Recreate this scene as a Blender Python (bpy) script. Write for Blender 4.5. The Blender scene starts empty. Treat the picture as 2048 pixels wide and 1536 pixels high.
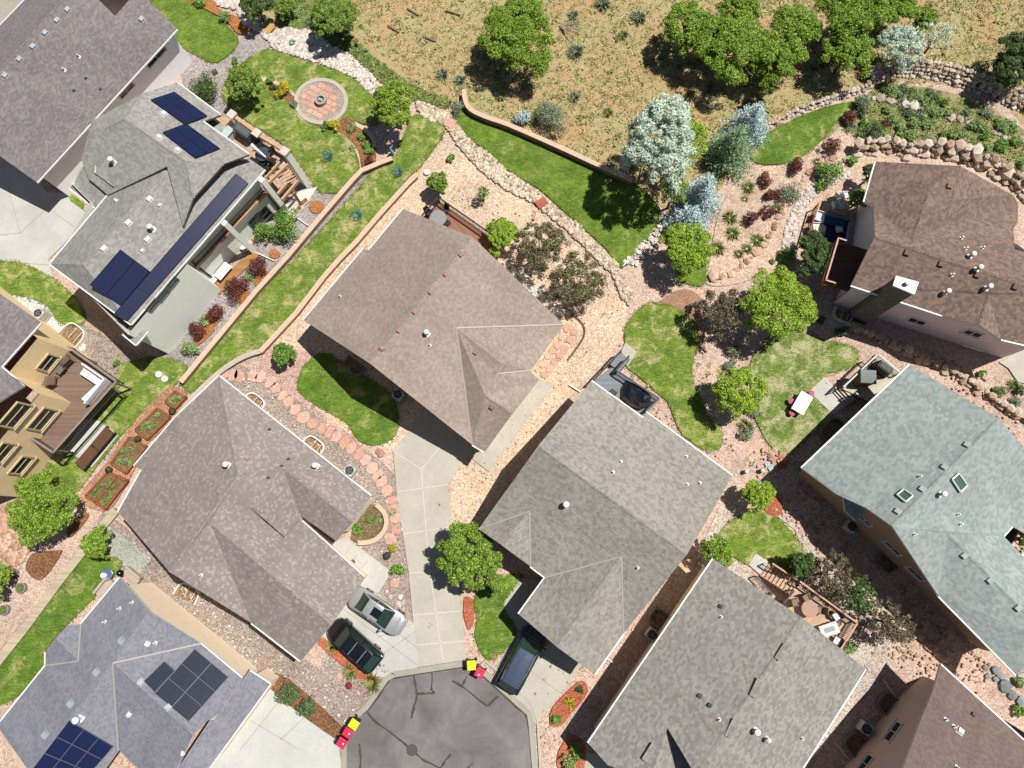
import bpy, bmesh, math, random
import numpy as np
from mathutils import Vector, Matrix
from math import radians, sin, cos, pi

sc = bpy.context.scene
random.seed(7)
rng = np.random.default_rng(7)

# ---------------------------------------------------------------- camera
HC, FPX = 57.0, 1420.0            # height above the street, focal length in photo pixels
_n = np.array([1080 - 1024, -(1062 - 768), -FPX]); _n /= np.linalg.norm(_n)
_z = -_n
_y = np.array([0, 1, 0.]) - _z * _z[1]; _y /= np.linalg.norm(_y)
_x = np.cross(_y, _z)
ROT = np.array([_x, _y, _z])
cam = bpy.data.cameras.new("camera")
cam_o = bpy.data.objects.new("camera", cam)
sc.collection.objects.link(cam_o)
cam.sensor_width = 36.0
cam.lens = FPX / 2048 * 36
cam.clip_start = 1.0
cam.clip_end = 600
M = Matrix([[*ROT[i], 0] for i in range(3)] + [[0, 0, 0, 1]])
cam_o.matrix_world = Matrix.Translation((0, 0, HC)) @ M
sc.camera = cam_o
sc.render.resolution_x, sc.render.resolution_y = 1024, 768

# ---------------------------------------------------------------- light
SUN_EL, SH_ANG = radians(64.5), radians(-158)      # shadows fall towards SH_ANG
sd = Vector((-cos(SH_ANG) * cos(SUN_EL), -sin(SH_ANG) * cos(SUN_EL), sin(SUN_EL)))
w = bpy.data.worlds.new("World"); sc.world = w; w.use_nodes = True
nt = w.node_tree
sky = nt.nodes.new("ShaderNodeTexSky"); sky.sky_type = 'NISHITA'; sky.sun_disc = False
sky.sun_elevation = SUN_EL
sky.sun_rotation = math.atan2(sd.x, sd.y)
nt.links.new(sky.outputs[0], nt.nodes["Background"].inputs[0])
nt.nodes["Background"].inputs[1].default_value = 0.043
sun = bpy.data.lights.new("sun", 'SUN'); sun.energy = 4.9; sun.angle = radians(0.5); sun.color = (1, 0.955, 0.88)
sun_o = bpy.data.objects.new("sun", sun); sc.collection.objects.link(sun_o)
sun_o.rotation_euler = sd.to_track_quat('Z', 'Y').to_euler()
sun_o.location = (30, 10, 80)
sc.view_settings.view_transform = 'Standard'
sc.view_settings.look = 'None'
sc.view_settings.gamma = 1
sc.view_settings.exposure = 0.55
sc.render.engine = 'CYCLES'

# ---------------------------------------------------------------- plan helpers: photo plan -> ground metres
def P(x, y, z=0.0):
    d = ROT @ np.array([x - 1024, -(y - 768), -FPX]); t = (z - HC) / d[2]
    return Vector((d[0] * t, d[1] * t, z))
TILE = {1: (0, 0), 2: (500, 0), 3: (1010, 0), 4: (1528, 0), 5: (0, 500), 6: (500, 500), 7: (1010, 500), 8: (1528, 500),
        9: (0, 1016), 10: (500, 1016), 11: (1010, 1016), 12: (1528, 1016)}
def q(t, s):
    """list of plan points; t = sheet number of the plan (0 = whole plan)"""
    v = [float(a) for a in s.split()]
    ox, oy = TILE.get(t, (0, 0)); k = 520 / 1536 if t else 1
    return [(ox + v[i] * k, oy + v[i + 1] * k) for i in range(0, len(v), 2)]
def smooth(pts, n=4, closed=True):
    out = []; N = len(pts)
    rngi = range(N) if closed else range(N - 1)
    for i in rngi:
        g = (lambda j: pts[j % N]) if closed else (lambda j: pts[min(max(j, 0), N - 1)])
        p0, p1, p2, p3 = (np.array(g(i + k)) for k in (-1, 0, 1, 2))
        for k in range(n):
            t = k / n
            out.append(tuple(0.5 * ((2 * p1) + (-p0 + p2) * t + (2 * p0 - 5 * p1 + 4 * p2 - p3) * t * t + (-p0 + 3 * p1 - 3 * p2 + p3) * t ** 3)))
    if not closed: out.append(pts[-1])
    return out

# ---------------------------------------------------------------- object helpers
def link(o): sc.collection.objects.link(o); return o
def tag(o, label=None, cat=None, group=None, kind=None):
    if label: o["label"] = label
    if cat: o["category"] = cat
    if group: o["group"] = group
    if kind: o["kind"] = kind
    return o
def empty(name, loc, rz=0.0, label=None, cat=None, group=None):
    o = link(bpy.data.objects.new(name, None)); o.location = loc; o.rotation_euler.z = rz
    return tag(o, label, cat, group)
class MB:
    """collects faces; build() links them as one mesh object"""
    def __init__(s): s.v = []; s.f = []; s.uv = []
    def face(s, pts, uv=None):
        b = len(s.v); s.v += [tuple(p) for p in pts]; s.f.append(tuple(range(b, b + len(pts)))); s.uv.append(uv)
    def box(s, c, size, rz=0.0, taper=1.0, rot=None):
        hx, hy, hz = size[0] / 2, size[1] / 2, size[2] / 2
        R = rot if rot is not None else Matrix.Rotation(rz, 3, 'Z')
        P8 = []
        for dz in (-1, 1):
            k = taper if dz > 0 else 1
            for dx, dy in ((-1, -1), (1, -1), (1, 1), (-1, 1)):
                P8.append(Vector(c) + R @ Vector((dx * hx * k, dy * hy * k, dz * hz)))
        b = len(s.v); s.v += [tuple(p) for p in P8]
        for f in ((3, 2, 1, 0), (4, 5, 6, 7), (0, 1, 5, 4), (1, 2, 6, 5), (2, 3, 7, 6), (3, 0, 4, 7)):
            s.f.append(tuple(b + i for i in f)); s.uv.append(None)
        return s
    def bar(s, a, b, wd, h):
        a, b = Vector(a), Vector(b); d = b - a; L = d.length
        if L < 1e-5: return s
        R = d.to_track_quat('X', 'Z').to_matrix()
        return s.box((a + b) / 2, (L, wd, h), rot=R)
    def tube(s, a, b, r, r2=None, n=8, cap=True):
        a, b = Vector(a), Vector(b); r2 = r if r2 is None else r2
        R = (b - a).to_track_quat('Z', 'X').to_matrix(); base = len(s.v)
        for p, rr in ((a, r), (b, r2)):
            for i in range(n):
                s.v.append(tuple(p + R @ Vector((cos(2 * pi * i / n) * rr, sin(2 * pi * i / n) * rr, 0))))
        for i in range(n):
            j = (i + 1) % n; s.f.append((base + i, base + j, base + n + j, base + n + i)); s.uv.append(None)
        if cap:
            s.f.append(tuple(base + n + i for i in range(n))); s.uv.append(None)
            s.f.append(tuple(base + n - 1 - i for i in range(n))); s.uv.append(None)
        return s
    def prism(s, pts, z0, z1):
        """closed polygon (x,y) extruded z0..z1, counter-clockwise or not"""
        pts = [(p[0], p[1]) for p in pts]
        A = sum(pts[i][0] * pts[(i + 1) % len(pts)][1] - pts[(i + 1) % len(pts)][0] * pts[i][1] for i in range(len(pts)))
        if A < 0: pts = pts[::-1]
        n = len(pts); b = len(s.v)
        s.v += [(x, y, z0) for x, y in pts] + [(x, y, z1) for x, y in pts]
        for i in range(n):
            j = (i + 1) % n; s.f.append((b + i, b + j, b + n + j, b + n + i)); s.uv.append(None)
        s.f.append(tuple(b + n + i for i in range(n))); s.uv.append(None)
        s.f.append(tuple(b + n - 1 - i for i in range(n))); s.uv.append(None)
        return s
    def lathe(s, c, prof, n=16):
        b = len(s.v); m = len(prof)
        for i in range(n):
            a = 2 * pi * i / n
            for r, z in prof: s.v.append((c[0] + r * cos(a), c[1] + r * sin(a), c[2] + z))
        for i in range(n):
            j = (i + 1) % n
            for k in range(m - 1):
                s.f.append((b + i * m + k, b + j * m + k, b + j * m + k + 1, b + i * m + k + 1)); s.uv.append(None)
        if prof[-1][0] > 1e-4: s.f.append(tuple(b + i * m + m - 1 for i in range(n))); s.uv.append(None)
        return s
    def rock(s, c, r, flat=0.6, seed=None):
        g = random.Random(seed if seed is not None else random.random())
        b = len(s.v)
        dirs = ICO_V; ax = [g.uniform(.75, 1.25) for _ in range(2)]; rz = g.uniform(0, pi)
        for d in dirs:
            k = g.uniform(.82, 1.12)
            x, y, z = d[0] * r * ax[0] * k, d[1] * r * ax[1] * k, d[2] * r * flat * k
            s.v.append((c[0] + x * cos(rz) - y * sin(rz), c[1] + x * sin(rz) + y * cos(rz), c[2] + z))
        for f in ICO_F: s.f.append(tuple(b + i for i in f)); s.uv.append(None)
        return s
    def build(s, name, m, parent=None, bevel=0.0, sm=False, local=None):
        me = bpy.data.meshes.new(name)
        vs = s.v
        if local is not None:
            L = Matrix(local).inverted(); vs = [tuple(L @ Vector(v)) for v in vs]
        me.from_pydata(vs, [], s.f)
        me.materials.append(m)
        uvl = me.uv_layers.new(name="UVMap")
        auto_uv(me, s.uv)
        o = link(bpy.data.objects.new(name, me))
        if parent: o.parent = parent
        if sm:
            for p in me.polygons: p.use_smooth = True
        if bevel:
            md = o.modifiers.new("bevel", 'BEVEL'); md.width = bevel; md.segments = 2; md.limit_method = 'ANGLE'; md.angle_limit = radians(35)
        return o
def auto_uv(me, given=None):
    """metres along the level direction of each face (u) and up its slope (v)"""
    me.update()
    uv = me.uv_layers[0].data
    for i, p in enumerate(me.polygons):
        if given and given[i]:
            for li, c in zip(p.loop_indices, given[i]): uv[li].uv = c
            continue
        n = p.normal; h = Vector((0, 0, 1)).cross(n)
        h = Vector((1, 0, 0)) if h.length < 0.02 else h.normalized()
        s2 = n.cross(h)
        for li, vi in zip(p.loop_indices, p.vertices):
            c = me.vertices[vi].co; uv[li].uv = (c.dot(h), c.dot(s2))
_bm = bmesh.new(); bmesh.ops.create_icosphere(_bm, subdivisions=1, radius=1)
ICO_V = [tuple(v.co) for v in _bm.verts]; ICO_F = [tuple(v.index for v in f.verts) for f in _bm.faces]; _bm.free()

def copy_tree(o, parent=None):
    c = o.copy(); sc.collection.objects.link(c)
    if parent is not None: c.parent = parent
    for ch in list(o.children): copy_tree(ch, c)
    return c
def place(proto, used, loc, rz, label, group=None, scale=None):
    """first use moves the source thing itself, later uses copy it with its parts"""
    o = proto if not used else copy_tree(proto)
    o.location = loc; o.rotation_euler.z = rz
    if scale: o.scale = scale if hasattr(scale, '__len__') else (scale,) * 3
    o["label"] = label
    if group: o["group"] = group
    return o

# ---------------------------------------------------------------- materials
def C(h, k=1.0):
    """sRGB hex -> linear"""
    v = [int(h[i:i + 2], 16) / 255 for i in (0, 2, 4)]
    return tuple(min(1, k * (a / 12.92 if a <= .04045 else ((a + .055) / 1.055) ** 2.4)) for a in v) + (1,)
class N:
    def __init__(s, name, rough=0.85):
        s.m = bpy.data.materials.new(name); s.m.use_nodes = True; s.t = s.m.node_tree
        s.b = s.t.nodes["Principled BSDF"]; s.b.inputs["Roughness"].default_value = rough
        s.b.inputs["Specular IOR Level"].default_value = 0.3
    def n(s, typ, **k):
        x = s.t.nodes.new("ShaderNode" + typ)
        for a, v in k.items():
            if a.startswith("i_"):
                kk = a[2:]; x.inputs[int(kk) if kk.isdigit() else kk].default_value = v
            else: setattr(x, a, v)
        return x
    def l(s, a, b): s.t.links.new(a, b)
    def co(s, which="Object", scale=None):
        t = s.n("TexCoord")
        if scale is None: return t.outputs[which]
        m = s.n("Mapping"); m.inputs["Scale"].default_value = scale if hasattr(scale, '__len__') else (scale,) * 3
        s.l(t.outputs[which], m.inputs[0]); return m.outputs[0]
    def noise(s, co, scale, detail=3, rough=.55, dist=0):
        x = s.n("TexNoise"); x.inputs["Scale"].default_value = scale; x.inputs["Detail"].default_value = detail
        x.inputs["Roughness"].default_value = rough; x.inputs["Distortion"].default_value = dist
        s.l(co, x.inputs["Vector"]); return x.outputs["Fac"]
    def voro(s, co, scale, out="Color", feat='F1'):
        x = s.n("TexVoronoi"); x.feature = feat; x.inputs["Scale"].default_value = scale
        s.l(co, x.inputs["Vector"]); return x.outputs[out]
    def ramp(s, fac, stops, interp='LINEAR'):
        r = s.n("ValToRGB"); e = r.color_ramp; e.interpolation = interp
        while len(e.elements) < len(stops): e.elements.new(0.5)
        for el, (p, c) in zip(e.elements, stops): el.position = p; el.color = c
        s.l(fac, r.inputs[0]); return r.outputs[0]
    def mix(s, fac, a, b, mode='MIX'):
        x = s.n("Mix", data_type='RGBA', blend_type=mode)
        if hasattr(fac, 'links'): s.l(fac, x.inputs[0])
        else: x.inputs[0].default_value = fac
        for v, i in ((a, 6), (b, 7)):
            if hasattr(v, 'links'): s.l(v, x.inputs[i])
            else: x.inputs[i].default_value = v
        return x.outputs[2]
    def math(s, op, a, b=None, clamp=False):
        x = s.n("Math", operation=op, use_clamp=clamp)
        for v, i in ((a, 0), (b, 1)):
            if v is None: continue
            if hasattr(v, 'links'): s.l(v, x.inputs[i])
            else: x.inputs[i].default_value = v
        return x.outputs[0]
    def sepx(s, col):
        x = s.n("SeparateColor"); s.l(col, x.inputs[0]); return x.outputs[0]
    def bump(s, h, strength=.5, dist=.02):
        x = s.n("Bump"); x.inputs["Strength"].default_value = strength; x.inputs["Distance"].default_value = dist
        s.l(h, x.inputs["Height"]); s.l(x.outputs[0], s.b.inputs["Normal"])
    def col(s, c):
        if hasattr(c, 'links'): s.l(c, s.b.inputs["Base Color"])
        else: s.b.inputs["Base Color"].default_value = c
        return s
def dark(c, k): return tuple(a * k for a in c[:3]) + (1,)

def m_plain(name, c, rough=.6, metal=0, var=.12, scale=6, spec=.3, bump=0):
    g = N(name, rough); g.b.inputs["Metallic"].default_value = metal; g.b.inputs["Specular IOR Level"].default_value = spec
    co = g.co(); f = g.noise(co, scale, 4)
    g.col(g.ramp(f, [(.3, dark(c, 1 - var)), (.7, dark(c, 1 + var * .6))]))
    if bump: g.bump(g.noise(co, scale * 6, 3), .4, bump)
    return g.m
def m_gravel(name, cols, size=9, big=.25, patch=None, var=.25, bump=.03):
    g = N(name, .9); co = g.co()
    size *= 1.45
    r = g.sepx(g.voro(co, size)); r2 = g.sepx(g.voro(co, size * .5))
    f = g.math('ADD', g.math('MULTIPLY', r, .8), g.math('MULTIPLY', r2, .2))
    n = len(cols); av = [sum(c_[i] for c_ in cols) / n for i in range(3)]; cols = [tuple((c_[i] * .72 + av[i] * .28) * 1.05 for i in range(3)) + (1,) for c_ in cols]
    c = g.ramp(f, [((i + .5) / n, cc) for i, cc in enumerate(cols)])
    b = g.noise(co, big, 4, .6)
    c = g.mix(1, c, g.ramp(b, [(.3, (1 - var,) * 3 + (1,)), (.7, (1 + var * .4,) * 3 + (1,))]), 'MULTIPLY')
    if patch:
        c = g.mix(g.math('MULTIPLY', g.ramp(g.noise(co, .5, 4, .6), [(.5, (0, 0, 0, 1)), (.68, (1, 1, 1, 1))]), .5), c, patch)
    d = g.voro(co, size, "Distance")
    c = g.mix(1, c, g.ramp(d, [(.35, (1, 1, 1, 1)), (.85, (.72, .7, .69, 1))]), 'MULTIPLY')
    g.col(c); g.bump(g.math('SUBTRACT', 1, d), .8, bump)
    return g.m
def m_lawn(name, hi, mid, lo, dry, amt, seed=0):
    g = N(name, .9); co = g.co()
    mp = g.n("Mapping"); mp.inputs["Location"].default_value = (seed * 13.7, seed * 7.1, 0); g.l(co, mp.inputs[0]); co = mp.outputs[0]
    st = g.n("Mapping"); st.inputs["Rotation"].default_value = (0, 0, .6 + seed); st.inputs["Scale"].default_value = (1, 3.2, 1); g.l(co, st.inputs[0])
    a = g.math('ADD', g.math('MULTIPLY', g.noise(st.outputs[0], 2.4, 6, .8), .75), g.math('MULTIPLY', g.noise(co, .8, 2), .25))
    c = g.ramp(a, [(.36, lo), (.5, mid), (.64, hi)])
    c = g.mix(1, c, g.ramp(g.noise(co, .45, 3), [(.3, (.72, .78, .8, 1)), (.7, (1.15, 1.08, 1, 1))]), 'MULTIPLY')
    n1 = g.noise(co, .75, 3, .6, .6); n2 = g.noise(st.outputs[0], 3.0, 5, .8, 1.6)
    f = g.math('ADD', g.math('MULTIPLY', n1, .5), g.math('MULTIPLY', n2, .5))
    m = g.ramp(f, [(.60 - amt * .13, (0, 0, 0, 1)), (.66 - amt * .11, (.85, .85, .85, 1))])
    c = g.mix(m, c, g.mix(g.noise(co, 9, 3), dark(dry, .72), dark(dry, 1.12)))
    fine = g.noise(co, 26, 3, .8)
    c = g.mix(1, c, g.ramp(fine, [(.3, (.62, .66, .6, 1)), (.65, (1.2, 1.16, 1.1, 1))]), 'MULTIPLY')
    g.col(c); g.bump(fine, .9, .05)
    return g.m
def m_shingle(name, cols, wd=.33, ht=.17, big=.18, contrast=.14, blotch=.0, bc=None, calm=.5):
    wd *= .62; ht *= .85; av = [sum(c[i] for c in cols) / len(cols) for i in range(3)]
    cols = [tuple(c[i] * (1 - calm) + av[i] * calm for i in range(3)) + (1,) for c in cols]
    g = N(name, .92); uv = g.co("UV")
    s = g.n("SeparateXYZ"); g.l(uv, s.inputs[0])
    row = g.math('FLOOR', g.math('DIVIDE', s.outputs[1], ht))
    shift = g.math('FRACT', g.math('MULTIPLY', row, .381))
    colx = g.math('FLOOR', g.math('ADD', g.math('DIVIDE', s.outputs[0], wd), shift))
    cb = g.n("CombineXYZ"); g.l(colx, cb.inputs[0]); g.l(row, cb.inputs[1])
    wn = g.n("TexWhiteNoise"); wn.noise_dimensions = '3D'; g.l(cb.outputs[0], wn.inputs["Vector"])
    f = wn.outputs["Value"]
    if blotch: f = g.math('ADD', g.math('MULTIPLY', f, 1 - blotch), g.math('MULTIPLY', g.math('SUBTRACT', g.math('MULTIPLY', g.noise(g.co(), 4.2, 3, .6), 2.6), .8), blotch))
    n = len(cols); c = g.ramp(f, [((i + .5) / n, cc) for i, cc in enumerate(cols)])
    # shadow line of each course edge, dirt streaks down the slope
    fr = g.math('FRACT', g.math('DIVIDE', s.outputs[1], ht))
    c = g.mix(1, c, g.ramp(fr, [(0, (.8, .8, .82, 1)), (.22, (1, 1, 1, 1))]), 'MULTIPLY')
    mp = g.n("Mapping"); mp.inputs["Scale"].default_value = (1, .3, 1); g.l(uv, mp.inputs[0])
    c = g.mix(1, c, g.ramp(g.noise(mp.outputs[0], .7, 4, .6), [(.25, (1 - contrast,) * 3 + (1,)), (.75, (1 + contrast * .5,) * 3 + (1,))]), 'MULTIPLY')
    c = g.mix(1, c, g.ramp(g.noise(g.co(), big, 3), [(.3, (1 - contrast * .8,) * 3 + (1,)), (.7, (1 + contrast * .5,) * 3 + (1,))]), 'MULTIPLY')
    c = g.mix(1, c, g.ramp(g.noise(g.co(), 30, 2), [(.3, (.9, .9, .9, 1)), (.7, (1.08, 1.08, 1.08, 1))]), 'MULTIPLY')
    g.col(c)
    g.bump(g.math('SUBTRACT', f, g.math('MULTIPLY', fr, .9)), .2, .008)
    return g.m
def m_leaf(name, hi, lo, trans=.25):
    g = N(name, .55)
    geo = g.n("NewGeometry")
    f = geo.outputs["Random Per Island"]
    c = g.ramp(f, [(.0, lo), (.55, tuple((a + b) / 2 for a, b in zip(lo, hi))), (1, hi)])
    nz = g.noise(g.co(), .9, 3)
    c = g.mix(1, c, g.ramp(nz, [(.3, (.78, .8, .78, 1)), (.7, (1.15, 1.12, 1.05, 1))]), 'MULTIPLY')
    g.col(c)
    tr = g.n("BsdfTranslucent"); g.l(c, tr.inputs[0]); ms = g.n("MixShader"); ms.inputs[0].default_value = trans
    g.l(g.b.outputs[0], ms.inputs[1]); g.l(tr.outputs[0], ms.inputs[2]); g.l(ms.outputs[0], g.t.nodes["Material Output"].inputs[0])
    return g.m
def m_planks(name, c, wd=.14, rough=.7, ang=0.0, along='UV', gap=.35):
    g = N(name, rough)
    mp = g.n("Mapping"); mp.inputs["Rotation"].default_value = (0, 0, ang); g.l(g.co(along), mp.inputs[0])
    s = g.n("SeparateXYZ"); g.l(mp.outputs[0], s.inputs[0])
    k = g.math('DIVIDE', s.outputs[1], wd); row = g.math('FLOOR', k); fr = g.math('FRACT', k)
    wn = g.n("TexWhiteNoise"); wn.noise_dimensions = '1D'; g.l(row, wn.inputs["W"])
    cc = g.ramp(wn.outputs["Value"], [(0, dark(c, .85)), (1, dark(c, 1.12))])
    cc = g.mix(1, cc, g.ramp(fr, [(0, (gap,) * 3 + (1,)), (.13, (1, 1, 1, 1))]), 'MULTIPLY')
    st = g.n("Mapping"); st.inputs["Scale"].default_value = (1, 12, 1); g.l(mp.outputs[0], st.inputs[0])
    cc = g.mix(1, cc, g.ramp(g.noise(st.outputs[0], 2.5, 4), [(.3, (.85, .85, .85, 1)), (.7, (1.08, 1.08, 1.08, 1))]), 'MULTIPLY')
    g.col(cc); return g.m
def m_concrete(name, c, var=.08, rough=.8):
    g = N(name, rough); co = g.co()
    x = g.ramp(g.noise(co, .35, 5, .65), [(.3, dark(c, 1 - var * 1.6)), (.7, dark(c, 1 + var))])
    x = g.mix(1, x, g.ramp(g.noise(co, 5, 5, .7), [(.3, (1 - var, 1 - var, 1 - var * 1.1, 1)), (.7, (1.03, 1.03, 1.03, 1))]), 'MULTIPLY')
    x = g.mix(1, x, g.ramp(g.noise(co, 40, 2), [(.3, (.94,) * 3 + (1,)), (.7, (1.04,) * 3 + (1,))]), 'MULTIPLY')
    g.col(x); return g.m
def m_glass(name, c, rough=.08):
    g = N(name, rough); g.b.inputs["Specular IOR Level"].default_value = .8; g.col(c); return g.m

# ---------------------------------------------------------------- palette (A: colour as it reads in full sun -> albedo)
KA = 1 / 1.75
def A(h, k=1.0): return C(h, KA * k)
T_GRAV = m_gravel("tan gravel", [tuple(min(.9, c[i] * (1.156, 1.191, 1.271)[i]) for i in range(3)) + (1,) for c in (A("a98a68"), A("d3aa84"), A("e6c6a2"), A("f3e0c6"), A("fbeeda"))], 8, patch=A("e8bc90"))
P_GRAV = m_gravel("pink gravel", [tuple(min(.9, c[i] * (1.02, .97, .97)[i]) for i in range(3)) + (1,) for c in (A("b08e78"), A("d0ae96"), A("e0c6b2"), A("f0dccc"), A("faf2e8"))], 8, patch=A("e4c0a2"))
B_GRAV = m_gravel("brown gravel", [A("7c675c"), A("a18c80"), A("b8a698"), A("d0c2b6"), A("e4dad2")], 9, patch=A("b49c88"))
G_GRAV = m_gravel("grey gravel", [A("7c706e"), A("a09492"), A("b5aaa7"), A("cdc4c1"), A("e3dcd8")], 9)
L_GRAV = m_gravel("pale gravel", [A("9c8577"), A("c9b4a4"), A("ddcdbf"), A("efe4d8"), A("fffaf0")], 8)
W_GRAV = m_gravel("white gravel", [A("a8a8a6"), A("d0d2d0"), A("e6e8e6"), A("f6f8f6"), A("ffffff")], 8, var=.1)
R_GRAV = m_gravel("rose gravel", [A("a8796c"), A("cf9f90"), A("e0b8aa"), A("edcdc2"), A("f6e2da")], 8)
SOIL = m_gravel("creek soil", [A("6e5a48"), A("8a745e"), A("a48c72"), A("c4ae92")], 6)
MULCH_O = m_gravel("orange bark mulch", [A("8d4a22"), A("b8703c"), A("cd8a52"), A("dca46c")], 10)
MULCH_R = m_gravel("red bark mulch", [A("98482c"), A("c46444"), A("d47c5a"), A("e29a7c")], 10)
MULCH_B = m_gravel("brown bark mulch", [A("5c3822"), A("86583a"), A("a87650"), A("c4986e")], 10)
LAWN_A = m_lawn("lush lawn", A("9cb44c"), A("749532"), A("4e701e"), A("d8cf94"), .22, 0)
LAWN_B = m_lawn("patchy lawn", A("aabc56"), A("7a9a36"), A("507620"), A("e0d49c"), .72, 1)
LAWN_C = m_lawn("dry lawn", A("98ae58"), A("75943a"), A("547526"), A("e0d8b0"), .95, 2)
LAWN_D = m_lawn("deep lawn", A("92b048"), A("6a902c"), A("4a6a1a"), A("dccf94"), .5, 3)
CONC_W = m_concrete("warm concrete", A("dcd7c8", .84))
CONC_C = m_concrete("cool concrete", A("dcdbd5", .9))
CONC_G = m_concrete("grey kerb concrete", A("b9b3a6"), .1)
CONC_P = m_concrete("pale concrete", A("dfe0da", .93))
JOINT = m_plain("control joint", A("b7b09e"), .9)
JOINT_L = m_plain("pale control joint", A("efe9d8"), .9)
g = N("asphalt", .9); co = g.co()
c = g.ramp(g.noise(co, .35, 5, .6, .4), [(.28, A("6c6866")), (.5, A("838080")), (.72, A("9a9694"))])
c = g.mix(1, c, g.ramp(g.noise(co, 30, 3, .7), [(.3, (.84,) * 3 + (1,)), (.7, (1.1,) * 3 + (1,))]), 'MULTIPLY')
g.col(c); g.bump(g.noise(co, 60, 2), .5, .01); ASPH = g.m
TAR = m_plain("tar seal", A("4f4b46"), .7)
def m_hill():
    g = N("hill soil", .95); co = g.co()
    a = g.noise(co, .26, 6, .7, .8)
    c = g.ramp(a, [(.34, A("daa67a")), (.45, A("d6b08a")), (.56, A("cdbd92")), (.7, A("b0ab7a"))])
    b = g.noise(co, 2.4, 5, .75)
    c = g.mix(g.math('MULTIPLY', g.ramp(b, [(.46, (0, 0, 0, 1)), (.6, (.9, .9, .9, 1))]), g.ramp(g.noise(co, .13, 4, .6), [(.42, (.25, .25, .25, 1)), (.6, (1, 1, 1, 1))])), c, A("98a060"))
    c = g.mix(g.ramp(g.noise(co, 6.5, 3, .7), [(.56, (0, 0, 0, 1)), (.66, (.7, .7, .7, 1))]), c, A("e4d4a0"))
    c = g.mix(1, c, g.ramp(g.noise(co, 14, 4, .8), [(.3, (.7, .68, .64, 1)), (.68, (1.15, 1.13, 1.1, 1))]), 'MULTIPLY')
    g.col(c); g.bump(g.noise(co, 12, 4, .8), 1, .06); return g.m
HILL = m_hill()
WEEDS = m_lawn("weeds", A("93b45e"), A("6f944a"), A("4c6c38"), A("b99c6a"), .6, 5)

from mathutils.geometry import tessellate_polygon
SH = [0]; UQ = [0]
TIER = {"lawn": .13, "mulch_bed": .15, "driveway": .11, "walkway": .112, "patio_slab": .155, "road": .105, "creek_bed": .1, "gravel_patch": .1}
def sheet(name, pts, mat, h=None, sm=False, lift=None, label=None, kind="structure"):
    """a flat ground sheet from its plan outline; each new sheet lies 4 mm above the one before it"""
    if sm: pts = smooth(pts, 5)
    if name in TIER: UQ[0] += 1; z = TIER[name] + .0006 * (UQ[0] % 30) - (h or 0)
    else: SH[0] += 1; z = .004 * SH[0]
    xy = [P(x, y, 0) for x, y in pts]
    A2 = sum(xy[i].x * xy[(i + 1) % len(xy)].y - xy[(i + 1) % len(xy)].x * xy[i].y for i in range(len(xy)))
    if A2 < 0: xy = xy[::-1]
    m = MB()
    base = len(m.v); top = z + (h or 0)
    m.v = [(p.x, p.y, top) for p in xy]
    for t in tessellate_polygon([[Vector((p.x, p.y, 0)) for p in xy]]):
        a, b, c = (xy[i] for i in t)
        if (b.x - a.x) * (c.y - a.y) - (c.x - a.x) * (b.y - a.y) < 0: t = t[::-1]
        m.f.append(tuple(t)); m.uv.append(None)
    if h:
        n = len(xy)
        m.v += [(p.x, p.y, 0) for p in xy]
        for i in range(n):
            j = (i + 1) % n; m.f.append((i, j, n + j, n + i)[::-1]); m.uv.append(None)
    o = m.build(name, mat)
    return tag(o, label, None, None, kind)
def offs(pts, wd, closed=False):
    """left and right offset world lines of a plan polyline"""
    xy = [P(x, y, 0).to_2d() if isinstance((x, y)[0], (int, float)) else (x, y) for x, y in pts]
    return offw(xy, wd, closed)
def offw(xy, wd, closed=False):
    xy = [Vector((p[0], p[1])) for p in xy]; L, Rr = [], []; n = len(xy)
    for i in range(n):
        if closed: a, b = xy[i - 1], xy[(i + 1) % n]
        else: a, b = xy[max(i - 1, 0)], xy[min(i + 1, n - 1)]
        d = (b - a).normalized(); nn = Vector((-d.y, d.x))
        L.append(xy[i] + nn * wd / 2); Rr.append(xy[i] - nn * wd / 2)
    return L, Rr
def ribbon(name, pts, wd, mat, z0=0, z1=.1, sm=True, closed=False, kind="structure", label=None, cat=None, parent=None, build=True, mb=None, lift=0):
    """a band following a plan line: kerbs, edgings, low walls"""
    if sm: pts = smooth(pts, 4, closed)
    L, Rr = offs(pts, wd, closed); n = len(L); m = mb or MB()
    for i in range(n if closed else n - 1):
        j = (i + 1) % n
        a, b, c, d = L[i], L[j], Rr[j], Rr[i]
        m.face([(d.x, d.y, z1), (c.x, c.y, z1), (b.x, b.y, z1), (a.x, a.y, z1)])
        if z1 - z0 > .01:
            m.face([(a.x, a.y, z1), (b.x, b.y, z1), (b.x, b.y, z0), (a.x, a.y, z0)])
            m.face([(c.x, c.y, z1), (d.x, d.y, z1), (d.x, d.y, z0), (c.x, c.y, z0)])
    if not closed and z1 - z0 > .01:
        for a, b in ((L[0], Rr[0]), (Rr[-1], L[-1])):
            m.face([(a.x, a.y, z1), (b.x, b.y, z1), (b.x, b.y, z0), (a.x, a.y, z0)][::-1])
    if not build: return m
    o = m.build(name, mat, parent)
    return tag(o, label, cat, None, kind)

# ---------------------------------------------------------------- ground
m = MB(); m.face([(-420, -420, -.01), (420, -420, -.01), (420, 420, -.01), (-420, 420, -.01)])
tag(m.build("ground", P_GRAV), kind="structure")
sheet("hillside", q(0, "330 -420 2700 -420 2700 520 2048 250 1990 190 1900 170 1800 160 1730 170 1640 200 1545 245 1480 300 1430 400 1330 420 1250 352 1118 300 1035 262 940 215 905 205 860 212 800 180 750 140 680 90 620 60 540 60 500 20"), HILL)
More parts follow.
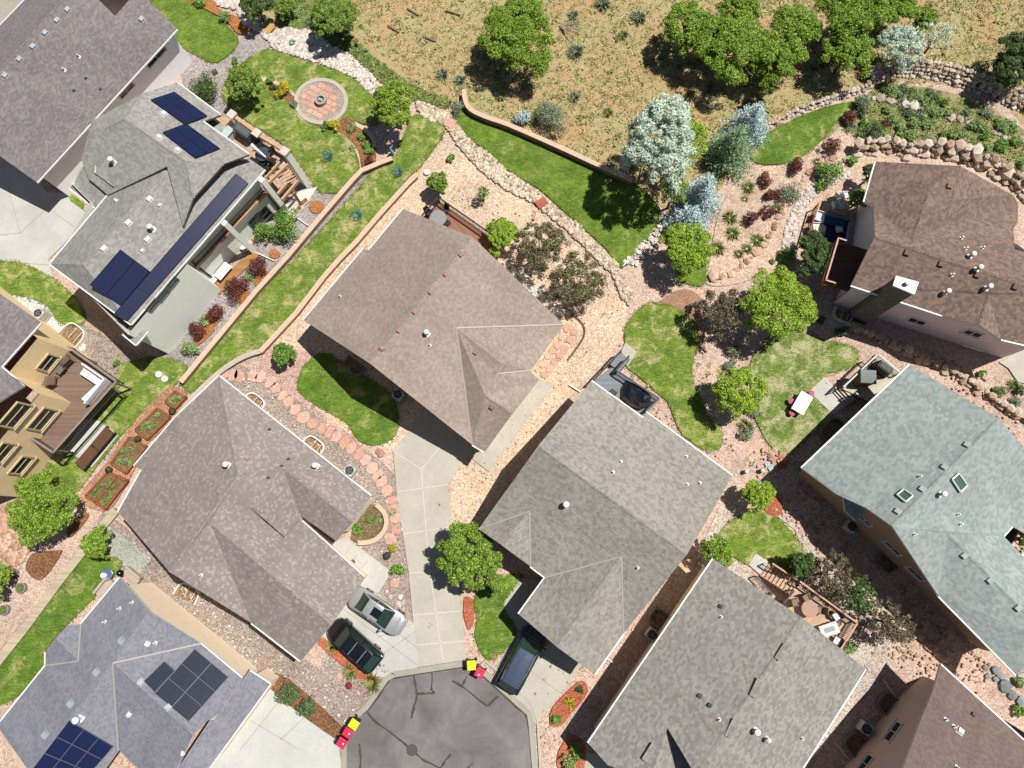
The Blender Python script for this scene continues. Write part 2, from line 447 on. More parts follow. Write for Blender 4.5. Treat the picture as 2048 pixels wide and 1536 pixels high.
# gravel fields
sheet("gravel_field", q(0, "880 285 930 300 1010 370 1080 430 1150 490 1215 560 1255 610 1250 670 1200 730 1130 800 1000 960 955 1075 890 1075 905 960 800 900 780 900 720 890 600 790 545 700 530 690 680 530 830 345"), T_GRAV)
sheet("gravel_field", q(0, "1000 960 1130 800 1210 740 1330 860 1480 960 1480 1010 1400 1120 1200 1400 1140 1536 1060 1536 1050 1400 1100 1300 955 1075"), L_GRAV if False else P_GRAV)
sheet("gravel_path", q(0, "536 690 600 700 632 706 606 735 596 770 604 795 650 830 700 870 740 910 780 940 770 960 700 900 640 850 560 790 520 750"), R_GRAV, sm=True)
sheet("gravel_bed", q(0, "420 745 480 730 540 756 620 820 700 880 760 920 800 960 812 1060 832 1150 834 1260 770 1200 740 1160 700 990 500 800"), B_GRAV)
sheet("gravel_bed", q(0, "205 1020 640 1340 655 1285 770 1350 735 1410 680 1480 560 1390 470 1340 300 1180 255 1150 190 1060"), B_GRAV)
sheet("gravel_bed", q(0, "340 60 430 125 477 85 500 55 530 75 545 100 500 115 448 176 450 205 500 260 440 260 370 180"), G_GRAV)
sheet("gravel_bed", q(0, "600 330 636 378 690 385 740 325 768 318 372 765 345 755 320 700 440 570 540 440"), G_GRAV)
sheet("gravel_bed", q(0, "150 640 240 690 330 720 250 770 200 790 150 700 140 655"), B_GRAV)
sheet("gravel_path", q(0, "0 588 50 594 95 610 116 636 140 655 172 690 150 700 60 625 0 600"), W_GRAV, sm=True)
sheet("gravel_path", q(0, "82 900 112 925 60 985 25 978"), W_GRAV)
sheet("gravel_bed", q(0, "0 985 50 990 180 960 215 1010 100 1180 0 1300"), P_GRAV)
sheet("gravel_bed", q(9, "-20 20 60 -20 150 40 230 180 250 260 120 400 -20 330"), L_GRAV)
sheet("gravel_patch", q(9, "640 100 900 300 820 405 720 330 640 240 600 170"), m_gravel("green grey gravel", [A("989e92"), A("b8beb0"), A("ccd0c4"), A("dfe2d8")], 9))
sheet("gravel_bed", q(0, "1540 1010 1600 1060 1640 1120 1770 1260 1800 1330 1700 1330 1580 1200 1612 1120 1590 1060 1535 1018"), L_GRAV)
sheet("gravel_bed", q(0, "1690 1270 1740 1300 1790 1320 1700 1420 1610 1540 1590 1540 1735 1340"), L_GRAV)
sheet("gravel_bed", q(0, "1440 1010 1480 1000 1450 1050 1436 1085 1480 1130 1540 1180 1460 1160 1420 1110 1390 1120"), L_GRAV)
sheet("planting_terrace", q(0, "1700 210 1760 195 1850 200 1960 240 2060 300 2060 350 1950 320 1830 285 1720 290 1650 330 1600 330 1660 250"), m_lawn("terrace weeds", A("a7b878"), A("86975a"), A("66723e"), A("cdb492"), 1.15, 6))
sheet("planting_terrace", q(0, "1745 165 1850 175 1960 200 2060 270 2060 330 1950 265 1840 215 1750 195"), m_lawn("upper terrace weeds", A("a7b878"), A("86975a"), A("66723e"), A("cdb492"), 1.2, 7))
sheet("gravel_field", q(0, "1690 250 1650 280 1600 300 1560 330 1490 345 1440 420 1420 520 1415 570 1500 560 1590 500 1650 400 1740 340 1800 300 1720 285"), m_gravel("peach gravel", [A("b08a70"), A("d4ac8c"), A("e4c4a8"), A("f2dcc6"), A("fcefe2")], 8), sm=True)
sheet("weedy_bank", q(0, "560 -30 640 -20 690 60 740 110 790 150 850 185 880 205 850 212 790 180 745 150 680 100 640 85 560 60"), WEEDS, sm=True)
# lawns
LAWNS = []
def lawn(pts, mat): LAWNS.append(smooth(pts, 4)); sheet("lawn", pts, mat, h=.05, sm=True)
lawn(q(0, "298 -12 372 -12 400 14 437 37 467 64 477 85 457 112 430 127 400 115 369 98 352 78 325 37"), LAWN_A)
lawn(q(0, "500 118 520 105 545 101 610 123 662 139 703 156 743 189 757 220 757 250 735 250 700 245 690 262 708 290 718 325 716 345 690 382 660 387 636 380 600 330 568 291 520 259 487 237 450 203 448 176 470 140"), LAWN_B)
lawn(q(0, "828 232 872 240 889 257 884 275 838 338 812 362 713 484 672 520 652 544 591 625 517 700 450 732 406 766 383 786 366 771 369 762 520 589 591 517 700 398 764 323 794 311 800 290 812 262"), LAWN_B)
lawn(q(0, "910 236 933 222 1020 261 1118 303 1200 343 1262 364 1305 400 1318 430 1308 455 1262 518 1240 536 1213 500 1172 462 1122 418 1078 379 1010 337 974 303 940 279 913 250"), LAWN_A)
lawn(q(7, "704 500 715 450 760 380 830 320 880 312 960 328 1040 360 1100 420 1130 480 1135 560 1110 660 1110 780 1150 860 1200 980 1270 1060 1285 1120 1260 1180 1190 1185 1110 1140 1040 1080 1000 1000 960 900 880 830 780 740 720 690 740 620 710 560"), LAWN_B)
lawn(q(0, "1500 745 1505 715 1525 690 1555 660 1600 650 1636 676 1704 693 1716 710 1710 730 1674 744 1653 752 1650 800 1663 828 1630 862 1589 903 1562 905 1538 889 1518 855 1508 832 1503 805"), LAWN_C)
lawn(q(0, "1437 1075 1450 1050 1477 1033 1500 1022 1530 1022 1560 1040 1590 1075 1612 1110 1620 1150 1570 1150 1530 1125 1500 1130 1470 1115 1448 1095"), LAWN_B)
lawn(q(0, "948 1200 980 1165 1020 1150 1044 1152 1008 1208 1034 1266 985 1318 963 1305 950 1270 955 1240"), LAWN_D)
lawn(q(0, "640 707 612 728 597 758 600 785 640 815 690 843 715 878 740 891 765 888 790 872 797 845 790 800 760 770 700 735 665 712"), LAWN_D)
lawn(q(0, "-30 530 36 525 102 554 150 595 172 640 140 652 115 640 95 612 45 592 -30 586"), LAWN_B)
lawn(q(0, "245 730 300 716 345 718 375 735 352 770 320 800 280 835 240 875 185 945 150 985 60 1000 55 975 100 920 150 850 200 790 230 760"), LAWN_B)
lawn(q(9, "500 270 560 260 700 300 720 345 590 500 400 690 270 850 270 940 100 1120 -30 1150 -30 960 200 640"), LAWN_D)
sheet("lawn", q(1, "400 1130 500 1200 490 1240 420 1190"), LAWN_B, h=.05)
lawn(q(0, "1500 300 1528 272 1596 235 1663 212 1706 206 1712 214 1680 235 1640 285 1590 322 1545 330 1510 325"), LAWN_D)
lawn(q(7, "1190 -40 1186 100 1180 200 1120 213 1030 170 1050 60 1090 -60"), LAWN_A)
# mulch and soil beds
def bed(pts, mat, h=.03): sheet("mulch_bed", pts, mat, h=h, sm=True)
bed(q(1, "1080 -30 1240 -30 1300 60 1420 110 1500 160 1470 190 1410 205 1340 130 1220 60 1120 20"), MULCH_O)
bed(q(2, "160 235 240 222 380 280 465 355 400 345 280 300 190 275"), MULCH_B)
bed(q(2, "120 520 240 560 280 600 285 650 250 640 200 580 120 545"), MULCH_B)
bed(q(2, "390 715 500 735 570 700 640 730 710 800 740 880 740 960 690 1010 660 1000 640 900 560 800 470 765 400 750"), MULCH_B)
for cx, cy, r in ((634, 415, 15), (550, 509, 11)):
    bed([(cx + r * cos(a * pi / 4), cy + r * .85 * sin(a * pi / 4)) for a in range(8)], MULCH_O)
for s in ("520 535 545 555 530 575 510 570", "475 570 505 590 500 610 470 600", "440 640 420 660 400 655 425 620", "390 690 410 650 430 660 400 690"): bed(q(0, s), MULCH_O)
bed(q(0, "649 1276 639 1289 730 1364 749 1350"), MULCH_R)
bed(q(10, "120 1060 190 985 540 1290 500 1355"), MULCH_B)
bed(q(11, "265 1260 280 1180 370 1080 450 1020 490 1060 470 1120 400 1200 340 1275 280 1290"), MULCH_R)
bed(q(0, "1130 1480 1150 1470 1170 1490 1165 1540 1120 1540 1115 1510"), MULCH_R)
bed(q(7, "900 318 960 270 1020 240 1090 240 1140 270 1170 330 1160 400 1180 500 1150 580 1128 620 1140 520 1130 450 1080 390 1020 350 960 325"), m_gravel("russet mulch", [A("8a6450"), A("a87e66"), A("bd9578"), A("cfab90")], 10))
bed(q(9, "200 270 330 250 370 265 250 425 160 360"), MULCH_B)
bed(q(9, "400 120 490 30 530 50 430 170"), MULCH_B)
bed(q(10, "600 180 620 120 690 -10 750 -10 785 60 775 130 700 200 640 205"), m_gravel("bed soil", [A("5f5036"), A("7b6a4a"), A("93825c"), A("ab9a70")], 8))
bed(q(0, "930 1195 945 1200 948 1240 938 1260 928 1230"), MULCH_R)
bed(q(8, "80 1210 140 1230 130 1280 90 1290"), MULCH_R)
bed(q(0, "1535 985 1560 1000 1560 1030 1530 1025"), MULCH_R)
# concrete
def slab(name, pts, mat, h=.03, sm=False): sheet(name, pts, mat, h=h, sm=sm)
slab("driveway", q(0, "787 903 852 815 950 898 928 923 896 969 901 1020 913 1118 933 1318 839 1333 827 1246 818 1145 798 1016 794 987"), CONC_W)
slab("driveway", q(0, "630 1282 700 1180 752 1185 828 1247 839 1333 779 1356 742 1350"), CONC_C)
slab("walkway", q(0, "660 1087 693 1075 784 1143 757 1187 720 1170"), CONC_C)
slab("walkway", q(0, "1050 790 1076 757 1108 768 978 944 943 916 972 896"), CONC_W)
slab("driveway", q(0, "1001 1212 1042 1157 1100 1160 1165 1330 1150 1350 1071 1449 1054 1421 1010 1385 981 1360 1034 1266"), CONC_W)
slab("driveway", q(0, "-60 250 75 350 95 385 140 388 175 430 200 420 98 520 108 556 36 525 -60 530"), CONC_C)
slab("driveway", q(0, "-60 -60 52 -60 52 0 0 53 -60 120"), CONC_G)
slab("driveway", q(0, "405 1545 541 1365 676 1473 686 1545"), CONC_P)
slab("patio_slab", q(0, "1617 784 1648 754 1666 774 1694 810 1664 829"), CONC_C)
slab("patio_slab", q(7, "710 550 780 605 720 692 685 600"), CONC_W)
slab("patio_slab", q(0, "1511 1107 1541 1127 1523 1152 1496 1129"), CONC_C)
slab("driveway", q(8, "1385 665 1536 580 1600 560 1600 800 1495 782 1440 700"), CONC_W)
slab("patio_slab", q(0, "600 385 636 375 600 430 590 440 560 420"), m_plain("white paving", A("f2ecdc"), .8, var=.04))
slab("patio_slab", q(0, "1620 470 1640 420 1650 400 1665 384 1690 392 1700 412 1690 430 1665 440 1650 450"), m_gravel("tan flagstone", [A("d9b890"), A("e8cba6"), A("f1dab8")], 1.6, var=.1), sm=True)
slab("driveway", q(0, "1165 1500 1200 1510 1260 1545 1150 1545"), CONC_W)
slab("walkway", q(12, "1490 985 1560 960 1560 1040 1520 1020"), CONC_W)
# the cul-de-sac
ASF = q(0, "688 2000 690 1490 705 1440 735 1418 775 1360 790 1352 925 1331 955 1338 972 1353 1037 1412 1055 1427 1059 1450 1068 1560 1090 2000")
sheet("road", ASF, ASPH)
KL = q(0, "688 2000 688 1560 689 1490 703 1440 733 1414 773 1357 789 1348 925 1327 957 1335 975 1350 1040 1409 1059 1426 1063 1450 1072 1560 1094 2000")
ribbon("kerb", KL, .42, CONC_G, 0, .135, sm=False)
for s in ("962 1330 970 1320 1000 1345 1062 1405 1075 1440 1082 1560",): ribbon("kerb", q(0, s), .16, CONC_W, 0, .16, sm=False)
for s in ("686 1560 690 1490 708 1440 738 1418 778 1361 792 1354 925 1333",
          "735 1425 755 1445 790 1470 825 1500 850 1520 890 1540", "925 1333 972 1357 1034 1414 1052 1430 1058 1460 1064 1540",
          "828 1352 834 1385 830 1410 822 1436", "865 1345 864 1378 868 1384 848 1387 836 1387",
          "905 1362 922 1370 955 1396 975 1410 986 1401 998 1391", "924 1370 934 1352", "718 1486 721 1500 722 1545", "874 1545 892 1520 902 1508", "925 1545 945 1526"):
    m = ribbon("x", q(0, s), .15, TAR, 0, 0, build=False); g_ = random.Random(len(s)); off_ = {}
    m.v = [(v[0] + off_.setdefault((round(v[0], 3), round(v[1], 3)), (g_.uniform(-.05, .05), g_.uniform(-.05, .05)))[0], v[1] + off_[(round(v[0], 3), round(v[1], 3))][1], v[2]) for v in m.v]
    for i, v in enumerate(m.v): m.v[i] = (v[0], v[1], .13)
    for i in range(len(m.f)): pass
    tag(m.build("tar_seam", TAR), kind="structure")
# control joints as thin sheets on the slabs
def joints(mat, z, *segs):
    m = MB()
    for s in segs:
        v = [float(a) for a in s.split()]
        a, b = P(v[0], v[1], z), P(v[2], v[3], z); d = (b - a).normalized(); nn = Vector((-d.y, d.x, 0)) * .022
        m.face([a - nn, b - nn, b + nn, a + nn])
    tag(m.build("slab_joint", mat), kind="structure")
JZ = .135
joints(JOINT_L, JZ, "787 903 843 938", "843 938 882 892", "843 938 848 1010", "848 1010 858 1130", "858 1130 886 1325", "797 983 896 969", "806 1068 908 1053", "820 1146 914 1140", "826 1230 923 1222", "833 1290 930 1282")
joints(JOINT, JZ, "680 1213 838 1333", "640 1270 790 1350", "755 1275 828 1247", "700 1190 840 1300", "720 1340 832 1262", "1149 1215 1034 1342", "1060 1340 1118 1385", "1100 1285 1080 1305", "1080 1306 1148 1348", "715 1108 700 1130", "735 1122 715 1145", "700 1097 690 1110",
       "1030 800 1046 812", "990 860 1008 874", "1010 830 1026 842", "15 370 40 466", "40 466 95 415", "95 415 150 455", "0 470 40 466", "36 525 100 530", "560 1480 620 1425", "480 1500 560 1400", "500 1440 600 1500", "1640 790 1680 815")

# ---------------------------------------------------------------- houses
def tinted(cols, t): return [tuple(min(.85, c[i] * t[i]) for i in range(3)) + (1,) for c in cols]
def sh(name, hexes, tint=(1, 1, 1), **k): return m_shingle(name, tinted([A(h) for h in hexes], tint), **k)
TRIM = m_plain("white trim", A("f4f4f0"), .5, var=.04)
GUT = m_plain("white gutter", A("f8f8f6"), .45, var=.03)
FLASH = m_plain("valley flashing", A("b4b0a8"), .5, var=.08)
GLASS = m_glass("window glass", C("2a3a40", .6))
SOFF = m_plain("soffit", A("a8a49c"), .8)

class House:
    def __init__(s, label, loc_px, roofm, wallm, group=None):
        c = P(*loc_px, 0)
        s.root = empty("house", c, 0, label, "house")
        s.org = c; s.roofm = roofm; s.wallm = wallm; s.tris = []; s.sets = []; s.L = Matrix.Translation(c)
        s.parts = {}
    def ch(s, mb, name, mat, parent=None, **k):
        o = mb.build(name, mat, parent or s.root, local=s.L, **k)
        return o
    def roof(s, V, F, pitch=.4, ax=-36, th=.2, gut=(), name="roof", flash=(), gm=None, fascia=None):
        # every plane leans one of four ways (ax + 90 k) at one pitch; solve vertex heights by least squares
        keys = list(V); nk = len(keys); nf_ = len(F); rows, rhs = [], []
        for fi, f in enumerate(F):
            ns, k = f[0].split(), f[1]; d = radians(ax + 90 * k); pt = f[2] if len(f) > 2 else pitch
            for v in ns:
                g_ = P(V[v][0], V[v][1], 0); dg = cos(d) * g_.x + sin(d) * g_.y
                r_ = [0.] * (nk + nf_); r_[keys.index(v)] = 1 - pt * dg / HC; r_[nk + fi] = -1; rows.append(r_); rhs.append(-pt * dg)
        for i, v in enumerate(keys):
            if len(V[v]) > 2:
                r_ = [0.] * (nk + nf_); r_[i] = .6; rows.append(r_); rhs.append(.6 * V[v][2])
        sol = np.linalg.lstsq(np.array(rows), np.array(rhs), rcond=None)[0]
        P3 = {v: P(V[v][0], V[v][1], float(sol[i])) for i, v in enumerate(keys)}
        n0 = len(s.tris)
        m = MB(); edge = {}
        names_all = list(P3); idx = {k: i for i, k in enumerate(names_all)}
        m.v = [tuple(P3[k]) for k in names_all]
        for f in F:
            ns = f[0].split(); pts = [P3[k] for k in ns]
            Aa = sum(pts[i].x * pts[(i + 1) % len(pts)].y - pts[(i + 1) % len(pts)].x * pts[i].y for i in range(len(pts)))
            if Aa < 0: ns = ns[::-1]; pts = pts[::-1]
            tt = tessellate_polygon([[Vector((p.x, p.y, 0)) for p in pts]])
            nf = Vector()
            fin = []
            for t in tt:
                a, b, c = (pts[i] for i in t); nn = (b - a).cross(c - a)
                if nn.z < 0: t = t[::-1]; nn = -nn
                nf += nn; fin.append(t); s.tris.append((pts[t[0]], pts[t[1]], pts[t[2]]))
            # one uv frame per roof plane
            nf.normalize(); h = Vector((0, 0, 1)).cross(nf); h = h.normalized() if h.length > .02 else Vector((1, 0, 0)); s2 = nf.cross(h)
            for t in fin:
                m.f.append(tuple(idx[ns[i]] for i in t)); m.uv.append([(pts[i].dot(h), pts[i].dot(s2)) for i in t])
            for i in range(len(ns)):
                a, b = ns[i], ns[(i + 1) % len(ns)]
                edge[(a, b)] = edge.get((a, b), 0) + 1
        bound = [(a, b) for (a, b) in edge if (b, a) not in edge]
        off = len(m.v); m.v += [(v[0], v[1], v[2] - th) for v in m.v[:off]]
        for fi in range(len(m.f)):
            m.f.append(tuple(off + i for i in m.f[fi][::-1])); m.uv.append(None)
        o = s.ch(m, name, s.roofm)
        me = o.data; me.materials.append(fascia or TRIM)
        # cap shingles along ridges and hips
        fc = {}
        for f in F:
            ns = f[0].split(); ce = sum((P3[k] for k in ns), Vector()) / len(ns)
            for a, b in zip(ns, ns[1:] + ns[:1]): fc.setdefault(frozenset((a, b)), []).append(ce)
        for e_, cs_ in fc.items():
            if len(cs_) < 2: continue
            a, b = (P3[k] for k in e_); mid = (a + b) / 2
            if mid.z < (cs_[0].z + cs_[1].z) / 2 + .15: continue
            cm = MB(); u = (b - a); ln = u.length; n_ = max(2, int(ln / .28))
            for i in range(n_):
                p_, q2 = a.lerp(b, i / n_) + Vector((0, 0, .03)), a.lerp(b, (i + 1) / n_) + Vector((0, 0, .012)); sw = Vector((-u.y, u.x, 0)).normalized() * .13; dz = Vector((0, 0, .13 * pitch - .004))
                cm.face([p_ - sw - dz, q2 - sw - dz, q2, p_][::-1]); cm.face([p_, q2, q2 + sw - dz, p_ + sw - dz][::-1])
            s.ch(cm, "ridge_cap", s.roofm, o)
        # fascia boards on the boundary
        fb = MB()
        for a, b in bound:
            pa, pb = P3[a], P3[b]
            fb.face([pa, pb, pb - Vector((0, 0, th)), pa - Vector((0, 0, th))][::-1])
        s.ch(fb, "fascia", fascia or TRIM, o)
        for gpair in gut:
            k = gpair.split()
            for a, b in zip(k, k[1:]):
                pa, pb = P3[a], P3[b]; d = (pb - pa).normalized(); out = Vector((d.y, -d.x, 0))
                if not any((x, y) == (a, b) for x, y in bound): out = -out
                g_ = MB(); c0 = pa + out * .04 + Vector((0, 0, -.04)); c1 = pb + out * .04 + Vector((0, 0, -.04))
                g_.bar(c0, c1, .1, .12)
                s.ch(g_, "gutter", gm or GUT, o)
        for fp in flash:
            k = fp.split()
            fl = MB()
            for a, b in zip(k, k[1:]):
                pa, pb = P3[a] + Vector((0, 0, .03)), P3[b] + Vector((0, 0, .03)); fl.bar(pa, pb, .11, .03)
            s.ch(fl, "flashing", FLASH, o)
        s.P3 = P3; s.bound = bound; s.sets.append(list(s.tris[n0:]))
        return P3
    def rz(s, x, y, only=None):
        best = None
        for a, b, c in (s.sets[only] if only is not None else s.tris):
            d = (b.y - c.y) * (a.x - c.x) + (c.x - b.x) * (a.y - c.y)
            if abs(d) < 1e-9: continue
            u = ((b.y - c.y) * (x - c.x) + (c.x - b.x) * (y - c.y)) / d
            v = ((c.y - a.y) * (x - c.x) + (a.x - c.x) * (y - c.y)) / d
            if u >= -.002 and v >= -.002 and u + v <= 1.002:
                z = u * a.z + v * b.z + (1 - u - v) * c.z
                best = z if best is None else max(best, z)
        return best
    def outline(s, names): return [s.P3[k].to_2d() for k in names.split()]
    def walls(s, xy, inset=.45, z0=0, mat=None, drop=.12, flat=None, name="wall"):
        n = len(xy)
        Aa = sum(xy[i].x * xy[(i + 1) % n].y - xy[(i + 1) % n].x * xy[i].y for i in range(n))
        if Aa < 0: xy = xy[::-1]
        pts = []
        for i in range(n):
            d1 = (xy[i] - xy[i - 1]).normalized(); d2 = (xy[(i + 1) % n] - xy[i]).normalized()
            n1 = Vector((-d1.y, d1.x)); n2 = Vector((-d2.y, d2.x)); b = n1 + n2
            if b.length < .3: pts.append(xy[i] + n1 * inset); continue
            b.normalize(); k = inset / max(.5, b.dot(n1)); pts.append(xy[i] + b * k)
        s.wp = pts
        m = MB()
        for i in range(n):
            a, b = pts[i], pts[(i + 1) % n]; L = (b - a).length; ns = max(1, int(L / .5)); last = None
            for j in range(ns + 1):
                p = a.lerp(b, j / ns)
                z = flat if flat is not None else s.rz(p.x, p.y)
                z = (z if z is not None else (last[2] + drop if last else 3.8)) - drop
                cur = (p.x, p.y, z)
                if last: m.face([(last[0], last[1], z0), (cur[0], cur[1], z0), cur, last])
                last = cur
        return s.ch(m, name, mat or s.wallm)
    def vent(s, px, kind="box", w=.32, rzd=0.0, mat=None):
        x, y = px
        z = 5.0
        for _ in range(25):
            p = P(x, y, z); r = s.rz(p.x, p.y)
            if r is None: break
            z = .5 * z + .5 * (r + (.12 if kind == "box" else 0))
        p = P(x, y, z); r = s.rz(p.x, p.y)
        if r is None: print("vent off roof", px); return
        m = MB()
        # slope of the roof here
        e = .2; rx, ry = s.rz(p.x + e, p.y), s.rz(p.x, p.y + e)
        nrm = Vector((-(rx - r) / e if rx else 0, -(ry - r) / e if ry else 0, 1)).normalized()
        up = Vector((0, 0, 1)); side = up.cross(nrm); side = side.normalized() if side.length > .05 else Vector((1, 0, 0))
        R3 = Matrix([[*side], [*nrm.cross(side)], [*nrm]]).transposed()
        if kind == "box":
            c = Vector((p.x, p.y, r))
            m.box(c + nrm * .09, (w, w * .9, .16), rot=R3, taper=.86)
            m.box(c + nrm * .012, (w * 1.12, w * 1.12, .02), rot=R3)
            nm = "roof_vent"
        elif kind == "pipe":
            c = Vector((p.x, p.y, r)); m.tube(c - up * .1, c + up * .32, w * .2, n=10); m.box(c + nrm * .012, (w * .8, w * .8, .02), rot=R3); nm = "vent_pipe"
        else:
            c = Vector((p.x, p.y, r)); m.tube(c - up * .1, c + up * .5, w * .3, n=12); m.lathe(c + up * .5, [(w * .3, 0), (w * .55, .02), (w * .5, .12), (0, .2)], 12); m.box(c + nrm * .012, (w * 1.0, w * 1.0, .02), rot=R3); nm = "flue_cap"
        s.ch(m, nm, mat or TRIM)
    def vents(s, t, txt, kind="box", w=.32, mat=None):
        for p in q(t, txt): s.vent(p, kind, w, 0, mat)
    def window(s, px, i, w, h, frame=None, depth=.07, panes=2, sill=True, fw=.1, edge=None, wpts=None):
        """window on wall edge i (inset outline) where plan sight line px meets it"""
        o = Vector((0, 0, HC)); r = P(px[0], px[1], 0) - o; best = None
        pts = wpts or s.wp
        for k in range(len(pts)):
            if i is not None and k != i: continue
            a_, b_ = edge or (pts[k], pts[(k + 1) % len(pts)]); d_ = (b_ - a_); L_ = d_.length; d_ = d_ / L_; n_ = Vector((d_.y, -d_.x, 0))
            if r.dot(n_) > -1e-6: continue
            t_ = (Vector((a_.x, a_.y, 0)) - o).dot(n_) / r.dot(n_); c_ = o + r * t_; u_ = (c_.to_2d() - a_).dot(d_)
            if t_ > 1.01 or c_.z > 9 or (i is None and not -.2 < u_ < L_ + .2): continue
            if best is None or t_ < best[0]: best = (t_, d_, n_)
        if best is None: print("no wall for window", px); return
        t, d, nn = best
        c = o + r * t
        D = Vector((d.x, d.y, 0)); U = Vector((0, 0, 1))
        R3 = Matrix([[*D], [*(-nn)], [*U]]).transposed()
        f = MB()
        for sx in (-1, 1): f.box(c + D * sx * (w / 2 + fw / 2) + nn * depth / 2, (fw, depth, h + 2 * fw), rot=R3)
        for sz in (-1, 1): f.box(c + U * sz * (h / 2 + fw / 2) + nn * (depth / 2 + .002), (w, depth, fw), rot=R3)
        if panes == 2: f.box(c + nn * .035, (w, .05, .05), rot=R3)
        if panes == 3: f.box(c + nn * .035, (.05, .05, h), rot=R3)
        fo = s.ch(f, "window", frame or TRIM)
        gl = MB(); gl.box(c + nn * .012, (w, .02, h), rot=R3); s.ch(gl, "pane", GLASS, fo)
        if sill:
            si = MB(); si.box(c - U * (h / 2 + fw + .03) + nn * (depth / 2 + .03), (w + 2 * fw + .12, depth + .08, .06), rot=R3); s.ch(si, "sill", frame or TRIM, fo)
        return c, D, nn

PANEL = None
def m_panel():
    g = N("solar cells", .3); uv = g.co("UV"); g.b.inputs["Specular IOR Level"].default_value = .35
    b = g.n("TexBrick"); b.offset = 0; b.inputs["Scale"].default_value = 1; b.inputs["Brick Width"].default_value = .167; b.inputs["Row Height"].default_value = .167
    b.inputs["Mortar Size"].default_value = .007; b.inputs["Color1"].default_value = C("151d3c", .75); b.inputs["Color2"].default_value = C("182246", .75); b.inputs["Mortar"].default_value = C("2e3860", .6)
    g.l(uv, b.inputs[0]); g.col(b.outputs[0]); return g.m
def m_panel2():
    g = N("dark solar cells", .3); uv = g.co("UV")
    b = g.n("TexBrick"); b.offset = 0; b.inputs["Scale"].default_value = 1; b.inputs["Brick Width"].default_value = .167; b.inputs["Row Height"].default_value = .167
    b.inputs["Mortar Size"].default_value = .012; b.inputs["Color1"].default_value = C("232a36", .6); b.inputs["Color2"].default_value = C("2a3240", .6); b.inputs["Mortar"].default_value = C("465064", .5)
    g.l(uv, b.inputs[0]); g.col(b.outputs[0]); return g.m
PANEL, PANEL2 = m_panel(), m_panel2()
RAIL = m_plain("panel frame", C("15181f"), .4)
RAIL_L = m_plain("pale panel rail", A("b8c0c8"), .4)
def array(H, corners, nx, ny, label, mat=None, seam=None, skip=(), only=0):
    """solar array over a roof: four plan corners, nx by ny modules"""
    x0, y0 = sum(c[0] for c in corners) / 4, sum(c[1] for c in corners) / 4; z = 6.
    for _ in range(25):
        p = P(x0, y0, z); r = H.rz(p.x, p.y, only); z = .5 * z + .5 * (z if r is None else r)
    p = P(x0, y0, z); r = H.rz(p.x, p.y, only); e = .25
    n_ = Vector((-((H.rz(p.x + e, p.y, only) or r) - r) / e, -((H.rz(p.x, p.y + e, only) or r) - r) / e, 1)).normalized()
    p0 = Vector((p.x, p.y, r)); eye = Vector((0, 0, HC))
    def hit(x, y, off):
        d_ = P(x, y, 0) - eye; return eye + d_ * (((p0 + n_ * off) - eye).dot(n_) / d_.dot(n_))
    off = .1; P4 = [hit(x, y, off) for x, y in corners]
    bad = max([(H.rz(*(P4[i].lerp(P4[(i + j) % 4], t)).to_2d(), only) or 0) - P4[i].lerp(P4[(i + j) % 4], t).z for i in range(4) for j in (1, 2) for t in (.05, .25, .5, .75)])
    if bad > -.05: off += bad + .06; P4 = [hit(x, y, off) for x, y in corners]
    a, b, c, d = P4; ctr = (a + b + c + d) / 4; nrm = n_
    root = empty("solar_array", ctr, 0, label, "solar panels")
    L = Matrix.Translation(ctr)
    def S(u, v): return a.lerp(b, u).lerp(d.lerp(c, u), v)
    k = 0
    for i in range(nx):
        for j in range(ny):
            if (i, j) in skip: continue
            g1, g2 = .012 / (b - a).length, .012 / (d - a).length
            qd = [S(i / nx + g1, j / ny + g2), S((i + 1) / nx - g1, j / ny + g2), S((i + 1) / nx - g1, (j + 1) / ny - g2), S(i / nx + g1, (j + 1) / ny - g2)]
            if (qd[1] - qd[0]).cross(qd[2] - qd[0]).z < 0: qd = qd[::-1]
            lx, ly = (qd[1] - qd[0]).length, (qd[3] - qd[0]).length
            m = MB(); m.face([p + nrm * .02 for p in qd], uv=[(0, 0), (lx, 0), (lx, ly), (0, ly)])
            for s_ in range(4):
                p_, r_ = qd[s_], qd[(s_ + 1) % 4]; m.face([p_ - nrm * .02, r_ - nrm * .02, r_ + nrm * .02, p_ + nrm * .02])
            m.face([p - nrm * .02 for p in qd][::-1])
            o = m.build("panel", mat or PANEL, root, local=L)
            fr = MB()
            for s_ in range(4): fr.bar(qd[s_] + nrm * .02, qd[(s_ + 1) % 4] + nrm * .02, .035, .03)
            fr.build("frame", seam or RAIL, o, local=L)
    m = MB()
    for v in (.25, .75): m.bar(S(.02, v) - nrm * .06, S(.98, v) - nrm * .06, .05, .05)
    m.build("rail", RAIL_L, root, local=L)
    return root

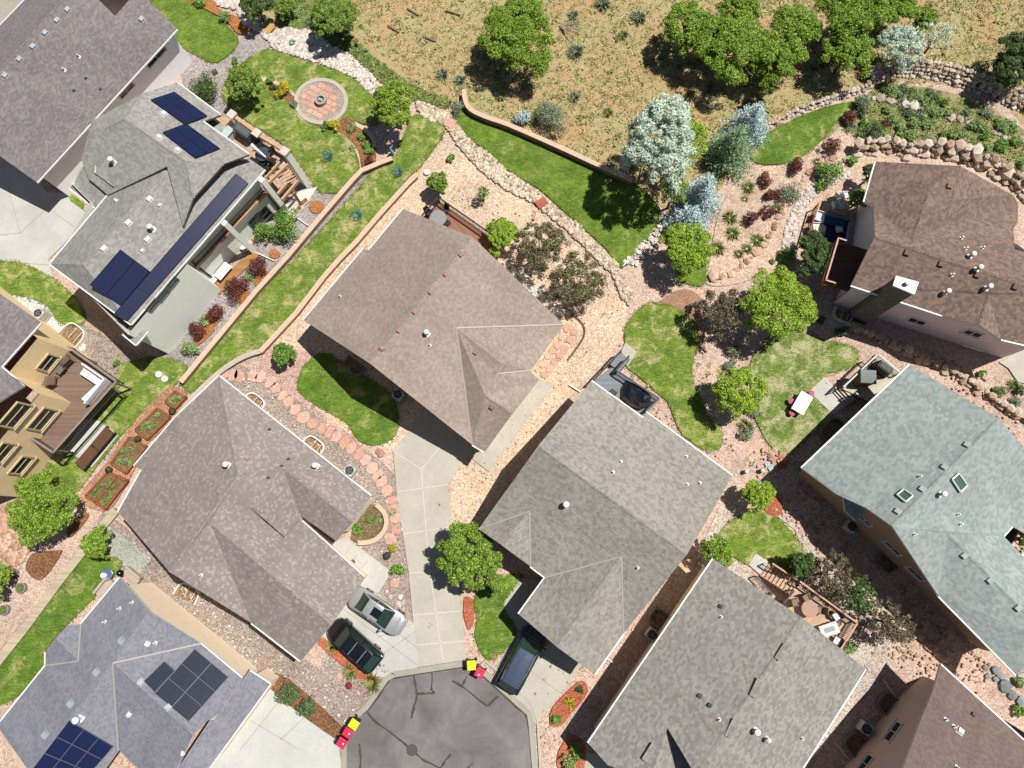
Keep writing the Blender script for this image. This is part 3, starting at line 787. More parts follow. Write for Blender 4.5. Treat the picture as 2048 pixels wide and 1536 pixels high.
STUC_W = m_plain("white stucco", C("efedf2", .95), .9, var=.04, scale=3, bump=.01)
STUC_G = m_plain("sage stucco", C("e2e6dc", .95), .9, var=.04, scale=2, bump=.01)
STUC_Y = m_plain("ochre stucco", C("dcc49a"), .9, var=.06, scale=2, bump=.01)
STUC_T = m_plain("tan stucco", C("e6d6bc", .95), .9, var=.05, scale=2, bump=.01)
STUC_B = m_plain("brown stucco", C("a08870", .8), .9, var=.06, scale=2, bump=.01)
STUC_P = m_plain("pinkish stucco", C("ded4d8"), .9, var=.05, scale=2, bump=.01)
STUC_M = m_plain("mauve brown stucco", C("c4b2a4", .95), .9, var=.05, scale=2, bump=.01)
STUC_C = m_plain("cream trim", A("f0dcae"), .8, var=.04)
STUC_R = m_plain("brick pink cladding", A("d09a8c"), .9, var=.12, scale=8)
FASC_D = m_plain("dark fascia", A("7d7468"), .7)
R1 = sh("mauve grey shingles", ["6f6468", "7d7176", "857a7c", "8b7f80", "a08f8a"], tint=(1.104, 1.218, 1.219), big=.1)
R2 = sh("light grey shingles", ["86847f", "96948f", "a19f9a", "aaa8a2", "b4b2ab"], tint=(1.1, 1.1, 1.12), wd=.4, ht=.2, big=.1)
R3 = sh("taupe shingles", ["6f6563", "82766f", "8c8078", "978b82"], big=.15)
R4 = sh("warm brown blend shingles", ["7c6c64", "8c7b72", "988780", "a5948a", "b3a195"], tint=(1.37, 1.437, 1.426), big=.2, blotch=.5)
R5 = sh("weathered brown shingles", ["786c6a", "7f7371", "83777a", "867a78", "8b807c", "a8998c"], tint=(1.422, 1.509, 1.503), big=.12, wd=.3, calm=.45)
R6 = sh("blue grey shingles", ["73747f", "7f808b", "878893", "8e8d95", "9b928f"], tint=(1.19, 1.23, 1.27), big=.12)
R7 = sh("grey brown blend shingles", ["76706a", "8c867e", "9c968c", "aaa599", "bdb9aa", "87786f"], tint=(1.124, 1.144, 1.187), big=.15, blotch=.45, wd=.4, ht=.2)
R8 = sh("slate grey shingles", ["726e69", "817d77", "8d8982", "98948b", "a5a094"], tint=(1.359, 1.392, 1.458), wd=.36, ht=.2, big=.12)
R9 = sh("green grey shingles", ["7e8884", "8b9590", "969f9a", "9fa8a2", "a9b0ab"], tint=(1.28, 1.3, 1.35), wd=.4, ht=.22, big=.12)
R10 = sh("red brown blend shingles", ["5c5150", "705e58", "7d685e", "8a7265", "a08068", "68605f"], tint=(1.24, 1.3, 1.36), wd=.4, ht=.22, big=.12, blotch=.25, calm=.35)
R11 = sh("brown shingles", ["705a50", "79625a", "82695e", "8b7266"], tint=(1.079, 1.213, 1.35), big=.12)

# --- long mauve roof, north-west corner
H = House("white house with a long mauve grey roof and a row of square vents", (200, 250), R1, STUC_W)
H1 = H
H.roof({'a': (355, 58, 4.3), 'b': (74, 365, 4.3), 'r0': (-95, 244), 'r1': (165, -46), 'c': (296, 0), 'c2': (272, -16), 'n2': (230, 32), 'n3': (190, -8), 'l1': (92, -44, 4.3), 'l0': (-150, 205, 4.3)},
       [("b a c c2 n2 n3 r1 r0", 0), ("l0 l1 r1 r0", 2)], gut=["b a", "l0 l1"])
H.walls([P(x, y, 4.3).to_2d() for x, y in ((355, 58), (74, 365), (-95, 244), (-150, 205), (92, -44), (290, -20))], inset=.6)
H.vents(1, "25 440 110 345 190 270 262 188 333 115 395 52 833 108", w=.42, mat=m_plain("zinc vent", A("b5b9c2"), .5))
H.vents(1, "468 335 382 415", "pipe", w=.3); H.vents(1, "503 455 430 528 588 520", w=.2, mat=m_plain("slate vent", A("4c6474"), .6))
H.window((312, 113), None, 2.2, .5, panes=3, sill=False); H.window((252, 180), None, 1.6, .5, panes=3, sill=False)

# --- light grey roof with solar panels
H = House("pale sage house with a light grey roof carrying blue solar panels", (330, 420), R2, STUC_G); H2 = H
H.roof({'w': (100, 528, 6.2), 's': (262, 649, 6.2), 'r0': (166, 529), 'r1': (335, 334), 'n1': (215, 391, 6.2), 'e': (530, 339, 6.2), 'e2': (497, 316, 6.2), 'h': (462, 331)},
       [("w s r0", 3), ("n1 w r0 r1", 2), ("s e h r1 r0", 0), ("e e2 h", 1)], gut=["s e", "w s", "n1 w"], pitch=.36)
lower_tris = list(H.tris)
H.roof({'a': (354, 165, 7), 'b': (441, 230, 7), 'c': (406, 243, 7.), 'd': (498, 309, 7), 'e': (447, 328, 7), 'f': (386, 396, 7), 'g': (366, 452), 'h': (334, 333), 'i': (216, 390, 7), 'j': (178, 358, 7),
        'k': (163, 320, 7), 'l': (183, 242, 7.3), 'm': (205, 259), 'n': (250, 237), 'o': (372, 322), 'p': (284, 187)},
       [("a b c d e o n p", 1), ("e f o", 0), ("o f g h i j k l m n", 3), ("l p n m", 2)], gut=["a b", "c d"], name="upper_roof", fascia=m_plain("olive fascia", A("7c7c66"), .7))
H.roof({'a': (166, 335, 6.3), 'b': (140, 376, 5.6), 'c': (190, 416, 5.6), 'd': (220, 386, 6.3)}, [("a b c d", 3)], gut=["b c"], name="porch_roof", th=.15)
H.roof({'a': (262, 652, 5.2), 'b': (296, 662, 5.2), 'c': (272, 690, 5.2), 'd': (245, 668, 5.2)}, [("a b c d", 3, 0)], gut=["b c", "c d"], name="corner_roof", th=.15)
H.tris = lower_tris + H.tris
wp = [P(x, y, z).to_2d() for x, y, z in ((338, 708, 0), (443, 581, 0), (424, 562, 0), (556, 418, 0), (488, 322, 7), (402, 252, 7), (432, 232, 7), (354, 176, 7), (195, 250, 7), (150, 372, 5.6), (188, 410, 5.6), (112, 524, 6.2))]
H.walls(wp, inset=.0, flat=6.1, drop=0)
wu = [P(x, y, 7).to_2d() for x, y in ((345, 185), (480, 305), (442, 322), (384, 388), (345, 345), (225, 375), (185, 345), (200, 255))]
H.walls(wu, inset=.1, z0=5.5, flat=6.95, drop=0, name="upper_wall")
H.vents(1, "825 727 938 808 1047 884 880 1172 755 1313 610 1465 868 1412 965 668", w=.4)
H.vents(1, "675 960 905 1355", "flue", w=.4); H.vents(1, "940 1208 683 1180 838 1478 500 1380", w=.24)
H.wp = [P(x, y, 0).to_2d() for x, y in ((338, 708), (443, 581))]
array(H, q(1, "890 590 1030 543 1225 685 1095 735"), 2, 2, "square of blue solar panels nearest the garden end of the light grey roof", only=1)
array(H, q(1, "960 783 1100 730 1300 878 1155 935"), 2, 2, "square of blue solar panels between the roof ridge and the deck gutter", only=1)
array(H, [(472, 347), (497, 367), (255, 641), (228, 628)][0:2] + [(255, 641), (228, 628)], 1, 12, "long strip of blue solar panels running along the lower gutter")
array(H, [(241, 499), (300, 543), (242, 611), (180, 570)], 2, 2, "four blue solar panels beside the long strip, nearest the hip end")

# --- warm brown roof in the middle
H = House("warm brown roofed house standing alone at the head of the driveway", (860, 640), R4, STUC_T); H4 = H
H.roof({'a': (607, 640, 4), 'b': (727, 497, 4), 'c': (737, 501, 4), 'd': (806, 418, 4), 'r1': (945, 474), 'r2': (740, 727), 'e': (1128, 649, 4), 'v0': (913, 656), 's': (945, 890, 4), 't': (969, 904, 4),
        'g1': (1003, 727), 'k': (992, 748), 'm': (1059, 741, 4), 'n': (1078, 759, 4), 'g2': (1025, 826), 'g3': (970, 790)},
       [("a b c d r1 r2", 2), ("e r1 r2 s v0", 0), ("v0 e m k g1", 1), ("v0 g1 k g3 g2 t s", 3), ("g3 k m n g2", 1)],
       gut=["a b", "c d", "s t"], flash=["v0 e", "v0 s", "k m"], pitch=.42)
H4.P3
H.walls(H.outline("a d r1 e n t r2") if False else H.outline("a d r1 e m n t"), inset=.5)
H.vents(0, "921 508 890 547 860 583 828 622 797 660 763 697 951 704 984 813", w=.34, mat=m_plain("terracotta vent", A("b08a7e"), .7))
H.vents(0, "855 668", "flue", w=.36); H.vents(6, "1065 563 535 275", "pipe", w=.22)

# --- weathered brown roof, centre left
H = House("brown roofed house with pink trimmed garage beside the two parked cars", (470, 1050), R5, STUC_T); H5 = H
H.roof({'W': (236, 1024, 3.9), 'a': (283, 940, 3.9), 'b': (268, 932, 3.9), 'c': (350, 835, 3.9), 'N': (438, 752, 3.9), 'E': (742, 992, 3.9), 'rb2': (706, 1044), 'Cn': (476, 950), 'J': (565, 935), 'C0': (339, 1144), 'ra1': (420, 1046),
        'sv': (503, 1246, 3.9), 'S': (601, 1322, 3.9), 'ra2': (662, 1250), 'E2': (729, 1154, 3.9), 'p': (658, 1090, 3.9), 'o': (604, 1042, 3.9), 'u': (600, 1030), 'x': (672, 1082, 3.9), 'y': (573, 1043)},
       [("W a b c N Cn C0", 2), ("N E rb2 J Cn", 1), ("C0 ra1 sv", 0), ("sv S ra2 ra1", 3), ("ra1 ra2 E2 p o y", 1), ("J rb2 x u", 3), ("C0 Cn J u y ra1", 0), ("y u o", 0)],
       gut=["W a", "b c", "c N", "N E", "sv S", "E2 p", "p o"], pitch=.42)
H.walls(H.outline("W c N E x u o E2 S sv"), inset=.5)
H.roof({'a': (500, 1014, 5.75), 'b': (568, 1073, 5.2), 'c': (600, 1035, 5.0), 'd': (590, 1020, 5.0)}, [("a b c d", 0, .1)], name="gable_roof", th=.12)
H.vents(5, "1118 1135 1455 1230 1295 1425", w=.36, mat=m_plain("dusty pink vent", A("b79a92"), .7)); H.vents(9, "1135 100", w=.36, mat=m_plain("dusty pink vent", A("b79a92"), .7)); H.vents(10, "120 430 275 560", w=.36, mat=m_plain("dusty pink vent", A("b79a92"), .7))
H.vents(6, "395 1275", "flue", w=.4); H.vents(5, "1350 1270", "flue", w=.4)
H.vents(6, "118 1060 230 1235 190 1275 110 1345", "pipe", w=.24, mat=m_plain("slate pipe", A("56636b"), .6)); H.vents(9, "1190 395", "pipe", w=.24)

# --- blue grey roof with two solar arrays, south-west corner
H = House("tan house with a patched blue grey roof and two solar arrays", (250, 1400), R6, STUC_T); H6 = H
H.roof({'n': (240, 1155, 4.3), 'a': (162, 1248, 4.3), 'b': (135, 1251, 4.3), 'pk': (112, 1276), 'c': (91, 1304, 4.3), 'd': (91, 1331, 4.3), 'w': (-6, 1452, 4.3), 'D2': (60, 1545), 'D1': (298, 1222), 'q': (157, 1322),
        'f': (401, 1287, 4.3), 'v': (226, 1326), 'g': (484, 1356, 4.3), 'h': (441, 1424), 'h2': (408, 1447), 'i': (386, 1470), 'j': (350, 1545), 'k': (237, 1500), 'k2': (300, 1560), 'D3': (150, 1620)},
       [("n a q d w D2 D1", 2), ("a b pk q", 1), ("pk c d q", 3), ("D1 f v k D3 D2", 0), ("f g h h2 i v", 1), ("v i j k2 k", 3)],
       gut=["n a", "c d", "d w", "f g"], flash=["a q", "q d", "f v", "v k"], pitch=.4)
wl = [P(x, y, 4.3).to_2d() for x, y in ((240, 1155), (-6, 1452), (60, 1620), (340, 1620), (484, 1356), (401, 1287))]
H.walls(wl, inset=.45)
H.roof({'a': (499, 1341, 3.6), 'b': (541, 1368, 3.2), 'c': (412, 1545, 3.2), 'd': (350, 1545, 4.0), 'e': (420, 1440, 4.0)}, [("a b c d e", 0, .25)], gut=["b c", "a b"], name="garage_roof")
H.walls([P(x, y, 3.4).to_2d() for x, y in ((499, 1341), (541, 1368), (412, 1545), (360, 1545), (440, 1400))], inset=.35, flat=3.1, drop=0, name="garage_wall")
H.vents(9, "713 785 565 970 412 1157 262 1342 828 1033 992 1180", w=.42, mat=m_plain("silver vent", A("b9c4c8"), .45))
H.vents(9, "782 557 708 593 622 672 920 795", "pipe", w=.28); H.vents(9, "866 803 758 1223 1072 1450", w=.3); H.vents(9, "475 1243", "flue", w=.45)
array(H, q(9, "1150 832 1350 1000 1115 1262 915 1095"), 2, 3, "grid of dark grey solar panels on the slope facing the driveway", PANEL2, m_plain("slate rail", A("6a7480"), .4))
array(H, q(9, "970 905 1035 962 915 1090 850 1022"), 1, 1, "single dark grey solar panel stepped out beside the grid of six", PANEL2, m_plain("slate rail", A("6a7480"), .4))
array(H, q(9, "408 1255 670 1408 470 1640 190 1545"), 3, 3, "large deep blue solar array on the slope beside the lawn strip", PANEL, m_plain("thin grey rail", A("5a6478"), .4))

# --- grey brown blend roof beside the dark SUV
H = House("house with a mottled grey brown roof and white valleys behind the van", (1200, 1060), R7, STUC_T); H7 = H
H.roof({'N': (1183, 762, 3.8), 'a': (1286, 836, 3.8), 'b': (1292, 824, 3.8), 'E': (1465, 952, 3.8), 'R1': (1077, 891), 'R2': (1374, 1109), 'W': (957, 1058, 3.8), 'v1': (1059, 1023), 'c': (1061, 1133, 3.8), 'pk': (1003, 1090), 'd': (1090, 1155, 3.8),
        'v2': (1243, 1113), 'S2': (1247, 1267, 3.8), 'S1': (1189, 1349, 3.8), 'pk2': (1114, 1294), 'e': (1037, 1228, 3.8)},
       [("N a b E R2 R1", 1), ("W v1 c d v2 S2 R2 R1", 3), ("W pk v1", 2), ("pk c v1", 0), ("d e pk2 v2", 2), ("v2 pk2 S1 S2", 0)],
       gut=["N a", "b E", "W c", "c d", "d e", "S1 S2"], flash=["W v1", "v1 c", "d v2", "v2 S2"], pitch=.42)
H.walls(H.outline("N a E R2 S2 S1 e d c W"), inset=.5)
H.vents(7, "685 1250 640 1312 1072 1220 1078 1385 1152 1375", "pipe", w=.26); H.vents(7, "360 1505", "flue", w=.42); H.vents(11, "785 352", "pipe", w=.28)

# --- slate grey roof with ridge vents, bottom
H = House("house with a slate grey roof and long ridge vents beside the corner deck", (1450, 1350), R8, STUC_T); H8 = H
H.roof({'N': (1426, 1118, 4), 'W': (1176, 1486, 4), 'Rn': (1604, 1235), 'E': (1731, 1338, 4), 'Rs': (1392, 1552), 'Es': (1590, 1560, 4), 'g': (1335, 1456), 'ws': (1215, 1530), 'j': (1440, 1540), 'gb': (1300, 1560)},
       [("N W ws gb g j Rs Rn", 2), ("Rn Rs Es E", 0)], gut=["N W", "Es E"], pitch=.4)
H.roof({'g': (1335, 1458, 5.0), 'a': (1281, 1530, 4.9), 'b': (1300, 1580, 4.6), 'c': (1470, 1580, 3.7), 'd': (1440, 1536, 3.8)}, [("g a b c d", 0, .25)], name="lower_roof", th=.15)
H.walls([P(x, y, 4).to_2d() for x, y in ((1426, 1118), (1176, 1486), (1290, 1600), (1560, 1600), (1731, 1338), (1604, 1245))], inset=.5)
m = MB()
for a, b in (((1507, 1361), (1519, 1369)), ((1457, 1441), (1470, 1452)), ((1293, 1494), (1303, 1502)), ((1556, 1290), (1567, 1299))):
    pass
def ridge_vent(H, p0, p1, wd):
    def onroof(px):
        z = 5.
        for _ in range(25):
            p = P(px[0], px[1], z); r = H.rz(p.x, p.y)
            if r is None: break
            z = .5 * z + .5 * r
        return P(px[0], px[1], z)
    a, b = onroof(p0), onroof(p1); m = MB()
    m.bar(a + Vector((0, 0, .1)), b + Vector((0, 0, .1)), wd, .16); H.ch(m, "ridge_vent", H.roofm)
for a_, b_ in (((1571, 1289), (1553, 1318)), ((1519, 1358), (1503, 1392)), ((1470, 1439), (1454, 1472)), ((1308, 1488), (1288, 1520))): ridge_vent(H, a_, b_, .42)
SLP = m_plain("slate blue pipe", A("4b5c66"), .6)
H.vents(11, "1277 582 1152 1113 1212 1168", w=.24, mat=SLP); H.vents(11, "1277 642 1265 1248", "pipe", w=.26); H.vents(11, "1478 1312", "flue", w=.4); H.vents(12, "15 1360", "flue", w=.3); H.vents(12, "225 1360", "pipe", w=.24)

# --- green grey roof, east
H = House("brown stucco house with a green grey roof, skylights and hooded vents", (1850, 1000), R9, STUC_B); H9 = H
H.roof({'N': (1819, 730, 4.4), 'W': (1603, 936, 4.4), 'w2': (1674, 989), 'x': (1733, 1016), 'R1': (2000, 838), 'R2': (1785, 1053), 'q': (1877, 1192, 4.4), 'v': (1897, 1068), 'a': (2007, 1072), 'b': (2024, 1053), 'c': (2060, 1072), 'd': (2120, 980),
        'S': (2032, 1350, 4.4), 'e': (2110, 1285), 'f': (2043, 1109), 'g': (2075, 1135)},
       [("N W w2 x R2 R1", 2), ("R1 R2 q v a b c d", 0), ("q S e v", 3), ("v e g f a", 1)], gut=["N W", "q S", "a b", "f g"], pitch=.42)
H.roof({'a': (1684, 978, 4.6), 'b': (1734, 1018, 4.6), 'c': (1712, 1042, 4.1), 'd': (1690, 1022, 4.1)}, [("a b c d", 3)], name="eyebrow_roof", th=.15)
H.walls([P(x, y, 4.4).to_2d() for x, y in ((1819, 730), (1603, 936), (1877, 1192), (2032, 1350), (2120, 1290), (2060, 1100), (2120, 1000), (2000, 845))], inset=.82)
LV = m_plain("pale hooded vent", A("c6cec8"), .5)
H.vents(8, "1330 1030 1205 1150 1070 1282 940 1413", w=.4, mat=LV); H.vents(12, "795 20 1187 280 1340 428 1505 590", w=.4, mat=LV)
H.vents(8, "918 1335", "pipe", w=.26); H.vents(8, "1040 1443", "flue", w=.36); H.vents(12, "1145 38 1160 95 888 155", "pipe", w=.26)
for (a, b, c, d) in (q(8, "1110 1355 1150 1320 1200 1390 1160 1430"), q(8, "785 1445 825 1412 880 1450 835 1487")):
    cx, cy = (a[0] + b[0] + c[0] + d[0]) / 4, (a[1] + b[1] + c[1] + d[1]) / 4
    pts = []
    for x, y in (a, b, c, d):
        z = 5.
        for _ in range(25):
            p = P(x, y, z); z = .5 * z + .5 * ((H.rz(p.x, p.y) or z) + .14)
        pts.append(P(x, y, z))
    m = MB()
    for i in range(4): m.bar(pts[i], pts[(i + 1) % 4], .1, .14)
    fo = H.ch(m, "skylight", m_plain("skylight frame", A("d6dcd8"), .4)); gl = MB(); gl.face(pts); H.ch(gl, "pane", m_glass("skylight glass", C("4e6a5c", .7), .1), fo)

# --- red brown roof, north-east
H = House("pinkish stucco house with a red brown roof and a tall stone chimney", (1860, 500), R10, STUC_P); H10 = H
H.roof({'s': (1702, 571, 5.2), 's2': (1884, 631, 5.2), 's4': (2002, 679, 5.2), 's5': (2100, 702, 5.2), 'pk': (1960, 651), 'K0': (1750, 473), 'K2': (2110, 590), 'b': (1748, 415), 'a': (1728, 404, 4.8), 'N': (1751, 323, 5.0),
        'M': (1921, 332), 'X': (1902, 401), 'Y': (1861, 374), 'Z': (1825, 483), 'p': (2024, 389, 5.), 'p2': (2036, 406), 'r': (2036, 443), 't': (2027, 458), 'u': (2029, 498), 'v': (2110, 525), 'gx': (1978, 590)},
       [("s s2 gx s4 s5 K2 K0", 3), ("s2 pk gx", 2), ("pk s4 gx", 0), ("a N M X Y Z b", 2), ("b Z p p2 r t u v K2 K0", 1), ("Z Y X M p", 0)],
       gut=["s s2", "s4 s5", "a N"], ax=-20, pitch=.4)
H.walls([P(x, y, 5.2).to_2d() for x, y in ((1702, 571), (1884, 631), (2002, 668), (2110, 702), (2110, 540), (2029, 480), (2036, 420), (1921, 340), (1762, 340), (1750, 420), (1752, 473))], inset=.55, flat=None)
GFW = MB()
H.vents(4, "1098 1098", w=.42, mat=m_plain("brown vent", A("8a6a60"), .7)); H.vents(8, "848 12 1050 78 1265 143 1490 213", w=.42, mat=m_plain("brown vent", A("8a6a60"), .7))
H.vents(4, "1215 1515", "flue", w=.36); H.vents(8, "1255 115 1068 255 1312 227", "flue", w=.36); H.vents(8, "1110 148", "pipe", w=.3); H.vents(4, "1165 1407 1190 1470 1288 1465", "pipe", w=.3)
# chimney: white cap on a tall stone clad stack
def m_stone():
    g = N("stacked ledgestone", .9); uv = g.co("UV"); b = g.n("TexBrick"); b.inputs["Scale"].default_value = 1; b.inputs["Brick Width"].default_value = .32; b.inputs["Row Height"].default_value = .09; b.inputs["Mortar Size"].default_value = .008
    b.inputs["Color1"].default_value = A("7a726e"); b.inputs["Color2"].default_value = A("a39a92"); b.inputs["Mortar"].default_value = A("4c4644"); g.l(uv, b.inputs[0])
    c = g.mix(1, b.outputs[0], g.ramp(g.noise(g.co(), 5, 3), [(.3, (.7, .7, .72, 1)), (.7, (1.2, 1.18, 1.15, 1))]), 'MULTIPLY'); g.col(c); g.bump(b.outputs[1], .5, .02); return g.m
CH = [P(x, y, 7.9) for x, y in ((1792, 551), (1838, 564), (1829, 589), (1786, 571))]
m = MB(); m.prism([(p.x, p.y) for p in CH], 7.75, 7.9); cap = H.ch(m, "chimney_cap", TRIM)
cc = sum(CH, Vector()) / 4
m = MB(); m.prism([((p.x - cc.x) * .93 + cc.x, (p.y - cc.y) * .93 + cc.y) for p in CH], 0, 7.76); H.ch(m, "chimney", m_stone())
m = MB(); m.tube(cc, cc + Vector((0, 0, .35)), .16, n=12); H.ch(m, "chimney_flue", m_plain("flue grey", A("8f9aa2"), .5, .5), cap)
H.window((1834, 642), None, 1.2, .75, STUC_P, panes=3); H.window((1946, 666), None, 1.2, .75, STUC_P, panes=3)

# --- brown roof, south-east corner
H = House("mauve brown stucco house with a plain brown roof in the corner", (1920, 1480), R11, STUC_M); H11 = H
H.roof({'N': (1881, 1329, 4.6), 'a': (1866, 1383), 'b': (1846, 1430), 'c': (1690, 1850), 'd': (2150, 1950), 'e': (2290, 1702, 4.6)}, [("N a b c d e", 1)], gut=["N e"])
H.walls([P(x, y, 0).to_2d() for x, y in ((1795, 1394), (1690, 1534), (1640, 1600), (1800, 1760), (2150, 1640), (2050, 1480), (1846, 1352))], inset=0, flat=None, drop=.1)
H.walls([P(x, y, 0).to_2d() for x, y in ((1795, 1394), (1690, 1534), (1600, 1650), (1830, 1700), (1900, 1500), (1846, 1400))], inset=0, flat=4.2, drop=.1) if False else None
H.vents(12, "1238 1222", "box", w=.25, mat=SLP); H.vents(12, "1072 1247 1120 1288 1137 1528", "pipe", w=.28); H.vents(12, "1163 1320", w=.42)
H.window((1787, 1464), None, 1.5, .7, STUC_C if False else TRIM, panes=3); H.window((1731, 1528), None, 1.3, .7, TRIM, panes=3)
for s_ in ((1798, 1110), (1778, 1100), (1836, 1152)): pass
H9.window((1730, 1040), None, 1.1, .5, TRIM, panes=3); H9.window((1786, 1096), None, 1.3, .55, TRIM, panes=3); H9.window((1832, 1147), None, 1.3, .6, TRIM, panes=3)

# ---------------------------------------------------------------- plants and stones
def leaf_mesh(name, clumps, n, size, mat, up=.35, thin=.6, seed=0, inner=.0, shape='leaf', axis=None):
    """clumps: list of (centre, radii, weight); n small leaf faces spread over the clumps"""
    g = np.random.default_rng(seed)
    cs = np.array([c[0] for c in clumps], float); rs = np.array([c[1] for c in clumps], float); wts = np.array([c[2] for c in clumps], float); wts /= wts.sum()
    k = g.choice(len(clumps), n, p=wts)
    d = g.normal(size=(n, 3)); d /= np.linalg.norm(d, axis=1)[:, None]
    d[:, 2] = np.where(d[:, 2] < -.35, -d[:, 2], d[:, 2])
    rr = (1.06 - np.abs(g.normal(0, .26, n)) - inner * g.random(n))[:, None] + g.normal(0, .03, (n, 1))
    pos = cs[k] + d * rs[k] * rr
    nn = d * .8 + g.normal(0, .55, (n, 3)) + np.array([0, 0, up]); nn /= np.linalg.norm(nn, axis=1)[:, None]
    t = np.cross(nn, g.normal(size=(n, 3))); t /= np.linalg.norm(t, axis=1)[:, None]
    if shape == 'needle':
        t = d + g.normal(0, .35, (n, 3)); t /= np.linalg.norm(t, axis=1)[:, None]; nn = np.cross(t, np.cross(np.array([0, 0, 1.]), t)) + g.normal(0, .2, (n, 3)); nn /= np.linalg.norm(nn, axis=1)[:, None]
    b = np.cross(nn, t); b /= np.linalg.norm(b, axis=1)[:, None]
    s = size * g.uniform(.6, 1.25, (n, 1)); w_ = s * thin
    V = np.empty((n, 4, 3)); V[:, 0] = pos - t * s; V[:, 1] = pos - b * w_ - nn * s * .15; V[:, 2] = pos + t * s; V[:, 3] = pos + b * w_ - nn * s * .15
    me = bpy.data.meshes.new(name); me.vertices.add(n * 4); me.vertices.foreach_set("co", V.reshape(-1))
    me.loops.add(n * 4); me.loops.foreach_set("vertex_index", np.arange(n * 4)); me.polygons.add(n)
    me.polygons.foreach_set("loop_start", np.arange(n) * 4); me.polygons.foreach_set("loop_total", np.full(n, 4)); me.update(); me.materials.append(mat)
    return me
def clumps(R, H_, n, cs, seed, z0=.3, flat=1.0, ry=1.0, fill=.35):
    """leaf clumps filling a rounded crown of radius R (x), R*ry (y), height H_ above z0*H_"""
    g = random.Random(seed); out = []
    for i in range(n):
        a = g.uniform(0, 2 * pi); lob = .86 + .14 * sin(3 * a + seed) + .09 * sin(7 * a + seed * 2); r = math.sqrt(g.random()) * (1 - cs * .4) * lob * (1 + g.uniform(-.1, .16))
        top = math.sqrt(max(0, 1 - min(1, r) ** 2)) * g.uniform(.8, 1.08)
        z = z0 * H_ + (H_ * (1 - z0)) * (.42 + top * .5 * (1 if g.random() > fill else g.random())) - cs * R * .35 * flat
        c = cs * R * g.uniform(.5, 1.5)
        out.append(((r * R * cos(a), r * R * ry * sin(a), z), (c, c, c * .85), c * c))
    return out
LF = {'oak': m_leaf("oak leaves", A("b8d850", 1.25), A("56822a", .9)), 'green': m_leaf("green leaves", A("b4d05c", 1.2), A("5c8434", .9)), 'lime': m_leaf("yellow green leaves", A("c8e452", 1.2), A("78a42e", 1.0)),
      'dark': m_leaf("dark green leaves", A("7e9e54", 1.0), A("425c30", .9)), 'plum': m_leaf("purple leaves", A("8a7c68", 1.0), A("56464a", 1.0), .12), 'plumg': m_leaf("bronze green leaves", A("a8b070", 1.0), A("6c5c4c", 1.0), .15),
      'spruce': m_leaf("blue spruce needles", A("cfe2e4", 1.5), A("84a4ac", 1.2), .08), 'silver': m_leaf("silver needles", A("dceadc", 1.65), A("a2b8a4", 1.25), .1), 'gspruce': m_leaf("green spruce needles", A("acca9c", 1.2), A("6c9064", 1.0), .08),
      'barb': m_leaf("barberry leaves", A("945248", 1.0), A("5a2c28", 1.0), .12), 'sage': m_leaf("sage leaves", A("b0c2a4"), A("74886c"), .1), 'yellow': m_leaf("golden leaves", A("f0e040", 1.05), A("b4a828"), .2),
      'bush': m_leaf("bush leaves", A("9ccc58", 1.2), A("567c30", 1.0), .2), 'pale': m_leaf("pale leaves", A("c0d890"), A("80a458"), .2), 'juniper': m_leaf("juniper foliage", A("8aa872", .9), A("55733e", .85), .1)}
BARK = m_plain("bark", A("6d5a4c"), .9, var=.3, scale=8)
def scale_at(cx, cy, z): return (P(cx + 1, cy, z) - P(cx, cy, z)).length
def tree(label, kind, cx, cy, rpx, h, ry=1.0, n=None, name="tree", cat="tree", group=None, size=.08, cs=.14, nc=None, leaf2=None, rz=0.0, z0=.3, thin=.6, inner=0, at=.55):
    zc = h * at; p = P(cx, cy, zc); R_ = rpx * 1.1 * scale_at(cx, cy, zc)
    root = empty(name, (p.x, p.y, 0), rz, label, cat, group)
    sd_ = int(cx * 7 + cy)
    nc = nc or max(16, int(125 * ry))
    n = n or int(2700 * R_ * R_ * ry + 1100)
    cl = clumps(R_, h, nc, cs, sd_, z0, ry=ry)
    o = link(bpy.data.objects.new("crown", leaf_mesh("crown", cl, n, size, LF[kind], seed=sd_, thin=thin, inner=inner))); o.parent = root
    if leaf2:
        o2 = link(bpy.data.objects.new("inner_leaves", leaf_mesh("inner_leaves", cl, n // 2, size * .9, LF[leaf2], seed=sd_ + 5, thin=thin, inner=.4))); o2.parent = root
    g = random.Random(sd_); m = MB(); r0 = .05 + h * .016
    m.tube((0, 0, -.05), (0, 0, h * .45), r0, r0 * .65)
    for i in range(min(9, nc)):
        c = Vector(cl[i][0]); m.tube((0, 0, h * (.2 + .25 * g.random())), c, r0 * .45, r0 * .12, 5)
    m.build("trunk", BARK, root)
    return root
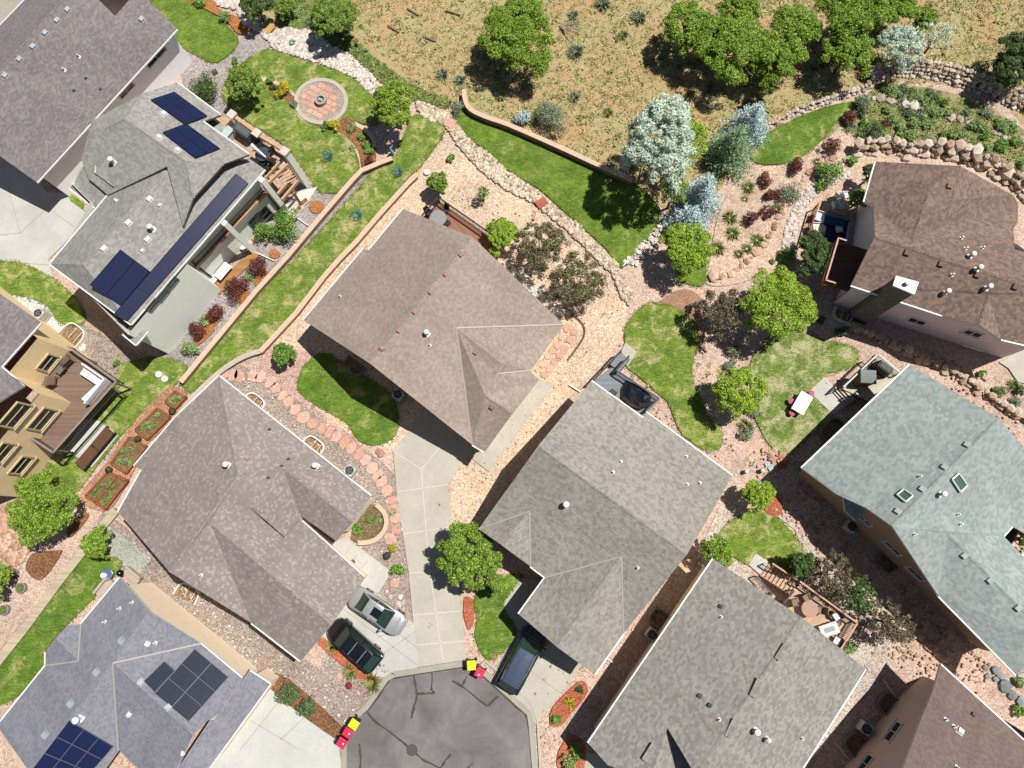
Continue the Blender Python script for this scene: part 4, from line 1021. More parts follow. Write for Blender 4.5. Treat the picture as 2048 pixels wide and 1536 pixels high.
def conifer(label, kind, bx, by, rpx, h, name="spruce_tree", group=None, n=None, lean=0):
    """layered drooping boughs on a straight stem; bx,by is the foot"""
    p = P(bx, by, 0); R_ = rpx * .04; sd_ = int(bx * 3 + by); g = random.Random(sd_)
    root = empty(name, p, g.uniform(0, 6), label, "tree", group)
    cl = []; layers = int(h * 2.6)
    for L_ in range(layers):
        t = L_ / layers; rad = R_ * (1 - t) ** .8 * (1 + .18 * g.uniform(-1, 1)); nb = max(4, int(13 * (1 - t) + 3)); off = g.random() * 6
        for b in range(nb):
            a = off + 2 * pi * b / nb + g.uniform(-.15, .15); rl = rad * g.uniform(.78, 1.12)
            for s_ in (.3, .55, .78, .96):
                z = h * (.08 + .9 * t) - s_ * rl * .16
                w_ = rl * (.2 - .1 * abs(s_ - .55)) + .06
                cl.append(((rl * s_ * cos(a), rl * s_ * sin(a), z), (w_ * 1.2, w_ * 1.2, w_ * .45), w_ * w_))
    n = n or int(2600 * R_ * h / 4)
    o = link(bpy.data.objects.new("crown", leaf_mesh("crown", cl, n, .1, LF[kind], seed=sd_, thin=.4, shape='needle', up=.5))); o.parent = root
    MB().tube((0, 0, 0), (0, 0, h * .97), .05 + h * .015, .02).build("trunk", BARK, root)
    return root
SHR = {}
def shrub(label, kind, cx, cy, rpx, h=None, group=None, name="shrub", cat="shrub", ry=1.0, size=.085, dens=1.0):
    sc_ = scale_at(cx, cy, .4); R_ = rpx * sc_; h = h or R_ * 1.15
    p = P(cx, cy, h * .5); g = random.Random(int(cx + cy * 3))
    cl = clumps(R_, h, 12, .42, int(cx * 5 + cy), .1, ry=ry)
    n = int(dens * (900 * R_ * R_ + 160) * (1.2 if kind == 'barb' else 1))
    o = link(bpy.data.objects.new(name, leaf_mesh(name, cl, n, size, LF[kind], seed=int(cx + cy), inner=.2, thin=.45 if kind in ('barb', 'sage', 'juniper') else .6)))
    o.location = (p.x, p.y, 0); o.rotation_euler.z = 0
    return tag(o, label, cat, group)
BL = {'green': m_leaf("green blades", A("c0cc80", 1.2), A("94a460"), .2), 'dry': m_leaf("dry blades", A("f0e2b0", 1.3), A("c0b078", 1.2), .2), 'olive': m_leaf("olive blades", A("c4c888", 1.2), A("94985c", 1.1), .2), 'blue': m_leaf("blue green blades", A("bccab0", 1.1), A("88987c"), .1), 'lawn': m_leaf("lawn blades", A("aab850"), A("66822a"), .25)}
def blade_mesh(name, spots, nb, L_, wd, mat, seed, droop=.5):
    """arching blades; spots: (x, y, scale)"""
    g = np.random.default_rng(seed); S = np.repeat(np.array(spots, float), nb, 0); n = len(S)
    a = g.uniform(0, 2 * pi, n); el = g.uniform(.35, 1.25, n); ll = L_ * S[:, 2] * g.uniform(.6, 1.15, n)
    d = np.stack([np.cos(a) * np.cos(el), np.sin(a) * np.cos(el), np.sin(el)], 1); sd_ = np.stack([-np.sin(a), np.cos(a), np.zeros(n)], 1)
    b0 = np.stack([S[:, 0], S[:, 1], np.zeros(n)], 1) + np.stack([np.cos(a), np.sin(a), np.zeros(n)], 1) * (.05 * S[:, 2])[:, None]
    m1 = b0 + d * (ll * .55)[:, None]; t1 = m1 + (d * np.array([1.2, 1.2, 1 - droop * 1.6])) * (ll * .5)[:, None]
    w_ = (wd * S[:, 2])[:, None]
    V = np.empty((n, 5, 3)); V[:, 0] = b0 - sd_ * w_; V[:, 1] = b0 + sd_ * w_; V[:, 2] = m1 + sd_ * w_ * .8; V[:, 3] = t1; V[:, 4] = m1 - sd_ * w_ * .8
    me = bpy.data.meshes.new(name); me.vertices.add(n * 5); me.vertices.foreach_set("co", V.reshape(-1)); me.loops.add(n * 5); me.loops.foreach_set("vertex_index", np.arange(n * 5))
    me.polygons.add(n); me.polygons.foreach_set("loop_start", np.arange(n) * 5); me.polygons.foreach_set("loop_total", np.full(n, 5)); me.update(); me.materials.append(mat)
    return me
def tuft(label, kind, cx, cy, rpx, group=None, name="ornamental_grass", cat="grass clump", h=1.0):
    p = P(cx, cy, .15); r = rpx * .04
    o = link(bpy.data.objects.new(name, blade_mesh(name, [(0, 0, 1)], 150, r * 1.3, .018 + r * .02, BL[kind], int(cx + cy)))); o.location = (p.x, p.y, 0)
    return tag(o, label, cat, group)
def inside(pt, poly):
    x, y = pt; c = False; n = len(poly)
    for i in range(n):
        x1, y1 = poly[i]; x2, y2 = poly[i - 1]
        if (y1 > y) != (y2 > y) and x < (x2 - x1) * (y - y1) / (y2 - y1) + x1: c = not c
    return c
def scatter(pts, n, seed):
    W_ = [tuple(P(x, y, 0).to_2d()) for x, y in pts]; g = random.Random(seed)
    x0, x1 = min(p[0] for p in W_), max(p[0] for p in W_); y0, y1 = min(p[1] for p in W_), max(p[1] for p in W_); out = []; t = 0
    while len(out) < n and t < n * 60:
        t += 1; p = (g.uniform(x0, x1), g.uniform(y0, y1))
        if inside(p, W_): out.append(p)
    return out
def m_rock(name, cols, rough=.85):
    g = N(name, rough); geo = g.n("NewGeometry"); n = len(cols)
    c = g.ramp(geo.outputs["Random Per Island"], [(i / (n - 1), A(h)) for i, h in enumerate(cols)])
    c = g.mix(1, c, g.ramp(g.noise(g.co(), 5, 4, .7), [(.3, (.72, .7, .68, 1)), (.7, (1.12, 1.1, 1.08, 1))]), 'MULTIPLY'); g.col(c); g.bump(g.noise(g.co(), 14, 4), .5, .03); return g.m
RK_RIVER = m_rock("river rock", ["b49a7c", "ecdcc4", "fff6e6", "e0ccb0", "c4b29c", "f6e8d0"])
RK_WHITE = m_rock("white rock", ["d9cfc6", "f0e8e0", "fffaf4", "e2d6cc", "c4b8b0"])
RK_PINK = m_rock("pink boulders", ["c89a80", "dcb498", "ecd2ba", "d0a48c", "b98f7c"])
RK_BOUL = m_rock("sandstone boulders", ["c8ac94", "dcc6b0", "ece0d0", "d4bca4", "b89e88"])
RK_LEDGE = m_rock("ledge stone", ["c8b8a8", "e0d2c2", "efe6da", "cdbba8", "b0a498"])
FLAG = m_rock("pink flagstone", ["dcac98", "e4b8a6", "ecc6b6", "d8a594"])
def rocks(name, poly, n, r, mat, seed, flat=.55, label=None):
    m = MB(); g = random.Random(seed)
    LW = [[tuple(P(x, y, 0).to_2d()) for x, y in pl] for pl in LAWNS] if name == 'pebbles' else []
    for x, y in scatter(poly, n, seed):
        if any(inside((x, y), w_) for w_ in LW): continue
        k = g.uniform(.5, 1.5) ** 1.4; m.rock((x, y, .1 + r * k * .2), r * k, flat, g.random())
    return tag(m.build(name, mat), label, None, None, "stuff")
def rock_wall(label, line, size, mat, courses=1, step=.2, sm=True, wd=0, seed=1, name="boulder_wall", hk=1.0):
    pts = smooth(line, 5, False) if sm else line
    g = random.Random(seed); m = MB()
    for c in range(courses):
        L, Rr = offs(pts, 2 * step * c + .001); ln = L; acc = 0; nxt = 0
        for i in range(len(ln) - 1):
            a, b = ln[i], ln[i + 1]; d = (b - a).length
            while nxt < acc + d:
                p = a.lerp(b, (nxt - acc) / d); k = size * g.uniform(.6, 1.55)
                m.rock((p.x + g.uniform(-.2, .2) * size, p.y + g.uniform(-.2, .2) * size, size * (.15 + (c * .75 if hk else 0))), k * .62, .75, g.random()); nxt += k * .95
            acc += d
    o = m.build(name, mat); return tag(o, label, "rock wall")
def block_wall(label, line, wd, h, mcap, mface, sm=True, name="retaining_wall", capt=.1, closed=False):
    pts = smooth(line, 3, closed) if sm else line
    xy = [P(x, y, h).to_2d() for x, y in pts]; c = P(*line[len(line) // 2], h); root = empty(name, (c.x, c.y, 0), 0, label, "wall"); L_ = Matrix.Translation((c.x, c.y, 0))
    for nm, w_, z0, z1, mt in (("block_face", wd, 0, h - capt, mface), ("cap_stones", wd + .06, h - capt, h, mcap)):
        A_, B_ = offw(xy, w_, closed); m = MB(); n = len(A_)
        for i in range(n if closed else n - 1):
            j = (i + 1) % n
            a, b, cc_, d = A_[i], A_[j], B_[j], B_[i]
            m.face([(d.x, d.y, z1), (cc_.x, cc_.y, z1), (b.x, b.y, z1), (a.x, a.y, z1)])
            m.face([(b.x, b.y, z1), (b.x, b.y, z0), (a.x, a.y, z0), (a.x, a.y, z1)][::-1]); m.face([(d.x, d.y, z1), (d.x, d.y, z0), (cc_.x, cc_.y, z0), (cc_.x, cc_.y, z1)][::-1])
        if not closed:
            for a, b in ((A_[0], B_[0]), (B_[-1], A_[-1])): m.face([(a.x, a.y, z1), (b.x, b.y, z1), (b.x, b.y, z0), (a.x, a.y, z0)])
        m.build(nm, mt, root, local=L_)
    return root
def m_block(name, c1, c2, wd=.4, ht=.2):
    g = N(name, .9); b = g.n("TexBrick"); b.inputs["Scale"].default_value = 1; b.inputs["Brick Width"].default_value = wd; b.inputs["Row Height"].default_value = ht; b.inputs["Mortar Size"].default_value = .012
    b.inputs["Color1"].default_value = A(c1); b.inputs["Color2"].default_value = A(c2); b.inputs["Mortar"].default_value = A("6e5a4c"); g.l(g.co("UV"), b.inputs[0])
    c = g.mix(1, b.outputs[0], g.ramp(g.noise(g.co(), 7, 4, .7), [(.3, (.82, .8, .8, 1)), (.7, (1.1, 1.1, 1.08, 1))]), 'MULTIPLY'); g.col(c); return g.m
CAP_T = m_plain("tan cap block", A("e4c8ae"), .9, var=.1, scale=4); FACE_T = m_block("tan block face", "b8947c", "a28068")
CAP_G = m_plain("grey cap block", A("cbc2b4"), .9, var=.12, scale=4); FACE_G = m_block("grey block face", "a89c8e", "8f8578")

block_wall("long tan block wall between the light grey roofed house and the lawn strip", q(0, "361 764 436 673 512 581 574 513 640 434 703 361 722 341 762 324 784 316"), .36, .65, CAP_T, FACE_T, sm=False)
block_wall("lower tan block wall between the lawn strip and the warm brown roof", q(0, "832 350 815 366 757 430 711 484 676 520 648 552 592 625 520 703"), .36, .5, CAP_T, FACE_T, sm=False)
block_wall("curved tan block wall holding back the dry hillside above the lawn", q(0, "928 178 930 198 941 218 974 234 1020 250 1118 293 1200 331 1266 360"), .34, .8, CAP_T, FACE_T)
block_wall("curving grey block wall behind the flagstone path and brown roof", q(0, "520 702 500 708 474 720 437 745 389 790 352 838"), .36, .45, CAP_G, FACE_G)
TIMB = m_planks("weathered timber", A("cfc0a4"), .16, gap=.6)
block_wall("long weathered timber edging wall beside the south west lawn strip", q(0, "231 1020 175 1090 115 1166 50 1255 -10 1330"), .62, .35, TIMB, TIMB, sm=False)
block_wall("straight grey block wall running along the brown roof behind the planters", q(0, "350 842 322 890 300 925 262 975 233 1018"), .34, .45, CAP_G, FACE_G, sm=False)
block_wall("curved tan garden kerb leading down beside the golden shrub to the steps", q(2, "530 745 590 810 630 880 655 950 660 1015"), .26, .15, CAP_T, FACE_T)
block_wall("short curved tan kerb at the pond end of the flower bed", q(2, "615 730 660 750 700 785 730 830 735 870"), .3, .2, CAP_T, FACE_T)
block_wall("curved tan kerb running from the patio towards the house shrubs", q(2, "40 460 120 475 200 510 255 560 290 620 292 680 350 710 440 720 480 710"), .3, .15, CAP_T, FACE_T)
block_wall("half round tan block planter wall beside the house entry steps", q(10, "745 -20 790 25 806 85 785 145 735 190 680 205 636 205"), .3, .35, CAP_T, FACE_T)
block_wall("low pale kerb around the island lawn in the middle of the gravel", q(7, "1285 1080 1283 1120 1262 1175 1225 1188 1190 1185"), .1, .1, CAP_G, FACE_G)
block_wall("curved rust coloured edging by the flagstone patio", q(7, "380 375 430 405 465 450 468 505 430 570 370 650"), .07, .12, m_plain("rust edging", A("7a4e38"), .8), m_plain("rust edging", A("7a4e38"), .8))
rock_wall("upper dry stacked ledge stone wall curving under the right hand thicket", q(4, "640 500 700 470 800 450 950 460 1100 492 1250 545 1400 600 1560 680"), .34, RK_LEDGE, 5, .2, seed=3)
rock_wall("middle ledge stone wall between the two planted terraces", q(4, "560 575 700 590 870 632 1050 680 1200 722 1300 765 1400 805 1560 845"), .5, RK_LEDGE, 1, .2, seed=4)
rock_wall("ledge stone wall running down beside the narrow shaded lawn", q(4, "-30 790 100 720 200 665 380 600 560 545 650 500"), .34, RK_LEDGE, 2, .18, seed=5)
rock_wall("big sandstone boulder wall behind the red brown roof", q(4, "540 915 640 905 740 900 840 925 960 915 1080 930 1200 960 1300 1010 1400 1060 1480 1120 1560 1190"), .6, RK_BOUL, 3, .3, seed=6)
rock_wall("upper course of rough boulders along the lower terrace edge", q(4, "760 840 860 850 960 880 1080 875 1200 890 1300 950 1400 990 1560 1060"), .55, RK_BOUL, 1, seed=8)
rock_wall("line of pink boulders edging the barberry garden", q(0, "1568 410 1552 445 1532 485 1500 518 1465 545 1425 558"), .5, RK_PINK, 1, seed=9)
rock_wall("short line of boulders above the sage bush", q(0, "1672 313 1640 330 1612 350 1600 372"), .42, RK_PINK, 1, seed=10)
rock_wall("rough stone retaining wall between the stucco house and the green grey roof", q(0, "1690 652 1755 680 1850 725 1910 752 1975 797 2060 850"), .5, RK_BOUL, 2, .18, seed=11)
rocks("river_rocks", q(2, "0 150 60 175 130 210 160 180 220 172 380 190 500 285 600 335 700 430 775 520 760 595 690 530 600 450 450 390 300 340 150 300 110 245 60 195"), 2300, .13, RK_WHITE, 21)
rocks("river_rocks", q(1, "1240 -10 1440 -10 1470 90 1536 150 1536 190 1440 150 1400 60 1300 40"), 600, .12, RK_WHITE, 22)
rocks("river_rocks", q(0, "832 203 872 217 903 234 886 250 852 237 835 220"), 220, .16, RK_RIVER, 23)
CREEK = q(0, "893 257 913 247 940 284 974 305 1010 339 1034 356 1078 386 1101 406 1122 430 1159 450 1193 492 1215 510 1233 527 1267 588 1258 612 1243 595 1225 550 1193 520 1159 485 1112 443 1084 420 1061 403 1010 379 970 350 940 320 915 290")
sheet("creek_bed", CREEK, SOIL); rocks("river_rocks", CREEK, 2300, .11, RK_RIVER, 24, .7)
rocks("river_rocks", q(0, "1692 342 1700 352 1650 378 1616 405 1597 440 1585 495 1562 495 1575 440 1595 395 1635 362"), 700, .1, RK_WHITE, 25)
rocks("river_rocks", q(9, "-20 20 60 -20 150 60 220 190 180 260 120 350 60 400 -20 240"), 420, .2, RK_PINK, 26)
rocks("river_rocks", q(0, "1240 520 1258 512 1290 480 1320 450 1335 470 1310 500 1270 535"), 130, .13, RK_WHITE, 27)
rocks("river_rocks", q(8, "-20 1170 60 1180 160 1220 120 1260 40 1250"), 60, .14, RK_PINK, 28)
rocks("river_rocks", q(12, "820 640 880 700 980 800 1080 880 1060 900 940 800 860 720"), 120, .18, RK_PINK, 29)
rocks("river_rocks", q(7, "0 60 120 150 260 300 380 380 300 390 180 280 0 150"), 420, .15, RK_WHITE, 30)
rocks("river_rocks", q(12, "560 430 700 560 860 700 900 760 840 740 640 620 520 500"), 160, .16, RK_RIVER, 31)
# single landscape stones
def stone(label, cx, cy, rpx, mat, flat=.5, name="boulder"):
    p = P(cx, cy, 0); m = MB(); r = rpx * .04; m.rock((0, 0, r * flat * .5), r, flat, cx)
    o = m.build(name, mat, bevel=.02); o.location = p; return tag(o, label, "boulder")
for a in (("pale flat boulder by the driveway, nearer the flagstone path", 781, 1194, 7), ("white boulder closest to the long driveway", 801, 1194, 7), ("peach boulder just above the silver car", 797, 1209, 7),
          ("small peach stone beside the long driveway edge", 806, 1219, 5), ("pale boulder at the front corner of the silver car", 806, 1205, 5), ("small white stone near the walkway end", 774, 1183, 4)):
    stone(a[0], a[1], a[2], a[3], RK_WHITE)
stone("flat pink slab lying near the entry walkway", 789, 1166, 12, FLAG, .3); stone("dark red stone in the brown gravel", 698, 1371, 7, m_rock("dark red stone", ["7a2e26", "8f3a30"]), .5)
stone("pale pink stone near the three bins", 679, 1352, 7, FLAG); stone("small pink stone near the kerb", 716, 1386, 5, FLAG); stone("pink stone under the garage corner", 622, 1306, 8, FLAG, .4)
stone("large pink boulder at the end of the boulder line", 1425, 553, 16, RK_PINK, .6); stone("cluster stone on the lawn edge by the driveway top", 761, 905, 11, RK_PINK, .4); stone("small stone in the shade below the spruce", 1258, 525, 6, RK_WHITE)
for i, (x, y, r) in enumerate(((1990, 1340, 12), (1998, 1350, 9), (1975, 1352, 8), (1990, 1358, 8), (2008, 1372, 12), (2022, 1390, 10), (2040, 1402, 11), (1970, 1335, 8))):
    stone(["big grey stone in the rock garden corner", "grey slab next to the big grey stone", "grey stone nearest the brown roof", "grey upright stone in the rock garden", "round grey stone below the slabs", "grey stone beside the round one", "tan stone at the photo edge", "pale stone at the house corner"][i], x, y, r, m_rock("grey garden stone", ["8a9498", "a8b0b2", "7c868a"]), .5)
# flagstone paths
def flag_path(name, line, wd, seed, size=.75):
    pts = smooth(line, 6, False); L, Rr = offs(pts, wd); g = random.Random(seed); m = MB(); acc = 0; nxt = 0
    z = .004 * SH[0] + .02
    for i in range(len(L) - 1):
        a0, b0, a1, b1 = L[i], Rr[i], L[i + 1], Rr[i + 1]; d = ((a1 + b1) / 2 - (a0 + b0) / 2).length
        while nxt < acc + d:
            t = (nxt - acc) / d; aa = a0.lerp(a1, t); bb = b0.lerp(b1, t); nn = max(1, round(wd / size)); dd = (a1 - a0).normalized(); ln = size * g.uniform(.7, 1.1)
            cut = sorted([0] + [(k + g.uniform(-.2, .2)) / nn for k in range(1, nn)] + [1])
            for k in range(nn):
                c = aa.lerp(bb, (cut[k] + cut[k + 1]) / 2) + dd * g.uniform(-.12, .12); w_ = wd * (cut[k + 1] - cut[k]) * .47; kk = g.randint(5, 7); ph = g.random() * 6
                ring = []
                for s_ in range(kk):
                    an = ph + 2 * pi * s_ / kk; e = g.uniform(.82, 1.08); cr = (bb - aa).normalized()
                    ring.append((c + cr * cos(an) * w_ * e * 1.08 + dd * sin(an) * ln * .56 * e))
                m.prism([(p_.x, p_.y) for p_ in ring], 0, z)
            nxt += ln * 1.0
        acc += d
    return tag(m.build(name, FLAG), kind="structure")
flag_path("flagstone_path", q(0, "448 748 478 752 505 752 533 757 553 778 575 800 596 825 622 845 655 862 690 885 722 912 748 942 768 970 785 1000 793 1040 790 1065 768 1092"), 1.15, 3, .95)
flag_path("stepping_stones", q(2, "300 700 275 750 230 785 205 825"), .5, 5, .5)
flag_path("stepping_stones", q(2, "260 920 290 970 330 1020 370 1090"), .55, 6, .6)
flag_path("flagstone_patio", q(0, "1083 745 1105 715 1128 685 1142 660"), 1.4, 7, .75)
flag_path("stepping_stones", q(5, "690 1320 760 1345"), .5, 9, .4)

# ---------------------------------------------------------------- trees
tree("big solitary green oak on the dry hillside", 'oak', 1040, 82, 72, 4.6, ry=1.15, name="oak_tree")
OAKS = [("bright oak at the left end of the hillside thicket", 1372, 62, 50, 4.2), ("large oak in the middle of the thicket", 1448, 105, 72, 4.6), ("oak at the top edge of the thicket's left half", 1470, 30, 42, 4.0),
        ("oak at the lower right end of the left thicket", 1545, 125, 58, 4.4), ("oak on the right shoulder of the left thicket", 1583, 68, 50, 4.2), ("tallest oak of the right thicket", 1700, 45, 70, 5.0),
        ("lower oak hanging over the rock wall", 1690, 112, 48, 4.2), ("oak at the top right of the right thicket", 1778, 22, 48, 4.0), ("small dark oak between the thicket and the red soil", 1845, 43, 24, 2.6)]
for lb, x, y, r, h in OAKS: tree(lb, 'oak', x, y, r, h, name="oak_tree", group="oaks of the hillside thicket")
tree("dark green oak at the photo's right edge", 'dark', 2035, 120, 50, 4.2, name="oak_tree"); tree("shaded green oak over the ledge wall end", 'dark', 2012, 150, 38, 3.6, name="oak_tree")
tree("silvery olive tree beside the right thicket", 'silver', 1798, 100, 44, 3.6, name="olive_tree", inner=.3, size=.1, thin=.3); tree("smaller silvery olive tree reaching over red soil", 'silver', 1868, 82, 38, 3.2, name="olive_tree", inner=.3, size=.1, thin=.3, n=900)
tree("tall broad silver green tree beside the big lawn", 'silver', 1316, 298, 66, 9.0, ry=1.5, rz=-.25, name="silver_tree", size=.11, thin=.4, n=26000, cs=.14, nc=220, z0=.12, inner=.3)
tree("bright green tree squeezed between the silver and blue spruces", 'lime', 1372, 305, 34, 5.5, ry=1.7, rz=-.3, n=4200); tree("slender green tree at the foot of the silver spruce", 'green', 1345, 390, 28, 4.5, n=2000)
conifer("blue spruce highest up near the rock wall", 'spruce', 1490, 268, 46, 5.0); conifer("dull green spruce beside the upper blue spruce", 'gspruce', 1452, 318, 52, 5.5)
conifer("blue spruce right of the silver spruce", 'spruce', 1392, 412, 44, 6.0); conifer("low blue spruce behind the yellow green tree", 'spruce', 1370, 458, 46, 4.2)
tree("round yellow green tree in front of the blue spruces", 'lime', 1372, 500, 50, 4.2); tree("large yellow green tree near the dining deck", 'lime', 1548, 615, 70, 5.2)
tree("yellow green tree between the two right hand lawns", 'lime', 1472, 786, 50, 4.0); tree("dark purple plum beside the large yellow green tree", 'plum', 1438, 628, 46, 3.8, leaf2='plumg', inner=.4, size=.08, n=4600)
tree("purple plum nearest the brown deck", 'plumg', 1080, 495, 48, 4.0, leaf2='plum', inner=.4, size=.08, n=5200); tree("purple plum at the tan gravel edge", 'plumg', 1154, 565, 52, 4.2, leaf2='plum', inner=.4, size=.08, n=5600)
tree("sparse purple plum closest to the corner deck stairs", 'plum', 1655, 1150, 46, 3.6, inner=.5, size=.075, n=3200, leaf2='plumg'); tree("sparse plum along the gravel slope by the deck corner", 'plum', 1772, 1245, 46, 3.4, inner=.5, size=.075, n=2600, leaf2='plumg')
tree("green leaved tree between the two sparse plums", 'dark', 1712, 1190, 36, 3.2, size=.1, n=2200); tree("dark green tree on the edge of the small lawn", 'dark', 1600, 1128, 26, 3.0, size=.1)
tree("bright green tree beside the garden statue", 'lime', 790, 218, 40, 4.6, ry=1.25, leaf2='dark'); tree("green tree on the lawn above the round patio", 'green', 490, 172, 34, 3.8, leaf2='dark')
tree("thick green tree next to the hillside weeds", 'green', 672, 42, 46, 3.8, leaf2='bush'); tree("dark green bush tree at the top edge over white rocks", 'dark', 513, 16, 30, 3.0); tree("broad green bush on the weedy bank near the top edge", 'green', 572, 18, 20, 2.0, z0=.1)
tree("small green tree at the end of the brown deck", 'lime', 1006, 474, 32, 3.4, leaf2='bush'); tree("young green tree beside the deck railing corner", 'green', 878, 368, 20, 2.6, size=.12); tree("thin sapling in the tan gravel", 'green', 966, 390, 13, 1.8, size=.1, n=260)
tree("small rounded tree at the corner of the rose gravel path", 'bush', 570, 711, 22, 2.2, leaf2='dark'); tree("large green maple by the raised planters", 'oak', 98, 1018, 64, 4.6, ry=1.0); tree("small green tree at the timber wall end", 'oak', 199, 1087, 28, 2.6)
tree("green tree cut off by the left photo edge", 'oak', -4, 1158, 34, 3.4)
tree("big green street tree shading the long driveway", 'oak', 947, 1118, 56, 4.6, ry=1.35, rz=.75, leaf2='dark')
tree("round green tree at the corner of the slate grey roof", 'oak', 1430, 1103, 32, 3.2); tree("small yellow green tree by the small lawn", 'lime', 1512, 990, 30, 3.0)
tree("green tree on the shaded side of the dining deck", 'dark', 1625, 515, 36, 3.4, ry=1.3); tree("small green tree at the patio chairs", 'green', 1714, 402, 20, 2.4); tree("dark little tree behind the roof gutter corner", 'dark', 1738, 352, 18, 2.6)
tree("green tree rising in the roof courtyard at the right edge", 'oak', 2045, 1080, 22, 3.6)
tree("small tree in the courtyard notch of the long mauve roof", 'bush', 215, 2, 16, 3.2)
# shrubs
for i, (x, y, r, lb) in enumerate(((515, 533, 21, "dark red barberry nearest the round green bushes"), (474, 577, 25, "largest dark red barberry along the sage wall"), (434, 626, 21, "dark red barberry between the wall and the block edging"), (389, 664, 21, "dark red barberry beside the flowering shrub"),
        (1695, 238, 18, "dark red barberry on the terrace corner"), (1765, 249, 13, "small red barberry among the terrace weeds"), (1659, 293, 19, "dark red barberry below the shaded lawn"), (1590, 333, 19, "dark red barberry at the tip of the peach gravel"),
        (1533, 362, 16, "topmost barberry of the left barberry column"), (1543, 392, 16, "second barberry down the left barberry column"), (1533, 425, 15, "third barberry down, touching a larger one"), (1501, 439, 18, "largest barberry at the foot of the column"), (737, 322, 10, "small red barberry at the pond kerb"))):
    shrub(lb, 'barb', x, y, r, group="dark red barberries", name="barberry")
for x, y, r, k, lb in ((530, 474, 27, 'bush', "round green bush left of a bigger one by the deck column"), (573, 452, 36, 'bush', "large round green bush below the deck column"), (383, 696, 18, 'pale', "pale flowering shrub at the end of the sage wall"), (409, 642, 11, 'pale', "small bright green plant between two barberries"),
        (500, 555, 9, 'pale', "tiny bright plant beside the orange mulch"), (415, 184, 31, 'dark', "dark green bush at the white house corner"), (470, 122, 7, 'bush', "small green bush in the grey gravel"), (430, 143, 6, 'plumg', "tiny brown bush in the grey gravel"),
        (450, 33, 13, 'pale', "low green shrub in the orange mulch"), (399, 5, 13, 'bush', "green shrub at the top edge in the mulch"), (565, 181, 16, 'yellow', "golden shrub beside the round patio"), (669, 253, 13, 'yellow', "golden shrub on the far side of the patio"),
        (540, 163, 10, 'bush', "green shrub beside the golden one"), (548, 176, 8, 'dark', "small dark shrub touching the golden shrub"), (589, 208, 8, 'sage', "pale flowering plant beside the patio kerb"), (651, 252, 9, 'bush', "green shrub left of the second golden shrub"), (702, 257, 11, 'pale', "bright green mound in the flower bed"),
        (723, 275, 9, 'bush', "leafy plant in the flower bed near the pond"), (732, 290, 9, 'bush', "leafy plant halfway down the flower bed"), (741, 303, 10, 'bush', "leafy plant at the low end of the flower bed"), (705, 296, 6, 'pale', "tiny pale plant inside the kerb"),
        (902, 316, 9, 'bush', "small round shrub alone in the tan gravel"), (917, 215, 15, 'sage', "grey green bush at the start of the curved wall"), (1100, 240, 36, 'sage', "broad grey green bush behind the curved wall"), (1048, 237, 17, 'spruce', "whitish bush touching the grey green one"),
        (1578, 1387 - 1000, 24, 'sage', "round silver sage bush by the boulders"), (1655, 345, 28, 'bush', "green bush between the sage and the red brown roof"), (1700, 322, 13, 'bush', "small green bush near the boulder wall"), (1640, 372, 12, 'bush', "green bush at the edge of the pale stones"),
        (578, 1387, 24, 'juniper', "round juniper beside the white driveway"), (613, 1413, 22, 'juniper', "second juniper, nearer the bins"), (786, 1095, 9, 'yellow', "yellow green shrub at the end of the flagstones"), (797, 1141, 14, 'bush', "loose green plant by the long driveway"), (715, 1057, 11, 'bush', "dark plant in the half round planter"),
        (740, 1039, 8, 'bush', "green plant in the top of the planter"), (758, 1040, 6, 'pale', "pale plant at the planter rim"), (1159, 1378, 9, 'dark', "dark shrub at the top of the red mulch island"), (1140, 1406, 10, 'yellow', "yellow shrub in the middle of the mulch island"), (1113, 1440, 12, 'bush', "round green shrub at the foot of the mulch island"),
        (1155, 1502, 20, 'bush', "green shrub at the corner of the slate grey roof"), (1138, 1528, 20, 'pale', "yellowish shrub cut by the bottom edge"), (1492, 868, 14, 'sage', "spiky grey green plant below the yellow green tree"), (1510, 822, 13, 'sage', "grey shrub at the foot of the yellow green tree"), (1575, 512, 17, 'bush', "rounded green bush left of the dining deck"),
        (1544, 523, 6, 'bush', "little dark bush beside the garden ornament"), (1700, 1296, 14, 'pale', "yellow green shrub under the corner deck"), (1495, 1155, 5, 'yellow', "tiny golden plant at the roof edge"), (1470, 700, 18, 'sage', "grey green ground cover above the yellow green tree"), (1462, 730, 14, 'sage', "grey green ground cover further down"),
        (2040, 1545 - 120, 14, 'bush', "green plant at the right edge by the stones"), (2040, 1362, 12, 'pale', "yellow green plant at the right edge"), (2045, 780, 14, 'juniper', "dark green shrub at the right edge"), (1997, 785, 17, 'juniper', "spreading juniper near the concrete drive"), (2030, 806, 12, 'sage', "grey shrub beside the rock wall"), (1965, 748, 9, 'bush', "small green plant in the gravel near the drive"),
        (2035, 360, 12, 'bush', "green plant beside the right boulders"), (1660, 370 - 78, 5, 'bush', "small plant by the barberry"), (230, 726, 4, 'bush', "tiny weed in the gravel"), (233, 226 + 500, 8, 'bush', "small weed clump in the brown gravel"), (420, 640, 5, 'bush', "tiny bright plant"), (1640, 640, 10, 'dark', "small dark plant on the shaded rocks"), (1680, 662, 12, 'dark', "dark plant further along the shaded rocks")):
    if r < 5.5 or lb in ("small plant by the barberry", "tiny bright plant"): continue
    shrub(lb, k, x, y, r)
ORD = 'first second third fourth fifth sixth seventh eighth ninth tenth eleventh twelfth thirteenth fourteenth fifteenth sixteenth seventeenth eighteenth nineteenth twentieth twenty-first twenty-second twenty-third twenty-fourth twenty-fifth twenty-sixth'.split()
g_ = random.Random(5); TR = []
